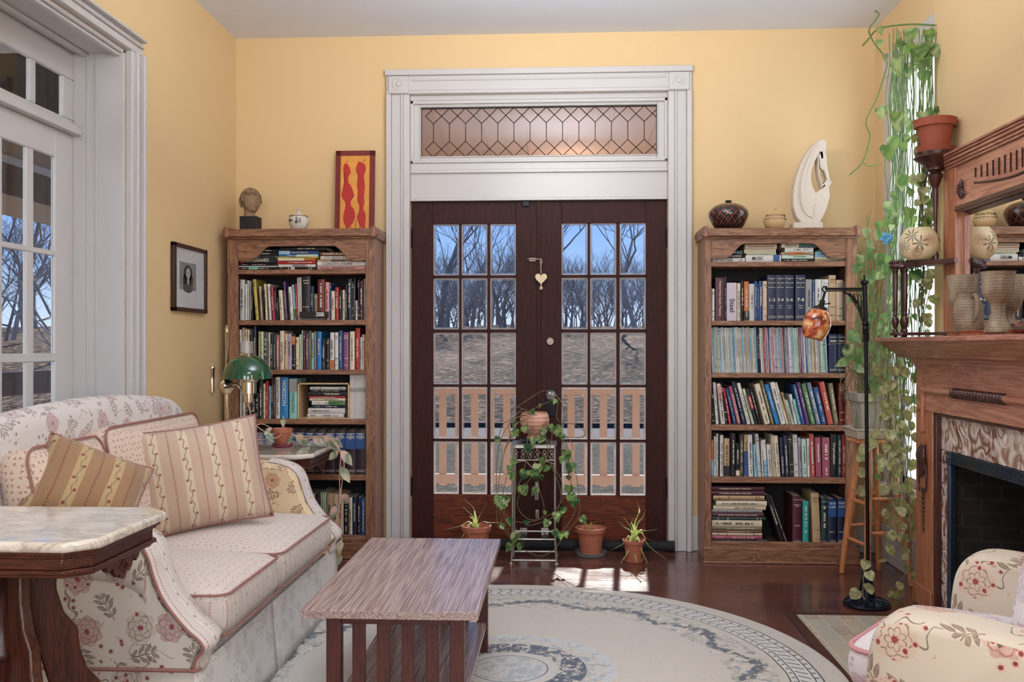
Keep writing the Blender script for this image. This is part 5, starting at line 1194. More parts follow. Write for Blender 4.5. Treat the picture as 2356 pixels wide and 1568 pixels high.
# ---------------------------------------------------------------- round rug
def rug_mat():
    t = NT('round_rug_weave'); co = t.tex(); x, y, z = t.sep(co)
    wob = t.n('TexNoise', {'Vector': co, 'Scale': 7.0, 'Detail': 3.0}).outputs[0]
    r0 = t.vm('LENGTH', t.comb(x, y, 0)); r = t.m('ADD', r0, t.m('MULTIPLY', t.m('SUBTRACT', wob, .5), .012)); th = t.m('ARCTAN2', y, x)
    lt = lambda a, b: t.m('LESS_THAN', a, b); mul = lambda a, b: t.m('MULTIPLY', a, b)
    def ring(c, w_): return lt(t.m('ABSOLUTE', t.m('SUBTRACT', r, c)), w_)
    base = t.mix(t.noise(co, 3, 3), 'CEC8BF', 'DAD6CF')
    col = t.mix(mul(t.noise(co, 90, 2, .8), .35), base, 'A79C8C')
    pile = t.noise(t.vm('MULTIPLY', co, (1, 1, 1)), 300, 1)
    # guard band with dashes
    col = t.mix(ring(1.063, .062), col, 'D9D8D4')
    dash = lt(t.m('FRACT', mul(th, 22.3)), .22); dash2 = lt(t.m('FRACT', t.m('ADD', mul(th, 22.3), mul(r0, 14))), .2)
    for c, w_, d in ((1.122, .0035, None), (1.104, .008, dash), (1.094, .0025, None), (1.062, .020, dash2), (1.034, .0025, None), (1.022, .006, dash), (1.006, .003, None)):
        f = ring(c, w_); f = mul(f, d) if d is not None else f; col = t.mix(mul(f, .95), col, '1F2A3C')
    # floral band
    n1 = t.noise(co, 13, 5, .7, dist=1.2); n2 = t.noise(co, 30, 4, .7)
    fb = ring(.885, .085); fb2 = ring(.885, .035)
    wave = t.m('ADD', .885, mul(t.m('SINE', mul(th, 14.0)), .035))
    garland = lt(t.m('ABSOLUTE', t.m('SUBTRACT', r, wave)), t.m('ADD', .004, mul(t.m('SUBTRACT', n1, .38), .15)))
    col = t.mix(mul(fb, mul(t.m('GREATER_THAN', n1, .53), .6)), col, 'A8A69A'); col = t.mix(mul(fb, mul(t.m('GREATER_THAN', n2, .58), .6)), col, 'E8E4DC')
    col = t.mix(mul(mul(garland, t.m('GREATER_THAN', n2, .44)), .9), col, '263C52')
    col = t.mix(mul(mul(fb, t.m('GREATER_THAN', t.noise(co, 21, 4, .7), .58)), .75), col, '6A7C84')
    # faint inner sprigs
    inner = lt(r, .75); col = t.mix(mul(mul(inner, t.m('GREATER_THAN', t.noise(co, 9, 5, .75, dist=.8), .63)), .35), col, 'A9B0B0')
    # centre medallion
    for c, w_ in ((.36, .02), (.31, .006)):
        col = t.mix(mul(ring(t.m('ADD', c, mul(t.m('ABSOLUTE', t.m('SINE', mul(th, 12))), .02)) , w_), .7), col, 'C9D4DC')
    nb = t.m('GREATER_THAN', t.noise(co, 30, 4, .75, dist=1), .47)
    col = t.mix(mul(mul(ring(.235, .05), nb), .95), col, '243F5C'); col = t.mix(mul(mul(ring(.33, .05), t.m('GREATER_THAN', n2, .55)), .6), col, '7F97A6')
    col = t.mix(mul(lt(r, .165), .5), col, 'C8CDD0'); col = t.mix(mul(mul(lt(r, .135), t.m('GREATER_THAN', n2, .52)), .6), col, '8FA0A8')
    col = t.mix(mul(ring(.141, .003), .8), col, '2B3648')
    h = t.m('ADD', pile, mul(n2, .5))
    return t.pbr(col, .95, 0, t.bump(h, .5, .006), Sheen_Weight=.3)
RC_ = px(1172, 1537, z=.012); RR = 1.215
m = MB(); m.lathe([(RR - .004, 0), (RR, .004), (RR - .003, .010), (RR - .012, .012)], n=160)
tag(m.build('round_rug', rug_mat(), loc=(RC_.x, RC_.y, 0.0005), smooth=60), 'large round cream rug with navy floral rings under the coffee table', 'rug')

# ---------------------------------------------------------------- coffee table
zt = .435
cA = px(686, 1398, z=zt); cB = px(1092, 1413, z=zt); cC = px(1156, 1240, z=zt); cD = px(862, 1235, z=zt)
x0 = (cA.x + cD.x) / 2; x1 = (cB.x + cC.x) / 2; y0 = (cA.y + cB.y) / 2; y1 = (cC.y + cD.y) / 2
cf = thing('coffee_table', ((x0 + x1) / 2, (y0 + y1) / 2, .012), 'slatted oak coffee table with a lower shelf standing on the round rug', 'coffee table')
m = MB()
for f0, f1 in ((0, .24), (.24, .55), (.55, 1)): m.box((x0 + (x1 - x0) * f0, y0, zt - .024), (x0 + (x1 - x0) * f1, y1, zt))
m.build('table_top', M_tabt, cf, world=True, bevel=.0012)
lx0, lx1, ly0, ly1 = x0 + .065, x1 - .045, y0 + .045, y1 - .05
for lx_ in (lx0, lx1 - .042):
    for ly_ in (ly0, ly1 - .042):
        m = MB(); m.box((lx_, ly_, .012), (lx_ + .042, ly_ + .042, zt - .024)); m.build('leg', M_tabl, cf, world=True, bevel=.002)
for ly_ in (ly0 + .008, ly1 - .032):
    m = MB(); m.box((lx0 + .042, ly_, zt - .054), (lx1 - .042, ly_ + .022, zt - .024)); m.build('end_rail', M_tabx, cf, world=True, bevel=.002)
    m = MB(); m.box((lx0 + .042, ly_, .075), (lx1 - .042, ly_ + .022, .11)); m.build('lower_rail', M_tabx, cf, world=True, bevel=.002)
    n = 4; span = (lx1 - lx0); cen = [lx0 + .021 + (span - .042) * (i + 1) / (n + 1) for i in range(n)]
    for c_ in cen:
        m = MB(); m.box((c_ - .019, ly_ + .004, .11), (c_ + .019, ly_ + .018, zt - .054)); m.build('slat', M_tabl, cf, world=True, bevel=.0015)
for lx_ in (lx0 + .008, lx1 - .03):
    m = MB(); m.box((lx_, ly0 + .042, zt - .06), (lx_ + .022, ly1 - .042, zt - .024)); m.build('side_rail', M_mahy, cf, world=True, bevel=.002)
m = MB(); m.box((lx0 + .005, ly0 + .03, .11), (lx1 - .005, ly1 - .03, .128)); m.build('lower_shelf', M_tabt, cf, world=True, bevel=.002)

# ---------------------------------------------------------------- marble side tables
def marble_table(xr, xl, yf, yb, zt, label, cham=.06, leggy=True):
    cx, cy = (xr + xl) / 2, (yf + yb) / 2
    o = thing('marble_side_table', (cx, cy, 0), label, 'side table')
    def octo(ins, c_): return [(xl + ins + c_, yf + ins), (xr - ins - c_, yf + ins), (xr - ins, yf + ins + c_), (xr - ins, yb - ins - c_), (xr - ins - c_, yb - ins), (xl + ins + c_, yb - ins), (xl + ins, yb - ins - c_), (xl + ins, yf + ins + c_)]
    m = MB(); m.prism(octo(0, cham), zt - .024, zt); m.build('marble_top', M_marble, o, world=True, bevel=.009, seg=4)
    m = MB(); m.prism(octo(.012, cham * .95), zt - .032, zt - .024); m.prism(octo(.02, cham * .9), zt - .040, zt - .032); m.prism(octo(.028, cham * .85), zt - .066, zt - .040); m.prism(octo(.02, cham * .9), zt - .076, zt - .066); m.prism(octo(.03, cham * .85), zt - .084, zt - .076)
    m.build('moulded_apron', M_mahx, o, world=True, bevel=.002)
    # carved drops under the apron, on each side
    def drop(pts_M):
        m = MB(); P = [(-.085, 0), (-.08, -.012), (-.066, -.02), (-.06, -.012), (-.05, -.012), (-.044, -.026), (-.03, -.036), (-.018, -.03), (-.012, -.042), (0, -.048), (.012, -.042), (.018, -.03), (.03, -.036), (.044, -.026), (.05, -.012), (.06, -.012), (.066, -.02), (.08, -.012), (.085, 0)]
        m.prism(P, -.006, .006, 'xz', 0, pts_M)
        for a in (-.5, -.25, 0, .25, .5): m.tube([(0 + .01 * a, -.0075, -.004), (.05 * a, -.0075, -.034 + .02 * abs(a))], .0016, 5, M=pts_M)
        m.build('carved_drop', M_mahx, o, world=True)
    zz = zt - .083
    drop(Matrix.Translation((xr - .038, cy, zz)) @ rotm((0, 0, R(90))))
    drop(Matrix.Translation((xl + .038, cy, zz)) @ rotm((0, 0, R(-90))))
    drop(Matrix.Translation((cx, yb - .04, zz)) @ rotm((0, 0, R(180))))
    drop(Matrix.Translation((cx, yf + .04, zz)) @ rotm((0, 0, 0)))
    # four bracket legs around a turned column
    H = zt - .084
    prof = [(.055, H), (.115, H), (.118, H - .09), (.135, H - .15), (.165, H - .19), (.17, H - .24), (.185, H - .29), (.215, H - .33), (.235, H - .40), (.245, H - .44), (.225, H - .49), (.235, H - .53), (.262, H - .57), (.285, .06), (.30, .02), (.29, 0), (.25, 0), (.235, .03), (.20, .055), (.17, .10), (.165, .15), (.185, .19), (.18, .24), (.15, .27), (.13, .32), (.10, .38), (.078, .46), (.062, .55)]
    prof = [(a, max(0, b * 1.0)) for a, b in prof]
    sx = (xr - xl) / .66; sy = (yb - yf) / .66
    for k, (dx, dy) in enumerate(((1, 1), (1, -1), (-1, -1), (-1, 1))):
        m = MB(); ang = math.atan2(dy * (yb - yf), dx * (xr - xl)); Mx = Matrix.Translation((cx, cy, 0)) @ rotm((0, 0, ang))
        m.prism(prof, -.014, .014, 'xz', 0, Mx); m.build('leg', M_mahz, o, world=True, bevel=.005, seg=2)
    m = MB(); m.lathe([(.06, H), (.06, H - .02), (.045, H - .035), (.03, H - .05), (.034, H - .16), (.04, H - .20), (.05, H - .22), (.05, H - .235), (.038, H - .25), (.034, H - .33), (.048, H - .37), (.056, H - .385), (.05, H - .4), (.058, H - .47), (.06, H - .5), (.045, H - .53), (.05, .08), (.03, .05), (.012, .03)], (cx, cy, 0), 28)
    m.build('turned_column', M_mahz, o, world=True, smooth=50)
    m = MB(); m.box((cx - .2, cy - .03, H - .02), (cx + .2, cy + .03, H)); m.box((cx - .03, cy - .18, H - .02), (cx + .03, cy + .18, H)); m.build('stretcher', M_mahz, o, world=True)
    return o
mt1 = px(368, 1181, z=.78)
marble_table(mt1.x, mt1.x - .66, px(100, 1248, z=.78).y, px(100, 1163, z=.78).y, .78, 'large marble topped table with bracket legs in front of the sofa arm', .055)
p1 = px(715, 1047, z=.67); p2 = px(770, 1022, z=.67)
CT0 = p1.y; CTX = p2.x
marble_table(CTX, CTX - .6, CT0, CY - .055, .67, 'marble topped corner table behind the sofa holding a small potted plant', .075)

# ---------------------------------------------------------------- sofa
SF = -1.05; SB = -1.86; SY0 = 2.63; SY1 = 4.31
so = thing('sofa', ((SF + SB) / 2, (SY0 + SY1) / 2, 0), 'floral loveseat with sprigged cushions and pleated skirt before the white doors', 'sofa')
# frame body (outer back and side below the arms)
m = MB(); m.rbox(((SB + SF) / 2 - .0, (SY0 + SY1) / 2, .27), ((SF - SB) / 2 - .02, (SY1 - SY0) / 2 - .02, .085), .03, 8); m.build('seat_frame', M_flor_skirt, so, world=True, uv=True, smooth=60)
# skirt panels
def skirt(pts, name='skirt_panel', mat=M_flor_skirt, z1=.265, flare=.02):
    rows = []
    pts = [Vector((a, b, 0)) for a, b in pts]
    for j in range(7):
        f = j / 6; rr = []
        for i, p_ in enumerate(pts):
            t_ = (pts[min(i + 1, len(pts) - 1)] - pts[max(i - 1, 0)]).normalized(); nrm = Vector((t_.y, -t_.x, 0))
            rr.append(tuple(p_ + nrm * (flare * f + .004 * math.sin(i * 1.1) * f) + Vector((0, 0, z1 - (z1 - .015) * f))))
        rows.append(rr)
    m = MB(); m.grid(rows); o_ = m.build(name, mat, so, world=True, uv=True, smooth=60)
    md = o_.modifiers.new('thick', 'SOLIDIFY'); md.thickness = .006
    return o_
ymid = px(627, 1545, z=.01).y
def line(a, b, n=14): return [(a[0] + (b[0] - a[0]) * i / n, a[1] + (b[1] - a[1]) * i / n) for i in range(n + 1)]
skirt(line((SF + .0, SY0 + .0), (SF + .0, ymid - .006))); skirt(line((SF + .0, ymid + .006), (SF + .0, SY1)))
skirt(line((SB, SY0), (SF, SY0)), mat=M_flor_sofa); skirt(line((SF, SY1), (SB, SY1)))
m = MB(); m.box((SF - .02, ymid - .06, .02), (SF - .008, ymid + .06, .25)); m.build('pleat_lining', M_flor_skirt, so, world=True, uv=True)
m = MB(); m.tube([(SB, SY0 - .012, .272), (SF + .01, SY0 - .012, .272), (SF + .014, SY0 + .01, .272)], .0055, 6); m.build('piping', M_pipe, so, world=True)
# arms : side profile (x, z top), swooping down at the front
def arm_top(x):
    # z of the arm top as a function of x
    a = -1.24; b = SF + .035
    if x < a: return .665 + .02 * (a - x)
    t_ = min(1, (x - a) / (b - a)); return .665 - .31 * (t_ ** 1.9) - .02 * t_
def arm_path(n=26):
    # the profile curve seen from the side: along the top then down the front
    P = [(SB + .02, .69), (-1.6, .685), (-1.4, .675), (-1.28, .662), (-1.215, .635), (-1.185, .59), (-1.17, .54), (-1.145, .48), (-1.11, .43), (-1.07, .385), (-1.035, .355), (-1.022, .33), (SF + .005, .30), (SF + .0, .265)]
    return [(p.x, p.z) for p in smoothpath([(a, 0, b) for a, b in P], 4)]
AP = arm_path()
def arm(yo, yi, lab):
    # yo outer y, yi inner y
    sg = 1 if yi > yo else -1
    secs = []
    full = [(SB + .02, .27)] + AP
    m = MB(); wd = abs(yi - yo)
    # cross-sections across the width: offset the profile inwards near both faces to round the edges
    prof = [(0, .014), (.08, .004), (.25, .0), (.5, -.003), (.75, .0), (.92, .004), (1, .014)]
    for f, ins in prof:
        y = yo + sg * wd * f; sec = []
        for i, (x, z) in enumerate(full):
            a = full[max(0, i - 1)]; b = full[min(len(full) - 1, i + 1)]; t_ = Vector((b[0] - a[0], 0, b[1] - a[1])); 
            if t_.length < 1e-6: t_ = Vector((0, 0, 1))
            t_.normalize(); nrm = Vector((t_.z, 0, -t_.x))
            bulge = 0
            sec.append((x + nrm.x * ins, y, z + nrm.z * ins))
        secs.append(sec)
    m.loft(secs); m.build('arm', lab, so, world=True, uv=True, smooth=50)
arm(SY0, SY0 + .17, M_flor_sofa); arm(SY1, SY1 - .17, M_flor_in)
# outer bolster roll along the top of the near arm
m = MB()
rp = [(x, z) for x, z in AP if x < -1.19]
m.loft([[(x, SY0 + .03 - .045 * math.sin(a) * 1.0, z - .085 + .085 * math.cos(a)) for a in [k * math.pi / 9 for k in range(10)]] + [(x, SY0 + .06, z - .17)] for x, z in rp]); m.build('arm_roll', M_flor_sofa, so, world=True, uv=True, smooth=60)
def band(yo, yi, mat, side, k0=10):
    # facing band that follows the front of the arm
    pts = AP[k0:]; rows = []
    for i, (x, z) in enumerate(pts):
        a = pts[max(0, i - 1)]; b = pts[min(len(pts) - 1, i + 1)]; t_ = Vector((b[0] - a[0], 0, b[1] - a[1])).normalized(); nrm = Vector((-t_.z, 0, t_.x))
        row = []
        for j in range(9):
            f = j / 8; bl = .010 * math.sin(math.pi * f) + .003; y = yo + (yi - yo) * f; row.append((x + nrm.x * bl, y, z + nrm.z * bl))
        rows.append(row)
    m = MB(); m.grid(rows); o_ = m.build('arm_band', mat, so, world=True, smooth=60)
    me = o_.data; ul = me.uv_layers.new(name='UVMap'); L = 0; acc = [0]
    for i in range(1, len(pts)): acc.append(acc[-1] + math.hypot(pts[i][0] - pts[i - 1][0], pts[i][1] - pts[i - 1][1]))
    for p_ in me.polygons:
        for li in p_.loop_indices:
            vi = me.loops[li].vertex_index; ul.data[li].uv = ((vi % 9) / 8 * abs(yi - yo) - .02, acc[vi // 9])
    m = MB(); pp = [Vector((x, yo, z)) for x, z in pts]; m.tube(pp, .005, 8); m.build('piping', M_pipe, so, world=True)
band(SY0 - .004, SY0 + .12, M_armband, 1); band(SY1 + .0, SY1 - .13, M_armband, -1)
# camel back
def back_top(y):
    f = (y - SY0) / (SY1 - SY0)
    return .93 + .075 * math.sin(math.pi * min(1, max(0, f)) ) ** .6 - (.12 * max(0, (f - .93) / .07) ** 2) - (.10 * max(0, (.07 - f) / .07) ** 2)
secs = []
for i in range(29):
    y = SY0 + .02 + (SY1 - SY0 - .04) * i / 28; zt_ = back_top(y); th = .085; sec = []
    sec.append((SB, y, .27)); sec.append((SB - .01, y, zt_ - .12))
    for k in range(9):
        a = math.pi * k / 8; sec.append((SB + .055 - .065 * math.cos(a), y, zt_ - .065 + .065 * math.sin(a)))
    sec += [(SB + .11, y, zt_ - .2), (SB + .14, y, .45), (SB + .15, y, .3)]
    secs.append(sec)
m = MB(); m.loft(secs); m.build('camel_back', M_flor_back, so, world=True, uv=True, smooth=60)
# cushions
def piping_rect(m, c, hx, hy, r, z, crown=0, n=8):
    P = []
    for (sx_, sy_, a0) in ((1, 1, 0), (-1, 1, 90), (-1, -1, 180), (1, -1, 270)):
        for k in range(n + 1):
            a = R(a0 + 90 * k / n); P.append((c[0] + sx_ * (hx - r) + r * math.cos(a), c[1] + sy_ * (hy - r) + r * math.sin(a), z))
    m.tube(P, .0042, 6, closed=True)
def seat_cushion(ya, yb, lab):
    cx = (SB + .18 + SF + .035) / 2; hx = (SF + .035 - SB - .18) / 2; cy = (ya + yb) / 2; hy = (yb - ya) / 2; cz = .375
    m = MB(); m.rbox((cx, cy, cz), (hx, hy, .072), .05, 12, crown=.05)
    # split the side band from the panels by height
    mm = []
    for f in m.f:
        nz = sum(m.v[i].z for i in f) / len(f); c0 = [m.v[i] for i in f]; n_ = (c0[1] - c0[0]).cross(c0[2] - c0[0]).normalized(); mm.append(0 if abs(n_.z) > .5 else 1)
    m.m = mm
    o_ = m.build('seat_cushion', [M_sprig, M_gather], so, world=True, uv=True, smooth=80)
    q_ = MB(); piping_rect(q_, (cx, cy), hx - .004, hy - .004, .05, cz + .062); piping_rect(q_, (cx, cy), hx - .004, hy - .004, .05, cz - .062)
    q_.build('piping', M_pipe, o_, world=True)
yc = px(628, 1310, x=SF).y
seat_cushion(SY0 + .165, yc, 0); seat_cushion(yc + .004, SY1 - .165, 0)
def back_cushion(ya, yb, mat, top, tilt=-13, xo=0):
    hy = (yb - ya) / 2; hz = (top - .42) / 2; Mx = Matrix.Translation((SB + .205 + xo, (ya + yb) / 2, .42 + hz)) @ rotm((0, R(tilt), 0))
    m = MB(); m.rbox((0, 0, 0), (.062, hy, hz), .055, 12, crown=.045, crown_dir='x', M=Mx); o_ = m.build('back_cushion', mat, so, world=True, uv=True, smooth=80)
    P = []; r = .06
    for (sy_, sz_, a0) in ((1, 1, 0), (-1, 1, 90), (-1, -1, 180), (1, -1, 270)):
        for k in range(7):
            a = R(a0 + 15 * k); P.append(Mx @ Vector((.05, sy_ * (hy - .006) - sy_ * r + r * math.cos(a), sz_ * (hz - .006) - sz_ * r + r * math.sin(a))))
    q_ = MB(); q_.tube(P, .0045, 6, closed=True); q_.build('piping', M_pipe, o_, world=True)
back_cushion(SY0 + .17, yc - .07, M_sprig2, .88); back_cushion(yc - .06, SY1 - .12, M_sprig2, .90)

def pillow(name, label, loc, W, H, Tk, rot, mat, seed=1, pipe=M_pipe):
    # a stuffed square pillow, local plane xz, face towards -y
    o = thing(name, loc, label, 'throw pillow'); o.rotation_euler = rot
    q = random.Random(seed); n = 22; rowsF = []; rowsB = []
    for j in range(n + 1):
        b = 2 * j / n - 1; rf, rb = [], []
        for i in range(n + 1):
            a = 2 * i / n - 1
            x = a * W / 2 * (1 - .07 * (1 - b * b) * 1.0) ; z = b * H / 2 * (1 - .07 * (1 - a * a))
            e = max(0, (1 - abs(a) ** 2.6) * (1 - abs(b) ** 2.6)) ** .55
            wr = noise.noise(Vector((a * 1.6, b * 1.6, seed * 3.3))) * .16 + noise.noise(Vector((a * 4, b * 2, seed))) * .07 * (1 - e * .3)
            y = Tk / 2 * e * (1 + wr)
            rf.append((x, -y, z)); rb.append((x, y, z))
        rowsF.append(rf); rowsB.append(rb)
    m = MB(); m.grid(rowsF); m.grid(rowsB)
    ob = m.build('cover', mat, o, smooth=180, uv=True)
    bm = bmesh.new(); bm.from_mesh(ob.data); bmesh.ops.remove_doubles(bm, verts=bm.verts, dist=.0005); bmesh.ops.recalc_face_normals(bm, faces=bm.faces); bm.to_mesh(ob.data); bm.free()
    for p_ in ob.data.polygons:      # keep the face pattern flat over the whole pillow
        for li in p_.loop_indices:
            c = ob.data.vertices[ob.data.loops[li].vertex_index].co; ob.data.uv_layers[0].data[li].uv = (c.x, c.z)
    P = [rowsF[0][i] for i in range(n)] + [rowsF[j][n] for j in range(n)] + [rowsF[n][n - i] for i in range(n)] + [rowsF[n - j][0] for j in range(n)]
    m = MB(); m.tube(P, .0042, 8, closed=True); m.build('piping', pipe, o)
    return o
pc = px(462, 1094, y=3.62)
pillow('throw_pillow', 'pale striped throw pillow with red buds leaning at the far end of the sofa', (pc.x, pc.y, pc.z - .0), .50, .42, .18, (R(-16), R(-7), R(30)), M_stripe, 2)
pc = px(205, 1122, y=2.95)
pillow('throw_pillow', 'brown striped throw pillow slumped behind the marble topped table', (pc.x, pc.y, pc.z), .345, .29, .17, (R(-35), R(24), R(30)), M_stripe_b, 5)

# ---------------------------------------------------------------- armchair, lower right corner
A0 = px(1985, 1400, z=.60); A1 = px(2190, 1262, z=.62)
ch_dir = Vector((A1.x - A0.x, A1.y - A0.y, 0)); wid = ch_dir.length; ang = math.atan2(ch_dir.y, ch_dir.x)
# local frame: X along the front from near arm to far arm, Y pointing backwards (away from the front)
ac = thing('armchair', (A0.x, A0.y, 0), 'cream armchair with large rose and leaf print facing the sofa', 'armchair', rz=ang)
back_sign = -1    # backwards is to the right of the X direction
M_ac = Matrix.Diagonal((1, back_sign, 1, 1))
def ac_arm(xa, xb, mat, ztop=.6):
    prof = [(0, .0), (0, .30), (.002, .42), (.008, .50), (.022, .555), (.05, .588), (.10, .602), (.2, .60), (.3, .592), (.45, .585), (.58, .59), (.62, .60), (.64, .0)]
    prof = [(a, b * ztop / .6) for a, b in prof]
    prof2 = [(p.x, p.z) for p in smoothpath([(a, 0, b) for a, b in prof[1:-1]], 4)]
    prof2 = [prof[0]] + prof2 + [prof[-1]]
    m = MB(); secs = []
    for f, ins in ((0, .03), (.06, .012), (.18, .002), (.35, 0), (.65, 0), (.82, .002), (.94, .012), (1, .03)):
        sec = []; x = xa + (xb - xa) * f
        for (y, z) in prof2: sec.append((x, back_sign * (y + (ins if y < .3 else -ins) * (1 if z > .05 else 1) * .7), max(.01, z - (ins if z > .3 else 0))))
        secs.append(sec)
    m.loft(secs); return m.build('arm', mat, ac, uv=True, smooth=60)
ac_arm(-.02, .15, M_flor_chair, .60); ac_arm(wid - .06, wid + .12, M_flor_chair, .62)
m = MB(); m.rbox((.02 + wid / 2, back_sign * .34, .22), (wid / 2 - .06, .27, .17), .04, 6); m.build('seat_base', M_flor_chair, ac, uv=True, smooth=60)
m = MB(); m.rbox((wid / 2 + .045, back_sign * .22, .405), (wid / 2 - .11, .33, .07), .06, 12, crown=.03); sc_ = m.build('seat_cushion', M_flor_chair2, ac, uv=True, smooth=80)
P = []
for (sx_, sy_, a0) in ((1, 1, 0), (-1, 1, 90), (-1, -1, 180), (1, -1, 270)):
    for k in range(7):
        a = R(a0 + 15 * k); P.append((wid / 2 + .045 + sx_ * (wid / 2 - .175) + .06 * math.cos(a), back_sign * .22 + sy_ * (.265) + .06 * math.sin(a), .45))
m = MB(); m.tube(P, .0065, 6, closed=True); m.build('piping', plain('C98F92', .7, 0, .2, 200), sc_)
m = MB(); m.rbox((wid / 2 + .04, back_sign * .585, .62), (wid / 2 - .02, .075, .36), .09, 10); m.build('back', M_flor_chair, ac, uv=True, smooth=80)
m = MB(); Mx = Matrix.Translation((wid / 2 + .045, back_sign * .38, .665)) @ rotm((R(14 * -back_sign), 0, 0)); m.rbox((0, 0, 0), (wid / 2 - .12, .085, .23), .08, 12, crown=.04, crown_dir='y', M=Mx); m.build('back_cushion', M_flor_chair2, ac, uv=True, smooth=80)

# ---------------------------------------------------------------- hearth tiles
hx0 = px(1832, 1414, z=.004); hx1 = px(1935, 1545, z=.004)
def hearth():
    t = NT('hearth_tile'); co = t.tex(); x, y, z = t.sep(co)
    a = t.m('DIVIDE', x, .078); b = t.m('DIVIDE', y, .152); sh = t.m('MULTIPLY', t.m('MODULO', t.m('FLOOR', t.m('ADD', a, 50)), 2.0), .5); b2 = t.m('ADD', b, sh)
    ida = t.m('FLOOR', a); idb = t.m('FLOOR', b2); rid = t.n('TexWhiteNoise', {'Vector': t.comb(ida, idb, 0)}).outputs[0]
    ga = t.m('ABSOLUTE', t.m('SUBTRACT', t.m('FRACT', t.m('ADD', a, 50)), .5)); gb = t.m('ABSOLUTE', t.m('SUBTRACT', t.m('FRACT', t.m('ADD', b2, 50)), .5))
    gr = t.m('MAXIMUM', t.m('GREATER_THAN', ga, .475), t.m('GREATER_THAN', gb, .487))
    nz = t.noise(co, 22, 4, .7, dist=1.5); col = t.ramp(t.m('ADD', t.m('MULTIPLY', nz, .8), t.m('MULTIPLY', rid, .3)), [(.3, 'A9998E'), (.55, 'C9BDAA'), (.8, 'B9BDAF')])
    col = t.mix(gr, col, 'DDD6C4'); return t.pbr(col, .2, 0, t.bump(t.m('SUBTRACT', nz, gr), .15, .002), Coat_Weight=.4)
m = MB(); m.box((hx0.x, 2.35, 0.0005), (1.62, hx0.y, .006)); tag(m.build('hearth_tiles', hearth(), world=True, smooth=0, loc=(1.3, 3.3, 0)), 'pale mottled ceramic tile hearth set into the floor before the fireplace', 'hearth', kind='structure')
m = MB(); m.box((hx0.x - .045, 2.35, .0005), (hx0.x - .002, hx0.y + .045, .008)); m.box((hx0.x - .002, hx0.y + .002, .0005), (1.62, hx0.y + .045, .008)); tag(m.build('trim_11', wood('hearth_border', '2A130E', '57301F', 'y', .3), world=True, smooth=0, loc=(1.3, 3.3, 0)), 'dark wood border strip framing the tiled hearth', 'trim', kind='structure')

# ---------------------------------------------------------------- framed portrait on the left wall
fa = px(396, 640, x=XL + .01); fb = px(473, 640, x=XL + .01); ztp = px(400, 556, x=XL + .01).z; zbt = px(396, 714, x=XL + .01).z
fr = thing('picture_frame', (XL + .01, (fa.y + fb.y) / 2, zbt), 'dark framed photograph of a person with long hair on the left wall', 'picture')
w_ = .03; y0, y1 = fa.y, fb.y
m = MB()
for a_, b_ in (((y0, zbt), (y0 + w_, ztp)), ((y1 - w_, zbt), (y1, ztp)), ((y0, ztp - w_ * .7), (y1, ztp)), ((y0, zbt), (y1, zbt + w_ * .7))): m.box((XL + .002, a_[0], a_[1]), (XL + .022, b_[0], b_[1]))
m.build('frame', plain('3A1F16', .35), fr, world=True, bevel=.003)
m = MB(); m.box((XL + .003, y0 + .01, zbt + .01), (XL + .012, y1 - .01, ztp - .01)); m.build('mat_board', plain('CFCED2', .6, 0, .02), fr, world=True, smooth=0)
pa_ = px(413, 640, x=XL + .012).y; pb_ = px(451, 640, x=XL + .012).y; pz1 = px(432, 604, x=XL + .012).z; pz0 = px(432, 667, x=XL + .012).z; cyp = (pa_ + pb_) / 2; hw = (pb_ - pa_) / 2; hh = (pz1 - pz0) / 2; czp = (pz0 + pz1) / 2
m = MB(); m.box((XL + .010, pa_, pz0), (XL + .0125, pb_, pz1)); ph = m.build('photograph', plain('8A8A8C', .5, 0, .3, 9), fr, world=True, smooth=0)
def ell(m, cy_, cz_, ry, rz, x, n=20): m.prism([(cyp + hw * (cy_ + ry * math.cos(2 * math.pi * k / n)), czp + hh * (cz_ + rz * math.sin(2 * math.pi * k / n))) for k in range(n)], x, x + .0002, 'yz')
m = MB(); ell(m, 0, .25, .5, .58, XL + .0127); ell(m, -.3, -.3, .28, .5, XL + .0127); ell(m, .32, -.3, .28, .5, XL + .0127); m.build('hair', plain('2A2A2C', .5), ph, world=True, smooth=0)
m = MB(); ell(m, 0, -.85, .62, .35, XL + .0130); m.build('shoulders', plain('4A4A4E', .5), ph, world=True, smooth=0)
m = MB(); ell(m, 0, .2, .27, .40, XL + .0133); ell(m, 0, -.35, .13, .25, XL + .0133); m.build('face', plain('B5B3B2', .5), ph, world=True, smooth=0)
m = MB(); ell(m, -.11, .27, .06, .035, XL + .0136, 8); ell(m, .11, .27, .06, .035, XL + .0136, 8); ell(m, 0, 0, .09, .03, XL + .0136, 8); m.build('features', plain('3A3A3C', .5), ph, world=True, smooth=0)
g = MB(); g.add([(XL + .018, y0 + w_, zbt + w_ * .7), (XL + .018, y1 - w_, zbt + w_ * .7), (XL + .018, y1 - w_, ztp - w_ * .7), (XL + .018, y0 + w_, ztp - w_ * .7)], [(0, 1, 2, 3)]); g.build('glass', M_glass, fr, world=True, smooth=0)

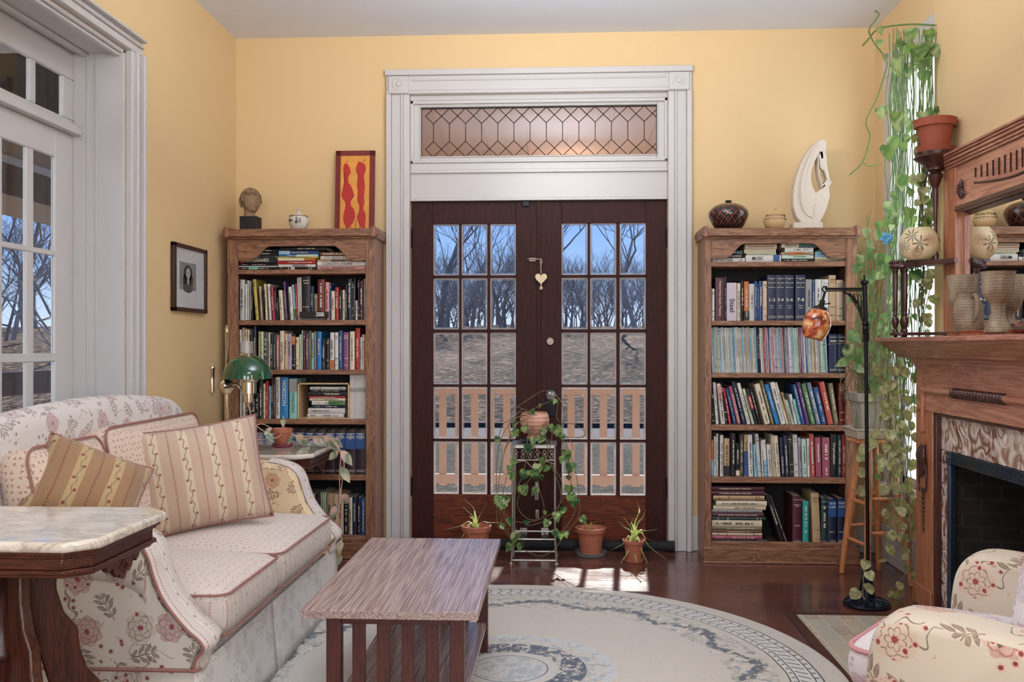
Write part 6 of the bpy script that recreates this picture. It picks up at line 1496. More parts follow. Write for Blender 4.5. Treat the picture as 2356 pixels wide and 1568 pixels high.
# ---------------------------------------------------------------- green shaded student lamp
LY_ = 4.78
def lp(u, v, y=LY_): return px(u, v, y=y)
bs = lp(522, 900); zt_ = lp(522, 752).z
lm = thing('floor_lamp', (bs.x, LY_, 0), 'brass reading lamp with dark green dome shade in the corner behind the sofa', 'lamp')
m = MB(); m.lathe([(.14, 0), (.14, .012), (.12, .022), (.05, .035), (.02, .06), (.012, .1)], (bs.x, LY_, 0), 32); m.build('base', M_brass, lm, world=True, smooth=50)
m = MB(); m.lathe([(.0125, .06), (.0125, lp(522, 905).z), (.009, lp(522, 905).z), (.009, zt_ - .03), (.012, zt_ - .026), (.008, zt_ - .01), (.011, zt_), (.002, zt_ + .012)], (bs.x, LY_, 0), 16); m.build('pole', M_brass, lm, world=True, smooth=50)
jb = lp(522, 887); m = MB()
m.lathe([(.012, -.045), (.02, -.04), (.034, -.018), (.04, 0), (.036, .015), (.022, .028), (.014, .04)], (bs.x, LY_, jb.z), 8); m.build('joint_knob', M_brass, lm, world=True, smooth=20)
h0 = lp(490, 842); h1 = lp(486, 905); m = MB(); mid_ = (h0 + h1) / 2
m.lathe([(.002, -.085), (.008, -.075), (.014, -.065), (.016, -.06), (.012, -.055), (.013, .055), (.016, .06), (.014, .066), (.007, .075), (.002, .085)], (mid_.x, LY_, mid_.z), 16); m.tube([(mid_.x, LY_, jb.z + .0), (bs.x, LY_, jb.z)], .005, 8); m.build('counterweight', M_brass, lm, world=True, smooth=50)
fc = lp(573, 887); m = MB(); m.tube(smoothpath([(bs.x + .03, LY_ - .0, jb.z + .003), lp(545, 884), lp(556, 897), lp(566, 900)], 5), .006, 8); m.build('arm', M_brass, lm, world=True, smooth=60)
zc0 = lp(573, 925).z; zs = lp(573, 870).z; zs1 = lp(573, 815).z
m = MB(); m.lathe([(.004, zc0 - .02), (.01, zc0 - .004), (.024, zc0), (.024, zc0 + .045), (.038, zc0 + .047), (.038, zs - .02), (.046, zs - .014), (.05, zs), (.02, zs + .01)], (fc.x, LY_, 0), 28); m.build('font', M_brass, lm, world=True, smooth=40)
m = MB(); Rr = (lp(625, 870).x - lp(515, 870).x) / 2; prof = [(Rr, 0), (Rr * 1.0, .008), (Rr * .97, .035), (Rr * .88, .065), (Rr * .72, .092), (Rr * .5, .112), (Rr * .34, .12), (Rr * .33, .118), (Rr * .5, .109), (Rr * .7, .089), (Rr * .85, .063), (Rr * .94, .034), (Rr * .975, .004)]
m.lathe([(a, b_ + zs - .002) for a, b_ in prof], (lp(570, 870).x, LY_, 0), 48, caps=False); m.build('lamp_shade', M_green_glass, lm, world=True, smooth=60)
m = MB(); zk = zs + .118; m.lathe([(.042, zk), (.044, zk + .012), (.034, zk + .014)], (lp(570, 870).x, LY_, 0), 28); m.build('shade_ring', M_brass, lm, world=True)
m = MB(); m.lathe([(.032, zs - .0), (.032, zk + .075), (.031, zk + .075), (.031, zs)], (lp(568, 870).x, LY_, 0), 28, caps=False); t = NT('chimney_glass'); t.pbr((.95, .97, 1, 1), .03, 0, Transmission_Weight=.9, IOR=1.2); m.build('glass_chimney', t.mat, lm, world=True, smooth=60)
# ---------------------------------------------------------------- fireplace mantel
MXF = 1.66; MYL = px(2107, 1000, x=MXF).y; FC_ = FCY; MYR = 2 * FC_ - MYL
ma = thing('fireplace_mantel', (MXF, FC_, 0), 'carved reddish wood fireplace mantel with mirror, bracket shelves and glazed tiles', 'fireplace')
ZS = 1.239; ZF = px(2160, 951, x=MXF).z; ZCR = 1.115
pw_ = MYL - px(2145, 1000, x=MXF).y
for y_a, y_b in ((MYL - pw_, MYL), (MYR, MYR + pw_)):
    m = MB(); m.box((MXF, y_a, .006), (BRX - .001, y_b, ZF)); m.box((MXF - .012, y_a - .008, .006), (MXF + .02, y_b + .01, .10)); m.build('pilaster', M_manv, ma, world=True, bevel=.004)
m = MB()
for y_a, y_b in ((MYL - pw_ - .045, MYL - pw_), (MYR + pw_, MYR + pw_ + .045)):
    m.box((MXF + .004, y_a + .012, .006), (BRX - .02, y_b, ZF)); 
m.box((MXF + .004, MYR + pw_, ZF - .012), (BRX - .02, MYL - pw_, ZF)); m.build('inner_reveal', M_mand, ma, world=True, bevel=.003)
m = MB(); m.box((MXF, MYR, ZF), (BRX - .001, MYL, ZCR)); m.build('frieze', M_many, ma, world=True, bevel=.004)
m = MB(); prof = [(MXF - .006, ZCR - .012), (MXF - .006, ZCR), (MXF - .014, ZCR + .002), (MXF - .014, ZCR + .012), (MXF - .022, ZCR + .02), (MXF - .036, ZCR + .028), (MXF - .058, ZCR + .034), (MXF - .062, ZCR + .044), (MXF - .07, ZCR + .048), (MXF - .085, ZCR + .060), (MXF - .105, ZCR + .080), (MXF - .118, ZCR + .092), (MXF - .122, ZCR + .1), (MXF - .125, ZCR + .102)]
m.loft([[(x, MYR - (MXF - x), z), (BRX - .001, MYR - (MXF - x), z), (BRX - .001, MYL + (MXF - x), z), (x, MYL + (MXF - x), z)] for x, z in prof]); m.build('crown_moulding', M_many, ma, world=True, smooth=25)
m = MB(); m.box((1.515, MYR - .14, ZS - .022), (BRX - .001, MYL + .14, ZS)); m.build('shelf', M_many, ma, world=True, bevel=.006, seg=3)
# half round rods with rope section
zr_ = px(2200, 905, x=MXF - .01).z; yv = px(2121, 900, x=MXF - .01).y
m = MB(); m.tube([(MXF - .004, yv, zr_), (MXF - .004, 2 * FC_ - yv, zr_)], .016, 12); m.build('frieze_rod', M_many, ma, world=True, smooth=60)
ya_, yb_ = px(2196, 905, x=MXF).y, px(2318, 905, x=MXF).y
m = MB(); n = 17
for i in range(n):
    y = ya_ + (yb_ - ya_) * (i + .5) / n; hw_ = abs(yb_ - ya_) / n * .42
    m.lathe([(.012, -hw_), (.02, -hw_ * .6), (.023, 0), (.02, hw_ * .6), (.012, hw_)], (0, 0, 0), 14, M=Matrix.Translation((MXF - .006, y, zr_)) @ rotm((R(90), 0, 0)))
m.build('ringed_rod_section', M_mand, ma, world=True, smooth=60)
for yy in (yv, 2 * FC_ - yv):
    m = MB(); zb = px(2121, 985, x=MXF).z; m.tube([(MXF - .004, yy, zr_ + .014), (MXF - .004, yy, zb)], .012, 12)
    m.lathe([(.012, 0), (.019, -.004), (.019, -.010), (.008, -.014), (.006, -.03), (.008, -.05), (.004, -.075), (.001, -.08)], (MXF - .004, yy, zb), 12); m.build('vertical_rod', M_manv, ma, world=True, smooth=50)
    # acanthus and bead drop
    m = MB(); z0 = px(2121, 1020, x=MXF).z
    for k in range(-3, 4):
        a = k * .22; L = .15 - .012 * abs(k); m.tube(smoothpath([(MXF - .004, yy + .006 * k, z0 - .0), (MXF - .016, yy + .012 * k, z0 - L * .4), (MXF - .010, yy + .009 * k + .006 * (1 if k > 0 else -1 if k < 0 else 0), z0 - L * .8), (MXF - .014, yy + .013 * k, z0 - L)], 4), [.003 + .006 * math.sin(math.pi * i / 12) for i in range(13)], 6)
    z1 = z0 - .14
    for sg in (-1, 1): m.tube(smoothpath([(MXF - .006, yy + sg * .035, z0 - .08), (MXF - .008, yy + sg * .044, z1 - .03), (MXF - .008, yy + sg * .036, z1 - .07), (MXF - .008, yy + sg * .018, z1 - .062), (MXF - .008, yy + sg * .008, z1 - .085)], 4), .0045, 6)
    m.build('carved_leaf', M_mand, ma, world=True, smooth=60)
    m = MB(); zz = z1 - .10
    for k in range(11): r_ = .011 - .0007 * k; m.sph((MXF - .003, yy, zz), r_, 10, 8); zz -= r_ * 2.05
    m.build('bead_drop', M_mand, ma, world=True, smooth=60)
# glazed tiles
def tile_mat():
    t = NT('majolica_tile'); co = t.tex(); n1 = t.noise(co, 6, 1, .5, dist=1.4); n2 = t.noise(co, 13, 1, .5, dist=1.0)
    f = t.m('ADD', t.m('MULTIPLY', n1, .6), t.m('MULTIPLY', n2, .4))
    rg = t.m('PINGPONG', t.m('MULTIPLY', f, 5.0), .5)
    col = t.ramp(t.m('ADD', rg, t.m('MULTIPLY', t.m('SUBTRACT', n1, .5), .5)), [(.0, '7A4C3C'), (.14, 'B08E7E'), (.35, 'D8C4B8'), (.6, 'EBE0D8')])
    return t.pbr(col, .12, 0, t.bump(rg, 1.0, .012), Coat_Weight=.8, Coat_Roughness=.05)
M_tile = tile_mat(); TX = MXF + .028
tyL = px(2157, 1000, x=TX).y; tyl2 = px(2181, 1100, x=TX).y; tzt = ZF - .012; tzm = px(2182, 1038, x=TX).z
def tile(ya, yb, za, zb, tex=0):
    m = MB(); m.box((TX, min(ya, yb) + .0015, za + .0015), (TX + .012, max(ya, yb) - .0015, zb - .0015)); m.build('glazed_tile', M_tile, ma, world=True, bevel=.003)
tyR = 2 * FC_ - tyL; tyr2 = 2 * FC_ - tyl2
tw = .158; tbig = tyL - px(2223, 1000, x=TX).y
tile(tyL, tyL - tbig, tzm, tzt); tile(tyR, tyR + tbig, tzm, tzt)
nmid = 4; span = (tyL - tbig) - (tyR + tbig)
for i in range(nmid): tile(tyL - tbig - span * i / nmid, tyL - tbig - span * (i + 1) / nmid, tzm, tzt)
z_ = tzm; hgt = (tzm - .006) / 5
for i in range(5):
    tile(tyL, tyl2, z_ - hgt, z_); tile(tyR, tyr2, z_ - hgt, z_); z_ -= hgt
m = MB(); m.box((TX + .012, tyR, .006), (TX + .02, tyr2, tzt)); m.box((TX + .012, tyl2, .006), (TX + .02, tyL, tzt)); m.box((TX + .012, tyR, tzm), (TX + .02, tyL, tzt)); m.build('tile_backing', plain('CFC4B4', .7), ma, world=True, smooth=0)
# cast metal frame around the fire opening
M_cast = plain('4E5A6A', .32, .85, .12)
fy1 = tyl2; fy0 = tyr2; fz1 = tzm; fw = .052
m = MB()
def ribs_v(y_a, y_b, z_a, z_b):
    m.box((TX, y_a, z_a), (TX + .02, y_b, z_b)); k = 3
    for i in range(k): c_ = y_a + (y_b - y_a) * (i + .5) / k; m.tube([(TX, c_, z_a), (TX, c_, z_b)], .006, 8)
ribs_v(fy1 - .032, fy1, .006, fz1 - .0); ribs_v(fy0, fy0 + .032, .006, fz1)
m.box((TX, fy0 + .03, fz1 - fw), (TX + .02, fy1 - .03, fz1))
for i in range(6): zz = fz1 - fw * (i + .5) / 6; m.tube([(TX, fy0 + .03, zz), (TX, fy1 - .03, zz)], .0045, 8)
for yy in (fy0 + .02, fy1 - .02):
    m.box((TX - .008, yy - .022, fz1 - fw - .006), (TX + .005, yy + .022, fz1 + .002)); m.lathe([(.014, 0), (.014, .004), (.009, .006), (.008, .002), (.003, .007)], n=14, M=Matrix.Translation((TX - .008, yy, fz1 - fw / 2)) @ rotm((0, R(-90), 0)))
m.build('cast_metal_frame', M_cast, ma, world=True, bevel=.0015)
def soot():
    t = NT('sooty_brick'); co = t.tex(); x, y, z = t.sep(co); br = t.n('TexBrick', {'Vector': t.comb(t.m('ADD', y, x), z, 0), 'Scale': 4.2, 'Mortar Size': .02, 'Color1': lin('2A1A14'), 'Color2': lin('1A120F'), 'Mortar': lin('35302C')})
    nz = t.noise(co, 7, 4, .7); col = t.mix(t.m('MULTIPLY', nz, 1.1), br.outputs[0], '0B0A0A'); return t.pbr(col, .85, 0, t.bump(nz, .4, .01))
m = MB(); bx_ = XR + .20
m.add([(TX + .02, fy1 - .01, 0), (bx_, fy1 - .08, 0), (bx_, fy1 - .08, fz1), (TX + .02, fy1 - .01, fz1), (TX + .02, fy0 + .01, 0), (bx_, fy0 + .08, 0), (bx_, fy0 + .08, fz1), (TX + .02, fy0 + .01, fz1)], [(0, 1, 2, 3), (4, 5, 6, 7), (1, 5, 6, 2), (3, 2, 6, 7), (0, 4, 5, 1)])
m.build('firebox', soot(), ma, world=True, smooth=0)
# ------------- overmantel
OX = 1.735; OYL = px(2170, 600, x=OX).y; OYR = 2 * FC_ - OYL; pwid = OYL - px(2191, 600, x=OX).y + .03
zmt = px(2200, 489, x=1.75).z; zot = px(2195, 352, x=OX).z
for y_a, y_b in ((OYL - pwid, OYL), (OYR, OYR + pwid)):
    m = MB(); m.box((OX, y_a, ZS), (BRX - .001, y_b, zot - .05)); m.build('mirror_post', M_manv, ma, world=True, bevel=.003)
m = MB(); m.box((OX + .005, OYR + pwid, zmt + .02), (BRX - .001, OYL - pwid, zot - .04)); m.build('upper_panel', M_many, ma, world=True, bevel=.003)
m = MB(); m.box((OX - .004, OYR + pwid, zmt), (BRX - .001, OYL - pwid, zmt + .022)); m.build('mirror_rail', M_mand, ma, world=True, bevel=.004); m = MB(); m.box((OX + .0, OYR + pwid, ZS), (BRX - .001, OYL - pwid, ZS + .025)); m.build('mirror_rail', M_mand, ma, world=True, bevel=.004)
m = MB()
for k, (dx, z0, z1) in enumerate(((.006, -.062, -.05), (.012, -.05, -.036), (.020, -.036, -.022), (.028, -.022, -.012), (.036, -.012, 0))):
    m.box((OX - dx, OYR - dx * .5, zot + z0), (BRX - .001, OYL + dx * .5 - .03, zot + z1))
m.build('upper_cornice', M_many, ma, world=True, bevel=.003)
# fluted swag and carved flower on the upper panel
m = MB(); zc = px(2260, 395, x=OX).z
for i in range(15):
    y = px(2243 + i * 13.5, 400, x=OX).y; f = i / 14; L = .018 + .05 * math.sin(math.pi * min(1, f * .75 + .12)) 
    m.box((OX - .0005, y - .0022, zc + .03 - L * 1.1), (OX + .006, y + .0022, zc + .03))
m.build('flute', plain('3A1A12', .6), ma, world=True, smooth=0)
m = MB(); P = [(OX + .003, px(2240 + k * 16, 400, x=OX).y, zc - .03 - .035 * math.sin(math.pi * k / 12)) for k in range(13)]; m.tube(P, .005, 6)
fyc = px(2213, 430, x=OX); 
for k in range(9):
    a = -2.6 + k * .42; m.tube([(OX + .002, fyc.y, fyc.z), (OX - .008, fyc.y + .022 * math.cos(a), fyc.z - .01 + .026 * math.sin(a)), (OX + .0, fyc.y + .036 * math.cos(a), fyc.z - .012 + .040 * math.sin(a))], [.004, .006, .002], 6)
m.sph((OX - .004, fyc.y, fyc.z + .012), .014, 12, 8, sq=(.5, .8, 1.6)); m.build('carved_flower', M_mand, ma, world=True, smooth=60)
t = NT('mirror_silver'); t.pbr((.9, .9, .9, 1), .01, 1); M_mirror = t.mat
m = MB(); my0, my1 = OYR + pwid + .002, OYL - pwid - .002; mz0, mz1 = ZS + .026, zmt - .002; bw = .022; xm = 1.768
m.add([(xm, my0 + bw, mz0 + bw), (xm, my1 - bw, mz0 + bw), (xm, my1 - bw, mz1 - bw), (xm, my0 + bw, mz1 - bw), (xm + .0045, my0, mz0), (xm + .0045, my1, mz0), (xm + .0045, my1, mz1), (xm + .0045, my0, mz1)],
      [(0, 1, 2, 3), (4, 5, 1, 0), (5, 6, 2, 1), (6, 7, 3, 2), (7, 4, 0, 3)]); m.build('mirror_glass', M_mirror, ma, world=True, smooth=0)
# bracket shelves and turned columns, both ends
zB = 1.59; zG = 1.262
def bracket(sgn):
    f = lambda y: y if sgn > 0 else 2 * FC_ - y
    ce = px(2073, 605, x=1.60); cy = ce.y; cx_ = 1.60
    yp = OYL - pwid / 2
    def shelf_outline(w0=.02):
        P = []
        for k in range(13): a = R(20 + 250 * k / 12); P.append((cx_ + .05 * math.cos(a + R(0)) * 1.0, cy + .05 * math.sin(a)))
        P = [(OX, OYL), (OX - .02, OYL + .03), (OX - .05, OYL + .07)] + [(cx_ + .05 * math.cos(R(a)), cy + .05 * math.sin(R(a))) for a in range(60, 261, 20)] + [(cx_ + .01, cy - .10), (cx_ + .035, cy - .17), (OX - .04, OYL - .10), (OX - .012, OYL - .15), (OX, OYL - .155)]
        return P
    def out(sc=1): return [(x, f(y)) for x, y in shelf_outline()]
    m = MB(); m.prism(out(), zB - .026, zB - .004); m.lathe([(.048, -.03), (.054, -.024), (.054, -.012), (.046, -.004), (.046, 0)], (cx_, f(cy), zB), 28)
    for k in range(14): a = k * 2 * math.pi / 14; m.sph((cx_ + .045 * math.cos(a), f(cy) + .045 * math.sin(a), zB + .002), .009, 8, 6)
    m.build('bracket_shelf', M_mand, ma, world=True, bevel=.003)
    m = MB(); m.prism(out(), zG - .014, zG); m.lathe([(.046, -.012), (.05, -.006), (.046, .002)], (cx_, f(cy), zG), 24); m.build('lower_gallery', M_mand, ma, world=True, bevel=.003)
    for (dx, dy) in ((-.02, .018), (.012, -.018), (.02, .024)):
        H = zB - .028 - zG; pr = [(.006, 0), (.013, .004), (.013, .012), (.008, .018), (.012, .03), (.0175, .05), (.015, .066), (.008, .078), (.012, .084), (.009, .092), (.0105, .1), (.012, H - .03), (.010, H - .02), (.014, H - .012), (.014, H)]
        m = MB(); m.lathe(pr, (cx_ + dx, f(cy) + dy, zG), 14); m.build('turned_column', M_mand, ma, world=True, smooth=40)
        m = MB(); m.sph((cx_ + dx, f(cy) + dy, ZS + .006), .010, 10, 6, sq=(1, 1, .7)); m.build('bun_foot', M_mand, ma, world=True)
    # candle-cup post on top
    pc_ = px(2152, 375, x=1.698); pyc = pc_.y
    m = MB(); zt2 = px(2152, 352, x=1.698).z
    m.lathe([(.012, zB - .004), (.016, zB + .02), (.010, zB + .035), (.014, zB + .055), (.02, zB + .085), (.012, zB + .11), (.008, zB + .12), (.010, zt2 - .26), (.013, zt2 - .2), (.012, zt2 - .16), (.016, zt2 - .15), (.03, zt2 - .115), (.033, zt2 - .10), (.022, zt2 - .088), (.04, zt2 - .078), (.04, zt2 - .068), (.055, zt2 - .05), (.085, zt2 - .03), (.093, zt2 - .022), (.085, zt2 - .014), (.088, zt2)], (1.698, f(pyc), 0), 32); m.build('pot_bracket', M_mand, ma, world=True, smooth=40)
    return cx_, cy, pyc, zt2
bcx, bcy, bpy_, bpz = bracket(1); bracket(-1)
# ------------- things on the mantel
def lathe_thing(name, loc, prof, mat, label, cat, part='body', n=32):
    o = thing(name, loc, label, cat); m = MB(); m.lathe(prof, n=n); m.build(part, mat, o, smooth=60); return o
pot = thing('terracotta_pot', (1.698, bpy_, bpz + .001), 'plain terracotta pot in its saucer high on the mantel bracket', 'plant pot')
m = MB(); m.lathe([(.05, .012), (.058, .014), (.076, .115), (.088, .115), (.091, .15), (.085, .152), (.08, .15), (.07, .12), (.066, .1), (.001, .1)], n=36, caps=False); m.build('pot', plain('94482F', .65, 0, .1), pot, smooth=40)
m = MB(); m.lathe([(.05, 0), (.072, .0), (.08, .026), (.076, .027), (.068, .010), (.001, .010)], n=36); m.build('saucer', plain('94482F', .65, 0, .1), pot, smooth=40)
# printed globe shade
def globe_mat():
    t = NT('leaf_printed_glass'); co = t.tex(); x, y, z = t.sep(co)
    d = t.vm('NORMALIZE', t.comb(x, y, t.m('SUBTRACT', z, .075))); u = t.vm('DOT_PRODUCT', d, (-.35, -.93, 0)); s_ = t.vm('DOT_PRODUCT', d, (.93, -.35, 0)); q, q2, zz = t.sep(d)
    col = lin('E3CFA4')
    for (cx0, cz0, ph, k, R_, cc) in ((-.35, .35, .3, 4.5, .38, '54463A'), (.05, -.05, 1.2, 3.5, .42, '5A4A3E'), (.45, .1, 2, 8.5, .36, '9A6A50'), (-.1, -.5, .8, 6.5, .3, '8A5A40'), (-.7, -.15, .5, 5.5, .35, '8A7F70')):
        a = t.m('SUBTRACT', s_, cx0); b = t.m('SUBTRACT', zz, cz0); r = t.vm('LENGTH', t.comb(a, b, 0)); th = t.m('ARCTAN2', b, a)
        f = t.m('LESS_THAN', r, t.m('MULTIPLY', t.m('POWER', t.m('ABSOLUTE', t.m('COSINE', t.m('ADD', t.m('MULTIPLY', th, k), ph))), 1.6), R_))
        f = t.m('MULTIPLY', f, t.m('GREATER_THAN', u, 0.0)); f = t.m('MULTIPLY', f, t.m('GREATER_THAN', t.noise(co, 60, 2), .38))
        col = t.mix(t.m('MULTIPLY', f, .85), col, cc)
    return t.pbr(col, .35, 0, None, Subsurface_Weight=.15)
gp = px(2115, 568, x=1.64)
gl_ = lathe_thing('glass_globe', (1.64, gp.y, zB + .002), [(.042, 0), (.05, .002), (.072, .022), (.086, .055), (.087, .08), (.08, .11), (.064, .136), (.054, .146), (.05, .144), (.06, .134), (.075, .108), (.08, .08)], globe_mat(), 'cream glass globe printed with brown leaves on the mantel bracket shelf', 'globe vase')
# stoneware on a tray
def stoneware(name_='stoneware_glaze'):
    t = NT(name_); co = t.tex(); x, y, z = t.sep(co); w1 = t.m('PINGPONG', t.m('MULTIPLY', t.m('ADD', z, t.m('MULTIPLY', t.noise(co, 12, 2), .01)), 90.0), .5)
    sp = t.m('GREATER_THAN', t.noise(co, 120, 1), .74); big = t.noise(t.vm('MULTIPLY', co, (1, 1, .6)), 14, 2)
    col = t.ramp(t.m('ADD', t.m('MULTIPLY', big, .8), t.m('MULTIPLY', w1, .3)), [(.3, '6E5440'), (.55, '93826A'), (.8, 'A99C86')]); col = t.mix(t.m('MULTIPLY', sp, .8), col, '4A3424')
    return t.pbr(col, .4, 0, t.bump(w1, .4, .002))
M_stw = stoneware()
tc_ = px(2262, 762, x=1.635)
tr = thing('wooden_tray', (1.635, tc_.y, ZS + .001), 'reddish wooden tray on the mantel carrying stoneware cups and jug', 'tray')
m = MB(); m.prism([(.12 * math.cos(a) * (1), .29 * math.sin(a)) for a in [k * math.pi / 20 for k in range(40)]], 0, .008, 'xy'); m.loft([[(.12 * s_ * math.cos(a), .29 * s_ * math.sin(a), z) for a in [k * math.pi / 20 for k in range(40)]] for z, s_ in ((.006, .96), (.014, 1.03), (.018, 1.05), (.018, 1.02), (.009, .93))], caps=False); m.build('dish', wood('tray_wood', '7A3524', 'B0664A', 'y', .35), tr, bevel=.001)
for ob in tr.children: ob.scale = (.82, .82, 1)
ga = px(2215, 700, x=1.675)
lathe_thing('stoneware_goblet', (1.675, ga.y, ZS + .0105), [(.04, 0), (.043, .006), (.035, .03), (.025, .06), (.024, .085), (.034, .1), (.05, .12), (.057, .15), (.056, .19), (.061, .235), (.062, .245), (.058, .245), (.05, .19), (.045, .13), (.001, .11)], M_stw, 'tall stoneware goblet standing behind the squat jug on the mantel tray', 'goblet')
gb = px(2296, 700, x=1.60)
lathe_thing('stoneware_goblet', (1.60, gb.y, ZS + .0105), [(.046, 0), (.048, .006), (.038, .03), (.026, .055), (.023, .075), (.025, .10), (.028, .108), (.042, .12), (.052, .14), (.055, .165), (.053, .19), (.058, .215), (.061, .222), (.057, .222), (.049, .19), (.045, .14), (.001, .12)], M_stw, 'large stoneware goblet with brown glazed rim beside the jug handle', 'goblet')
gj = px(2227, 712, x=1.575)
jg = thing('stoneware_jug', (1.575, gj.y, ZS + .0105), 'squat ridged stoneware jug with a loop handle on the mantel tray', 'jug')
m = MB(); m.lathe([(.044, 0), (.048, .004), (.055, .04), (.056, .075), (.05, .11), (.042, .13), (.040, .14), (.043, .154), (.039, .154), (.037, .14), (.046, .1), (.05, .06), (.001, .01)], n=32); m.build('body', M_stw, jg, smooth=60)
m = MB(); m.tube(smoothpath([(.0, -.042, .14), (.0, -.066, .142), (.0, -.082, .115), (.0, -.078, .075), (.0, -.054, .045)], 5), .008, 8); m.build('handle', M_stw, jg, smooth=60)
gb2 = px(2350, 735, x=1.60)
lathe_thing('small_bowl', (1.66, gb2.y, ZS + .002), [(.03, 0), (.035, .004), (.05, .03), (.055, .055), (.051, .055), (.045, .03), (.001, .01)], plain('6A5560', .35, 0, .15), 'small dark glazed bowl at the edge of the mantel tray', 'bowl')
# ---------------------------------------------------------------- plants
HEART = [(-.10, .26), (0, .42), (.15, .52), (.35, .50), (.6, .34), (.82, .14), (1, .0)]
OVAL = [(0, .02), (.1, .2), (.3, .36), (.5, .38), (.7, .28), (.88, .12), (1, 0)]
ROUND = [(-.08, .2), (.05, .45), (.25, .56), (.5, .57), (.75, .42), (.92, .2), (1, 0)]
def leaf(mb, p, d, n, L, prof=HEART, W=1.0, droop=.25, fold=.2, mi=0):
    d = Vector(d).normalized(); n = Vector(n); n = (n - d * n.dot(d)); n = n.normalized() if n.length > 1e-5 else d.orthogonal().normalized(); s = d.cross(n).normalized(); p = Vector(p)
    vs = []; fs = []
    for (t_, w_) in prof:
        c = p + d * (L * t_) - n * (droop * L * max(0, t_) ** 2)
        lift = n * (fold * w_ * L * W)
        vs += [c - s * w_ * L * W + lift, c, c + s * w_ * L * W + lift]
    k = len(prof)
    for i in range(k - 1):
        a = i * 3; fs += [(a, a + 1, a + 4, a + 3), (a + 1, a + 2, a + 5, a + 4)]
    # notch at the stalk
    vs[1] = p + (d * 0); mb.add(vs, fs, mi)
def vine(stem, leaves, path, r, q, every=.07, L=(.04, .07), prof=HEART, W=1, out=None, sub=6, jitter=.5, start=.1, stalk=.02, down=.5, prob=1):
    P = smoothpath(path, sub); stem.tube(P, r, 5)
    acc = 0; nxt = start
    for i in range(1, len(P)):
        acc += (P[i] - P[i - 1]).length
        if acc >= nxt:
            nxt = acc + every * q.uniform(.6, 1.4)
            if q.random() > prob: continue
            t_ = (P[i] - P[i - 1]).normalized(); a = q.uniform(0, 6.28)
            o = Vector((math.cos(a), math.sin(a) - .6, q.uniform(-.4, .3))) if out is None else Vector(out) + Vector((q.uniform(-1, 1), q.uniform(-1, 1), q.uniform(-1, 1))) * jitter
            o.normalize(); e = P[i] + o * stalk; stem.tube([P[i], e], r * .6, 4)
            dd = (o * .6 + Vector((0, 0, -down)) + t_ * .2).normalized(); nn = Vector((q.uniform(-.5, .5), -1, q.uniform(.1, .9)))
            leaf(leaves, e, dd, nn, q.uniform(*L), prof, W, q.uniform(.05, .3), q.uniform(.05, .3))
def pot_prof(r, h, rim=.16):
    return [(r * .62, 0), (r * .66, .002), (r * .88, h * (1 - rim) - .002), (r * .98, h * (1 - rim)), (r, h), (r * .93, h + .001), (r * .86, h * .86), (.001, h * .84)]

# --- plant stand with heart leaved philodendron
ft = px(1228, 1298, z=.0); w2 = .119
st = thing('plant_stand', (ft.x, ft.y + .10, 0), 'slender pale metal plant stand with scrollwork in front of the double doors', 'plant stand')
M_standm = plain('A9A69C', .35, .7, .08); zst = px(1228, 1022, y=ft.y).z; dS = .22
y0s, y1s = ft.y, ft.y + dS
for sx_ in (-1, 1):
    for yy in (y0s, y1s):
        m = MB(); xx = ft.x + sx_ * (w2 - .002); m.tube([(xx + sx_ * .008, yy, .004), (xx, yy, .12), (xx - sx_ * .002, yy, zst)], .0055, 8); m.lathe([(.009, 0), (.013, .001), (.013, .004), (.006, .010)], (xx + sx_ * .008, yy, .001), 12); m.build('leg', M_standm, st, world=True, smooth=50)
for zz in (px(1228, 1240, y=y0s).z, px(1228, 1262, y=y1s).z * .6):
    m = MB()
    for yy in (y0s, y1s): m.tube([(ft.x - w2, yy, zz), (ft.x + w2, yy, zz)], .005, 6)
    for sx_ in (-1, 1): m.tube([(ft.x + sx_ * w2, y0s, zz), (ft.x + sx_ * w2, y1s, zz)], .004, 6)
    m.build('stretcher', M_standm, st, world=True)
m = MB(); m.box((ft.x - w2 - .006, y0s - .006, zst - .004), (ft.x + w2 + .006, y1s + .006, zst)); m.build('top', M_standm, st, world=True, bevel=.002)
m = MB()
for yy in (y0s, y1s): m.box((ft.x - w2, yy - .002, zst - .02), (ft.x + w2, yy + .002, zst - .004))
for k in range(6):
    cx_ = ft.x - w2 + .02 + k * (2 * w2 - .04) / 5
    for s_ in (-1, 1):
        P = [(cx_ + s_ * .012 * math.cos(a) * (1 - a / 9), y0s, zst - .05 - .016 * math.sin(a) * (1 - a / 9) + s_ * .012) for a in [i * .45 for i in range(16)]]; m.tube(P, .0018, 5)
m.tube([(ft.x - w2, y0s, zst - .085), (ft.x + w2, y0s, zst - .085)], .003, 6); m.tube(smoothpath([(ft.x - w2, y0s, zst - .11), (ft.x - .05, y0s, zst - .09), (ft.x, y0s, zst - .13), (ft.x + .05, y0s, zst - .09), (ft.x + w2, y0s, zst - .11)], 6), .002, 5)
m.build('scrollwork', plain('C9C6BC', .4, .5, .05), st, world=True)
pc = Vector((ft.x + .002, y0s + dS / 2, zst + .001))
ph_ = thing('philodendron', pc, 'trailing heart leaf philodendron in a ribbed clay bowl on the metal stand', 'potted plant')
pr_ = [(.03, 0), (.045, .002), (.045, .012), (.03, .018), (.045, .03), (.066, .055), (.079, .085), (.081, .105), (.074, .135), (.068, .145), (.062, .143), (.068, .12), (.06, .11), (.001, .11)]
t = NT('ribbed_clay'); co = t.tex(); x, y, z = t.sep(co); rb = t.m('PINGPONG', t.m('MULTIPLY', z, 46.0), .5); t.pbr(t.mix(t.m('GREATER_THAN', rb, .42), 'D9A892', 'A5674E'), .55, 0, t.bump(rb, .5, .004))
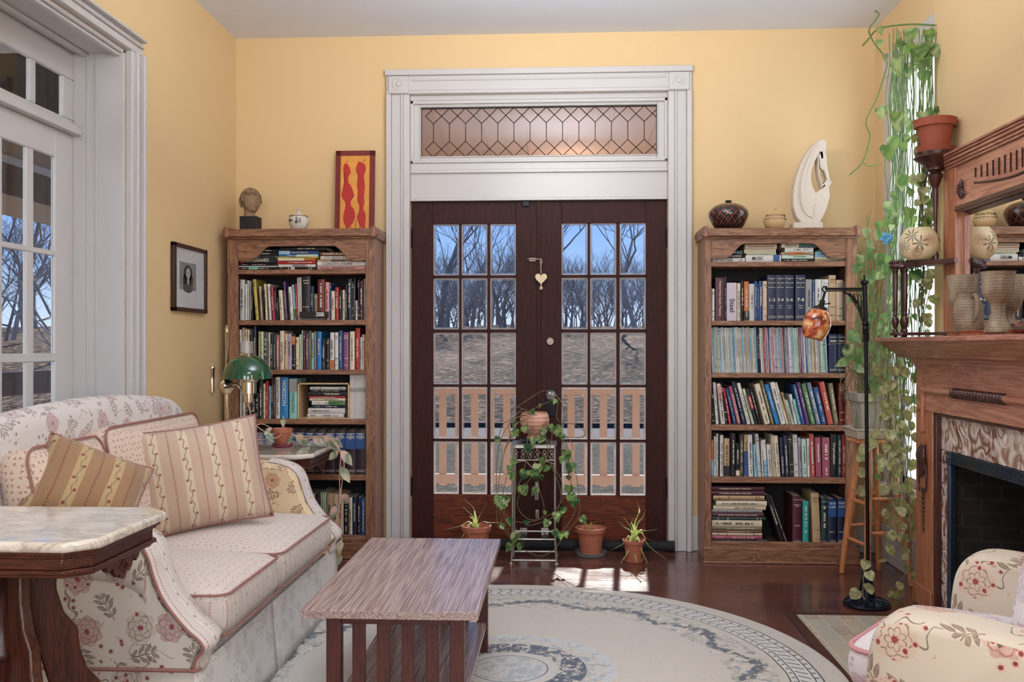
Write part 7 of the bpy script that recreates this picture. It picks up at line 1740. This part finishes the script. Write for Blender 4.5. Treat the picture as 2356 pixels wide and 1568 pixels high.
m = MB(); m.lathe([(a * 1.02, b * 1.02) for a, b in pr_], n=40, c=(0, 0, .02)); m.build('clay_bowl', t.mat, ph_, smooth=50)
m = MB(); m.lathe([(.05, 0), (.07, .002), (.085, .016), (.082, .018), (.066, .006), (.001, .005)], n=36); m.build('saucer', plain('4C5A60', .3, .3), ph_, smooth=50)
q = random.Random(21); stm = MB(); lv = MB(); yy = pc.y
def W(u, v, y): return px(u, v, y=y)
yf = y0s - .03
paths = [
    [W(1230, 965, yy), W(1200, 955, yf), W(1165, 985, yf), W(1145, 1040, yf), W(1142, 1130, yf), W(1143, 1190, yf), W(1150, 1215, yf), W(1175, 1215, yf)],
    [W(1230, 965, yy), W(1195, 970, yf), W(1170, 1010, yf), W(1152, 1080, yf), W(1146, 1150, yf), W(1160, 1215, yf), W(1185, 1255, yf), W(1175, 1240, yf)],
    [W(1240, 965, yy), W(1280, 985, yf), W(1310, 1040, yf), W(1325, 1090, yf), W(1333, 1150, yf), W(1330, 1190, yf), W(1300, 1230, yf), W(1270, 1268, yf), W(1240, 1278, yf), W(1205, 1264, yf)],
    [W(1245, 965, yy), W(1285, 990, yf), W(1300, 1050, yf), W(1318, 1130, yf), W(1325, 1170, yf), W(1300, 1215, yf), W(1285, 1224, yf)],
    [W(1235, 960, yy), W(1225, 1000, yf), W(1230, 1060, yf), W(1240, 1120, yf), W(1252, 1170, yf), W(1240, 1195, yf), W(1190, 1200, yf), W(1160, 1180, yf)],
    [W(1230, 960, yy), W(1215, 1005, yf), W(1210, 1060, yf), W(1195, 1110, yf), W(1170, 1155, yf), W(1160, 1190, yf), W(1195, 1225, yf), W(1205, 1255, yf)],
    [W(1240, 960, yy), W(1255, 1000, yf), W(1265, 1060, yf), W(1285, 1110, yf), W(1290, 1150, yf), W(1270, 1190, yf), W(1215, 1210, yf)],
    [W(1230, 965, yy), W(1210, 955, yy - .06), W(1170, 975, yf), W(1185, 1035, yf), W(1165, 1100, yf), W(1155, 1160, yf), W(1172, 1230, yf), W(1185, 1255, yf)],
    [W(1245, 965, yy), W(1262, 990, yf), W(1310, 1010, yf), W(1318, 1036, yf)],
    [W(1240, 965, yy), W(1270, 995, yf), W(1250, 1070, yf), W(1212, 1110, yf), W(1190, 1160, yf), W(1220, 1195, yf), W(1270, 1180, yf), W(1300, 1140, yf)],
    [W(1238, 962, yy), W(1220, 1010, yf), W(1262, 1060, yf), W(1290, 1100, yf), W(1295, 1135, yf)],
]
for P in paths: vine(stm, lv, P, .0021, q, .12, (.035, .055), HEART, .9, None, 6, start=.15, stalk=.018, prob=.4)
# long bare loops rising over the bowl
for P in ([W(1232, 958, yy), W(1205, 940, yf), W(1175, 965, yf), W(1158, 975, yf), W(1146, 1010, yf)], [W(1236, 958, yy), W(1190, 935, yf), W(1178, 945, yf), W(1220, 915, yy), W(1255, 898, yy), W(1285, 915, yf), W(1298, 950, yf), W(1290, 985, yf), W(1280, 1000, yf)],
          [W(1236, 958, yy), W(1215, 948, yf), W(1260, 925, yy), W(1290, 916, yf), W(1302, 925, yf)], [W(1285, 925, yf), W(1280, 960, yf), W(1296, 972, yf), W(1320, 975, yf), W(1345, 992, yf), W(1342, 1003, yf), W(1320, 1006, yf), W(1295, 1003, yf)], [W(1225, 958, yy), W(1200, 990, yf), W(1172, 1010, yf), W(1160, 1040, yf), W(1180, 990, yf), W(1192, 950, yf), W(1236, 955, yf)]):
    vine(stm, lv, P, .0021, q, .2, (.03, .05), HEART, .8, None, 6, prob=.3)
# dense crown of leaves at the rim and single large leaves
for (u, v, L_) in ((1200, 995, .05), (1185, 1000, .045), (1262, 990, .055), (1275, 1003, .05), (1290, 1012, .05), (1213, 1035, .075), (1300, 1050, .085), (1312, 1078, .085), (1235, 1082, .09), (1205, 1095, .08), (1222, 1095, .07), (1198, 1130, .08), (1172, 1100, .07), (1162, 1155, .07), (1142, 1018, .05), (1310, 1150, .085), (1318, 1160, .07), (1275, 1192, .075), (1293, 1180, .06), (1181, 1238, .085), (1193, 1262, .065), (1272, 1232, .06), (1285, 1240, .05), (1168, 1205, .06), (1207, 1210, .05), (1150, 1218, .045), (1240, 1106, .045), (1290, 1065, .05), (1250, 1188, .035), (1225, 1020, .06), (1245, 1000, .06), (1178, 1070, .06), (1305, 1130, .07), (1170, 1085, .05)):
    leaf(lv, W(u + 4, v - 14, yf - .02), (q.uniform(-.4, .4), q.uniform(-.3, .1), -1), (q.uniform(-.6, .6), -1, .3), L_ * .78, HEART, .9, .15, .15)
stm.build('stems', M_stem, ph_, world=True, smooth=60); lv.build('foliage', M_philo, ph_, world=True, smooth=180)
# tinted glass tubes hanging behind the stand
for (u, v0, v1, lab) in ((1235, 1110, 1150, 'upper'), (1236, 1172, 1192, 'middle')): pass

# --- three floor pots
def spider(name, label, c, r, h, blades, q, saucer=None, pm=M_terra):
    o = thing(name, (c[0], c[1], .0), label, 'potted plant'); zb = .012 if saucer else .0015
    m = MB(); m.lathe([(a, b + zb) for a, b in pot_prof(r, h)], n=36); m.build('terracotta_pot', pm, o, smooth=40)
    m = MB(); m.lathe([(r * .84, h * .84 + zb), (.001, h * .87 + zb)], n=20, caps=False); m.build('soil', M_soil, o, smooth=60)
    if saucer == 'clear':
        t = NT('clear_plastic'); t.pbr((.92, .95, .97, 1), .08, 0, Transmission_Weight=.9, IOR=1.3); m = MB(); m.lathe([(r * .72, .001), (r * .9, .002), (r * 1.02, .028), (r * 1.0, .028), (r * .88, .005), (.001, .004)], n=36); m.build('clear_saucer', t.mat, o, smooth=50)
    elif saucer: m = MB(); m.lathe([(r * .6, .001), (r * .85, .002), (r * .93, .018), (r * .88, .018), (r * .8, .008), (.001, .008)], n=36); m.build('saucer', pm, o, smooth=50)
    m = MB()
    for (dx, dy, dz, tx, ty, tz, wd) in blades:
        P = smoothpath([(q.uniform(-.01, .01), q.uniform(-.01, .01), h * .85 + zb), (dx * .45, dy * .45, h + zb + dz), (dx, dy, h + dz + tz * .5), (dx + tx, dy + ty, max(.006, h + dz + tz))], 5)
        n_ = len(P); rows = []
        for i, p in enumerate(P):
            t_ = (P[min(i + 1, n_ - 1)] - P[max(i - 1, 0)]).normalized(); s = t_.cross(Vector((0, 0, 1))); s = s.normalized() if s.length > .15 else Vector((.8, .6, 0)); up = s.cross(t_)
            ww = 1.5 * wd * (1 - (i / (n_ - 1)) ** 2.5) * (.6 + .4 * math.sin(math.pi * min(1, i / n_ * 2))) * 1.0 + .0008
            rows.append([tuple(p - s * ww + up * ww * .4), tuple(p), tuple(p + s * ww + up * ww * .4)])
        m.grid(rows)
    m.build('leaves', M_spider, o, smooth=180); return o
q = random.Random(31)
c1 = px(1096, 1250, y=5.31); c2 = px(1359, 1268, y=5.375); c3 = px(1458, 1285, y=5.23)
spider('spider_plant', 'sunlit spider plant in a terracotta pot just behind the coffee table', c1, .086, .175, [(-.05, 0, .05, -.03, 0, .06, .004), (-.01, .0, .05, .0, 0, .04, .004), (.04, .0, .05, .02, 0, .08, .004), (.07, -.01, .02, .08, 0, .0, .005), (-.09, -.01, .02, -.08, -.01, -.04, .006), (-.06, -.05, .01, -.02, -.02, -.08, .005), (.02, -.04, .01, .03, -.02, -.03, .004), (-.02, 0, .06, -.05, 0, .09, .004), (-.04, .03, .03, .01, 0, .03, .004), (-.05, -.06, .02, .02, -.02, -.06, .005)], q)
spider('succulent_pot', 'broad terracotta pot in a clear saucer holding one thin curling shoot', c2, .089, .148, [(.01, 0, .025, .03, 0, .02, .004), (-.02, -.02, .0, -.01, -.02, .0, .003), (.04, -.03, .0, .02, -.01, -.0, .003), (-.07, -.03, .01, -.03, -.01, -.02, .003), (-.04, .02, .0, .02, .01, .01, .003)], q, 'clear')
spider('spider_plant', 'tall leafed spider plant in a small terracotta pot beside the bookcase', c3, .062, .11, [(.03, 0, .10, -.01, 0, .13, .009), (.05, .01, .08, .02, 0, .10, .008), (-.03, 0, .06, -.03, 0, .08, .004), (-.01, .02, .07, .01, 0, .06, .004), (.0, -.03, .03, .01, -.05, -.13, .005), (-.03, -.04, .02, -.05, -.06, -.12, .006), (.04, -.04, .02, .03, -.04, -.12, .005), (-.06, -.02, .02, -.07, -.02, -.06, .006), (.08, -.01, .05, .10, -.02, -.14, .009), (.07, 0, .05, .06, 0, .02, .006), (.07, .0, .04, .05, .01, -.04, .005), (-.05, .01, .05, -.03, 0, .06, .004), (-.02, -.02, .04, -.05, -.01, .05, .003), (.01, .0, .07, .015, 0, .09, .004)], q, True)

# --- small pot with trailing pink and cream hoya on the corner table
hp_ = px(650, 1027, z=.671)
hy = thing('trailing_hoya', (hp_.x, hp_.y, .671), 'small clay pot on the corner table with pink and cream leaves trailing to the floor', 'potted plant')
k_ = hp_.y / F
m = MB(); m.lathe([(23 * k_, 0), (24 * k_, .004), (24 * k_, .018), (21 * k_, .019), (20 * k_, .008), (.001, .007)], n=30); m.build('saucer', plain('6E2238', .4), hy, smooth=50)
m = MB(); m.lathe([(a, b + .009) for a, b in pot_prof(.052, .088, .25)], n=32); m.build('pot', M_terra, hy, smooth=40)
stm = MB(); lv = MB(); q = random.Random(8); HY = hp_.y; hf = CT0 - .04
Wp = lambda u, v, y: px(u, v, y=y)
def hoya(P, **k): vine(stm, lv, P, .0024, q, k.get('every', .07), k.get('L', (.05, .085)), OVAL, .66, None, 6, start=.05, stalk=.012, prob=k.get('prob', .9))
hoya([Wp(648, 985, HY), Wp(625, 1000, HY - .05), Wp(598, 985, HY - .1), Wp(582, 970, HY - .1), Wp(575, 945, HY - .1), Wp(570, 930, HY - .1)], prob=.9)
hoya([Wp(650, 985, HY), Wp(628, 985, HY), Wp(602, 975, HY - .05), Wp(580, 985, HY - .1), Wp(578, 1005, HY - .1)])
hoya([Wp(652, 985, HY), Wp(640, 1005, HY - .07), Wp(600, 1010, HY - .1), Wp(575, 1010, HY - .1)], prob=.7)
zm_ = .69
ex = px(770, 1020, z=.69)
side = lambda v, du=0: px(783 + du, v, y=CT0 + .16)
hoya([Wp(655, 985, HY), Wp(680, 1002, HY), Wp(712, 1003, HY), px(740, 1003, y=CT0 + .3), px(765, 1010, y=CT0 + .2), side(1040), side(1090, -2), side(1150, -1), side(1200, -6), side(1250, 4), side(1310, -8)], every=.095, L=(.06, .10))
hoya([Wp(655, 985, HY), Wp(690, 1008, HY), Wp(722, 1008, HY), px(750, 1008, y=CT0 + .3), px(772, 1022, y=CT0 + .22), side(1060, 8), side(1110, 4), side(1170, -4), side(1230, -10), side(1300, -20)], every=.105, L=(.06, .10))
hoya([Wp(652, 985, HY), Wp(655, 970, HY), Wp(650, 955, HY)], every=.03, L=(.05, .07))
stm.build('stems', M_stemp, hy, world=True, smooth=60); lv.build('foliage', M_hoya, hy, world=True, smooth=180)

# --- wooden stool, planter with drip tray
sc = Vector((px(2010, 1012, y=4.88).x, 4.88, 0)); zse = px(2005, 1010, y=4.8).z
so_ = thing('wooden_stool', (sc.x, sc.y, 0), 'honey coloured turned wooden stool holding the pale planter', 'stool')
m = MB(); m.lathe([(.11, zse - .028), (.128, zse - .022), (.132, zse - .01), (.125, zse), (.001, zse)], (sc.x, sc.y, 0), 36); m.build('seat', M_stool, so_, world=True, smooth=40)
fa_ = px(1937, 1318, z=.0); fb_ = px(1986, 1346, z=.0)
feet = [(fa_.x, fa_.y), (fb_.x + .02, fb_.y), (sc.x + .1, sc.y + .22), (sc.x + .15, sc.y - .12)]; tops = []
for (fx, fy) in feet:
    d = Vector((fx - sc.x, fy - sc.y, 0)); t0 = Vector((sc.x, sc.y, zse - .02)) + d.normalized() * .085; tops.append(t0)
    m = MB(); m.tube([(fx, fy, .004), Vector((fx, fy, .004)).lerp(t0, .3), Vector((fx, fy, .004)).lerp(t0, .6), t0], [.014, .018, .019, .013], 14); m.build('leg', M_stool, so_, world=True, smooth=60)
def lp_(i, f): return Vector((feet[i][0], feet[i][1], .004)).lerp(tops[i], f)
for (i, j, f) in ((0, 1, .27), (1, 3, .36), (3, 2, .30), (2, 0, .36), (0, 1, .56), (1, 3, .60), (3, 2, .56), (2, 0, .60)):
    a, b = lp_(i, f), lp_(j, f); m = MB(); m.tube([a, a.lerp(b, .2), a.lerp(b, .5), a.lerp(b, .8), b], [.007, .0095, .0105, .0095, .007], 10); m.build('rung', M_stool, so_, world=True, smooth=60)
M_plan = plain('A8A292', .6, 0, .1, 20)
pl = thing('square_planter', (sc.x, sc.y, zse), 'pale grey green tapered planter on a tray with wild wiry stems atop the stool', 'potted plant')
def sq(m, secs): m.loft([[(sx_ * a, sy_ * b, z) for sx_, sy_ in ((-1, -1), (1, -1), (1, 1), (-1, 1))] for a, b, z in secs])
m = MB(); sq(m, [(.100, .09, .001), (.112, .102, .001), (.122, .112, .042), (.128, .118, .046), (.128, .118, .054), (.118, .108, .054), (.108, .098, .012)]); m.build('drip_tray', plain('B8AE9A', .5, 0, .05), pl, bevel=.003)
m = MB(); sq(m, [(.072, .066, .014), (.078, .072, .016), (.096, .09, .185), (.108, .1, .188), (.112, .104, .21), (.112, .104, .232), (.102, .094, .232), (.094, .086, .2)]); m.build('planter', M_plan, pl, bevel=.003)
stm = MB(); lv = MB(); q = random.Random(77)
base = Vector((sc.x, sc.y, zse + .2))
lim = RC.location.x + .44
for i in range(24):
    u1 = q.uniform(1945, 2060); v1 = q.uniform(745, 900); yy = q.uniform(4.72, 4.98); e = W(u1, v1, yy); mdl = W((u1 + 2000) / 2 + q.uniform(-25, 25), q.uniform(800, 880), yy)
    P = [base + Vector((q.uniform(-.07, .07), q.uniform(-.06, .06), 0)), mdl, e, e + Vector((q.uniform(-.05, .05), q.uniform(-.02, .02), q.uniform(-.08, .05)))]
    vine(stm, lv, P, .0017, q, .2, (.05, .08), HEART, .8, None, 6, prob=.35)
for i in range(9):
    P = [base, W(q.uniform(1955, 1980), 850, 4.80), W(q.uniform(1925, 1950), q.uniform(840, 920), 4.82), W(q.uniform(1940, 1960), q.uniform(900, 960), 4.84)]
    stm.tube(smoothpath(P, 6), .0014, 5)
stm.tube(smoothpath([base, W(1985, 800, 4.8), W(1945, 790, 4.82), W(1890, 793, 4.85)], 6), .002, 5); leaf(lv, W(1945, 790, 4.82), (.3, -.2, -.7), (0, -1, .3), .10, OVAL, 1)
leaf(lv, W(1952, 830, 4.8), (-.8, 0, -.25), (0, -1, .6), .075, HEART, .7)
stm.build('stems', M_stem, pl, world=True, smooth=60); lv.build('foliage', M_vine, pl, world=True, smooth=180)

# --- hanging vine curtain in the window
rdz = px(2100, 58, y=4.85).z
hv = thing('window_vine', px(2100, 60, y=4.85), 'curtain of long green heart leaf vines hanging from the ceiling before the window', 'hanging plant')
stm = MB(); lv = MB(); q = random.Random(55)
def YW(u): return min(5.12, 1.79 * F / max(1, (u - 1290)) - .03)
def WV(u, v, dy=0): return W(u, v, max(4.54, YW(u) + dy))
stm.tube(smoothpath([WV(1985, 105), WV(2000, 88), WV(2018, 68, -.1), WV(2050, 60, -.1), WV(2100, 56), WV(2149, 58)], 6), .0045, 6)
stm.tube(smoothpath([WV(2012, 24, -.2), WV(2022, 34, -.2), WV(2004, 60, -.2), WV(2000, 75, -.1), WV(2012, 100, -.1), WV(2040, 140, -.1), WV(2034, 175), WV(2018, 225), WV(1993, 280), WV(2002, 315), WV(1985, 372), WV(1955, 402)], 6), .0038, 6)
stm.tube(smoothpath([WV(1985, 374), WV(1998, 382), WV(2015, 380), WV(2028, 377)], 5), .003, 5)
for i in range(58):
    u0 = q.uniform(2052, 2149); v0 = q.uniform(62, 130); v1 = q.uniform(430, 1180) if q.random() < .6 else q.uniform(250, 620); dy = q.uniform(-.22, 0)
    n_ = max(3, int((v1 - v0) / 70)); P = []; u = u0
    for k in range(n_ + 1):
        v = v0 + (v1 - v0) * k / n_; u += q.uniform(-9, 9) - (u - (u0 - (35 if v > 450 else 10))) * .12; u = min(2149, max(2028, u)); P.append(WV(u, v, dy))
    vine(stm, lv, P, .0022, q, .3, (.04, .075), HEART, .8, None, 4, start=.05, prob=.3, stalk=.03, down=.9)
for i in range(64):
    u0 = q.uniform(1975, 2095); v0 = q.uniform(470, 800); v1 = v0 + q.uniform(120, 380); dy = q.uniform(-.3, -.05); P = []; u = u0; n_ = 5
    for k in range(n_ + 1): u += q.uniform(-14, 12); u = min(2110, max(1968, u)); P.append(W(u, v0 + (v1 - v0) * k / n_, max(4.58, min(4.98, YW(u) + dy))))
    vine(stm, lv, P, .0019, q, .2, (.035, .065), HEART, .8, None, 4, start=.03, prob=.33, stalk=.02, down=.8)
for (u, v, L_, a) in ((2096, 82, .085, 0), (2135, 85, .09, .3), (2105, 118, .08, -1), (2064, 148, .10, .1), (2036, 140, .05, 0), (2024, 108, .055, 0), (2022, 78, .06, .4), (2132, 120, .10, 0), (2065, 275, .13, .1), (2040, 350, .11, .2), (2020, 265, .08, .6), (2056, 330, .09, .1), (2105, 130, .07, 0), (2125, 180, .08, 0), (2085, 120, .07, .9), (2050, 480, .11, .1), (2025, 600, .09, .1), (2075, 420, .1, 0), (2035, 620, .09, 0)):
    leaf(lv, WV(u, v - 16, -.25), (a, -.1, -1), (q.uniform(-.4, .4), -1, .2), L_ * .78, HEART, .95, .15, .1)
stm.build('stems', M_stemg, hv, world=True, smooth=60); lv.build('foliage', M_vine, hv, world=True, smooth=180)
# dried blue flower caught in the vine
bl_ = W(2040, 548, 4.66); m = MB()
for k in range(6): a = k * 1.05; leaf(m, bl_, (math.cos(a), -.3, math.sin(a) * .8), (0, -1, .3 * math.sin(a * 2)), .032, ROUND, .7, .5, .4)
m.build('blue_flower', plain('5FA6CC', .6, 0, .2), hv, world=True, smooth=180)

# --- round leaved creeper from the bracket pot to the floor
cr = thing('round_leaf_creeper', (1.69, bpy_, bpz + .12), 'creeper with small round olive leaves spilling from the bracket pot to the floor', 'hanging plant')
stm = MB(); lv = MB(); q = random.Random(91)
fl = BRY + .03
def WC(u, v, y): return W(u, v, y)
for i in range(5):
    P = [Vector((1.69, bpy_, bpz + .11)), Vector((1.64, bpy_ + .07, bpz + .16)), WC(2118 + q.uniform(-8, 8), 300, 4.42), WC(2125 + q.uniform(-15, 12), 400, 4.5), WC(2125 + q.uniform(-15, 12), 480, 4.52)]
    if i < 4: P += [WC(2128 + q.uniform(-12, 12), 560, 4.54), WC(2128 + q.uniform(-14, 14), 640, 4.54), WC(2122 + q.uniform(-18, 14), 700, 4.54), WC(2118, 745, 4.54)]
    vine(stm, lv, P, .0022, q, .055, (.03, .05), ROUND, .9, None, 5, prob=.9)
for i in range(14):
    u = q.uniform(2022, 2088); P = [WC(u, 790, 4.56)]; v = 790; end = q.uniform(1080, 1330)
    while v < end: v += 55; u += q.uniform(-14, 15); u = min(2098, max(1985 if v > 1000 else 2012, u)); P.append(WC(u, v, 4.60 - .0 if u > 2080 else 4.52))
    vine(stm, lv, P, .002, q, .065, (.032, .054), ROUND, .85, None, 5, prob=.75)
for P in ([WC(1990, 1110, 4.55), WC(1975, 1130, 4.5), WC(1958, 1125, 4.5)], [WC(2090, 1100, 4.56), WC(2085, 1200, 4.54), WC(2100, 1290, 4.54), WC(2075, 1330, 4.5), WC(2040, 1365, 4.5)], [WC(2005, 1240, 4.5), WC(1990, 1300, 4.4), WC(1985, 1360, 4.3), WC(1990, 1380, 4.25)], [WC(2010, 1330, 4.5), WC(2040, 1350, 4.5), WC(2070, 1355, 4.52)]):
    vine(stm, lv, P, .0022, q, .05, (.035, .055), ROUND, .9, None, 5, prob=.9)
stm.build('stems', M_stem, cr, world=True, smooth=60); lv.build('foliage', M_round, cr, world=True, smooth=180)

# ---------------------------------------------------------------- black floor lamp with amber shade
FL = 4.41
fb0 = px(1994, 1374, y=FL); zTop = px(1989, 632, y=FL).z
bl = thing('bridge_lamp', (fb0.x, FL, 0), 'black iron bridge lamp with mottled amber glass shade beside the stool', 'lamp')
m = MB(); q = random.Random(2)
m.lathe([(.105, 0), (.107, .006), (.10, .014), (.07, .026), (.045, .035), (.04, .045), (.034, .075), (.026, .11), (.028, .115), (.02, .12), (.022, .15), (.014, .155), (.009, .16)], (fb0.x, FL, .001), 36)
for k in range(16): a = k * math.pi / 8; m.tube([(fb0.x + .1 * math.cos(a), FL + .1 * math.sin(a), .014), (fb0.x + .075 * math.cos(a + .15), FL + .075 * math.sin(a + .15), .026), (fb0.x + .045 * math.cos(a), FL + .045 * math.sin(a), .037)], .005, 6)
m.build('base', plain('141A28', .3, .6, .2), bl, world=True, smooth=50)
top = px(1989, 655, y=FL); p_mid = px(1992, 745, y=FL)
m = MB(); m.tube([(fb0.x + .006, FL, .15), (p_mid.x, FL, p_mid.z)], .0085, 12); m.tube([(p_mid.x, FL, p_mid.z), (top.x, FL, top.z)], .0105, 12); m.tube([(top.x, FL, top.z), (top.x - .001, FL, zTop)], .005, 8)
m.lathe([(.010, -.01), (.018, -.004), (.018, .008), (.010, .014)], (top.x, FL, top.z + .01), 12); m.lathe([(.010, -.03), (.017, -.022), (.012, -.01), (.018, 0), (.011, .012)], (p_mid.x, FL, p_mid.z), 12)
for k in range(5): m.tube([(p_mid.x + .013 * math.cos(a + k), FL + .013 * math.sin(a + k), p_mid.z - .02 - .011 * a) for a in [j * .5 for j in range(12)]], .0025, 5)
m.build('pole', M_iron, bl, world=True, smooth=50)
e0 = px(1898, 667, y=FL)
m = MB(); m.tube([(top.x, FL, e0.z + .006), (e0.x, FL, e0.z + .006)], .0055, 8); m.tube([(top.x, FL, e0.z - .004), (e0.x + .01, FL, e0.z - .004)], .003, 6)
m.tube(smoothpath([px(1940, 672, y=FL), px(1960, 680, y=FL), px(1975, 700, y=FL), px(1981, 725, y=FL), px(1988, 742, y=FL)], 5), .0045, 8)
for k in range(10):
    f = k / 9; a_ = px(1945 + 38 * f, 672 + 4 * f, y=FL); b_ = px(1958 + 26 * f, 680 + 50 * f, y=FL); m.tube(smoothpath([a_, (a_ + b_) / 2 + Vector((.006 * (-1) ** k, 0, 0)), b_], 3), .0018, 5)
for k in range(7): c_ = px(1958 + k * 4, 684 + k * 6, y=FL); m.tube([(c_.x + .007 * math.cos(a), FL, c_.z + .007 * math.sin(a)) for a in [j * .9 for j in range(7)]], .0015, 4)
m.build('bracket_arm', M_iron, bl, world=True, smooth=50)
m = MB(); m.tube([(e0.x + .012 * math.cos(a), FL, e0.z + .012 * math.sin(a) + .004) for a in [j * .6 for j in range(11)]], .004, 6); s0 = px(1893, 690, y=FL); s1 = px(1888, 712, y=FL)
m.tube([(e0.x, FL, e0.z - .008), (s0.x, FL, s0.z)], .006, 8); m.tube([(s0.x, FL, s0.z), (s1.x, FL, s1.z)], [.012, .014], 12); m.tube([(s0.x, FL, s0.z - .02), (s0.x + .03, FL, s0.z - .016)], .003, 6); m.sph((s0.x + .03, FL, s0.z - .016), .005, 8, 6)
m.build('socket', plain('1A120E', .4, .5), bl, world=True, smooth=50)
def amber():
    t = NT('amber_glass'); co = t.tex(); n1 = t.noise(co, 22, 3, .6); n2 = t.noise(t.vm('ADD', co, (4, 2, 1)), 16, 2)
    col = t.ramp(n1, [(.36, '4A2A1C'), (.46, 'A8422A'), (.55, 'D08A4A'), (.68, 'E3BE8E')]); col = t.mix(t.m('MULTIPLY', t.m('GREATER_THAN', n2, .6), .6), col, 'B83A26')
    return t.pbr(col, .12, 0, None, Coat_Weight=.5, Subsurface_Weight=.1)
m = MB(); Ms = Matrix.Translation((s1.x, FL, s1.z + .004)) @ rotm((0, R(14), 0))
m.lathe([(.026, 0), (.044, -.012), (.058, -.035), (.065, -.065), (.063, -.095), (.055, -.125), (.047, -.142), (.044, -.141), (.052, -.12), (.059, -.09), (.06, -.06), (.053, -.034), (.04, -.014), (.024, -.004)], n=36, M=Ms, caps=False); m.build('lamp_shade', amber(), bl, world=True, smooth=60)
m = MB(); m.lathe([(.022, .012), (.032, .004), (.034, -.006), (.026, -.006)], n=24, M=Ms); m.build('shade_cap', plain('1A120E', .4, .5), bl, world=True, smooth=50)
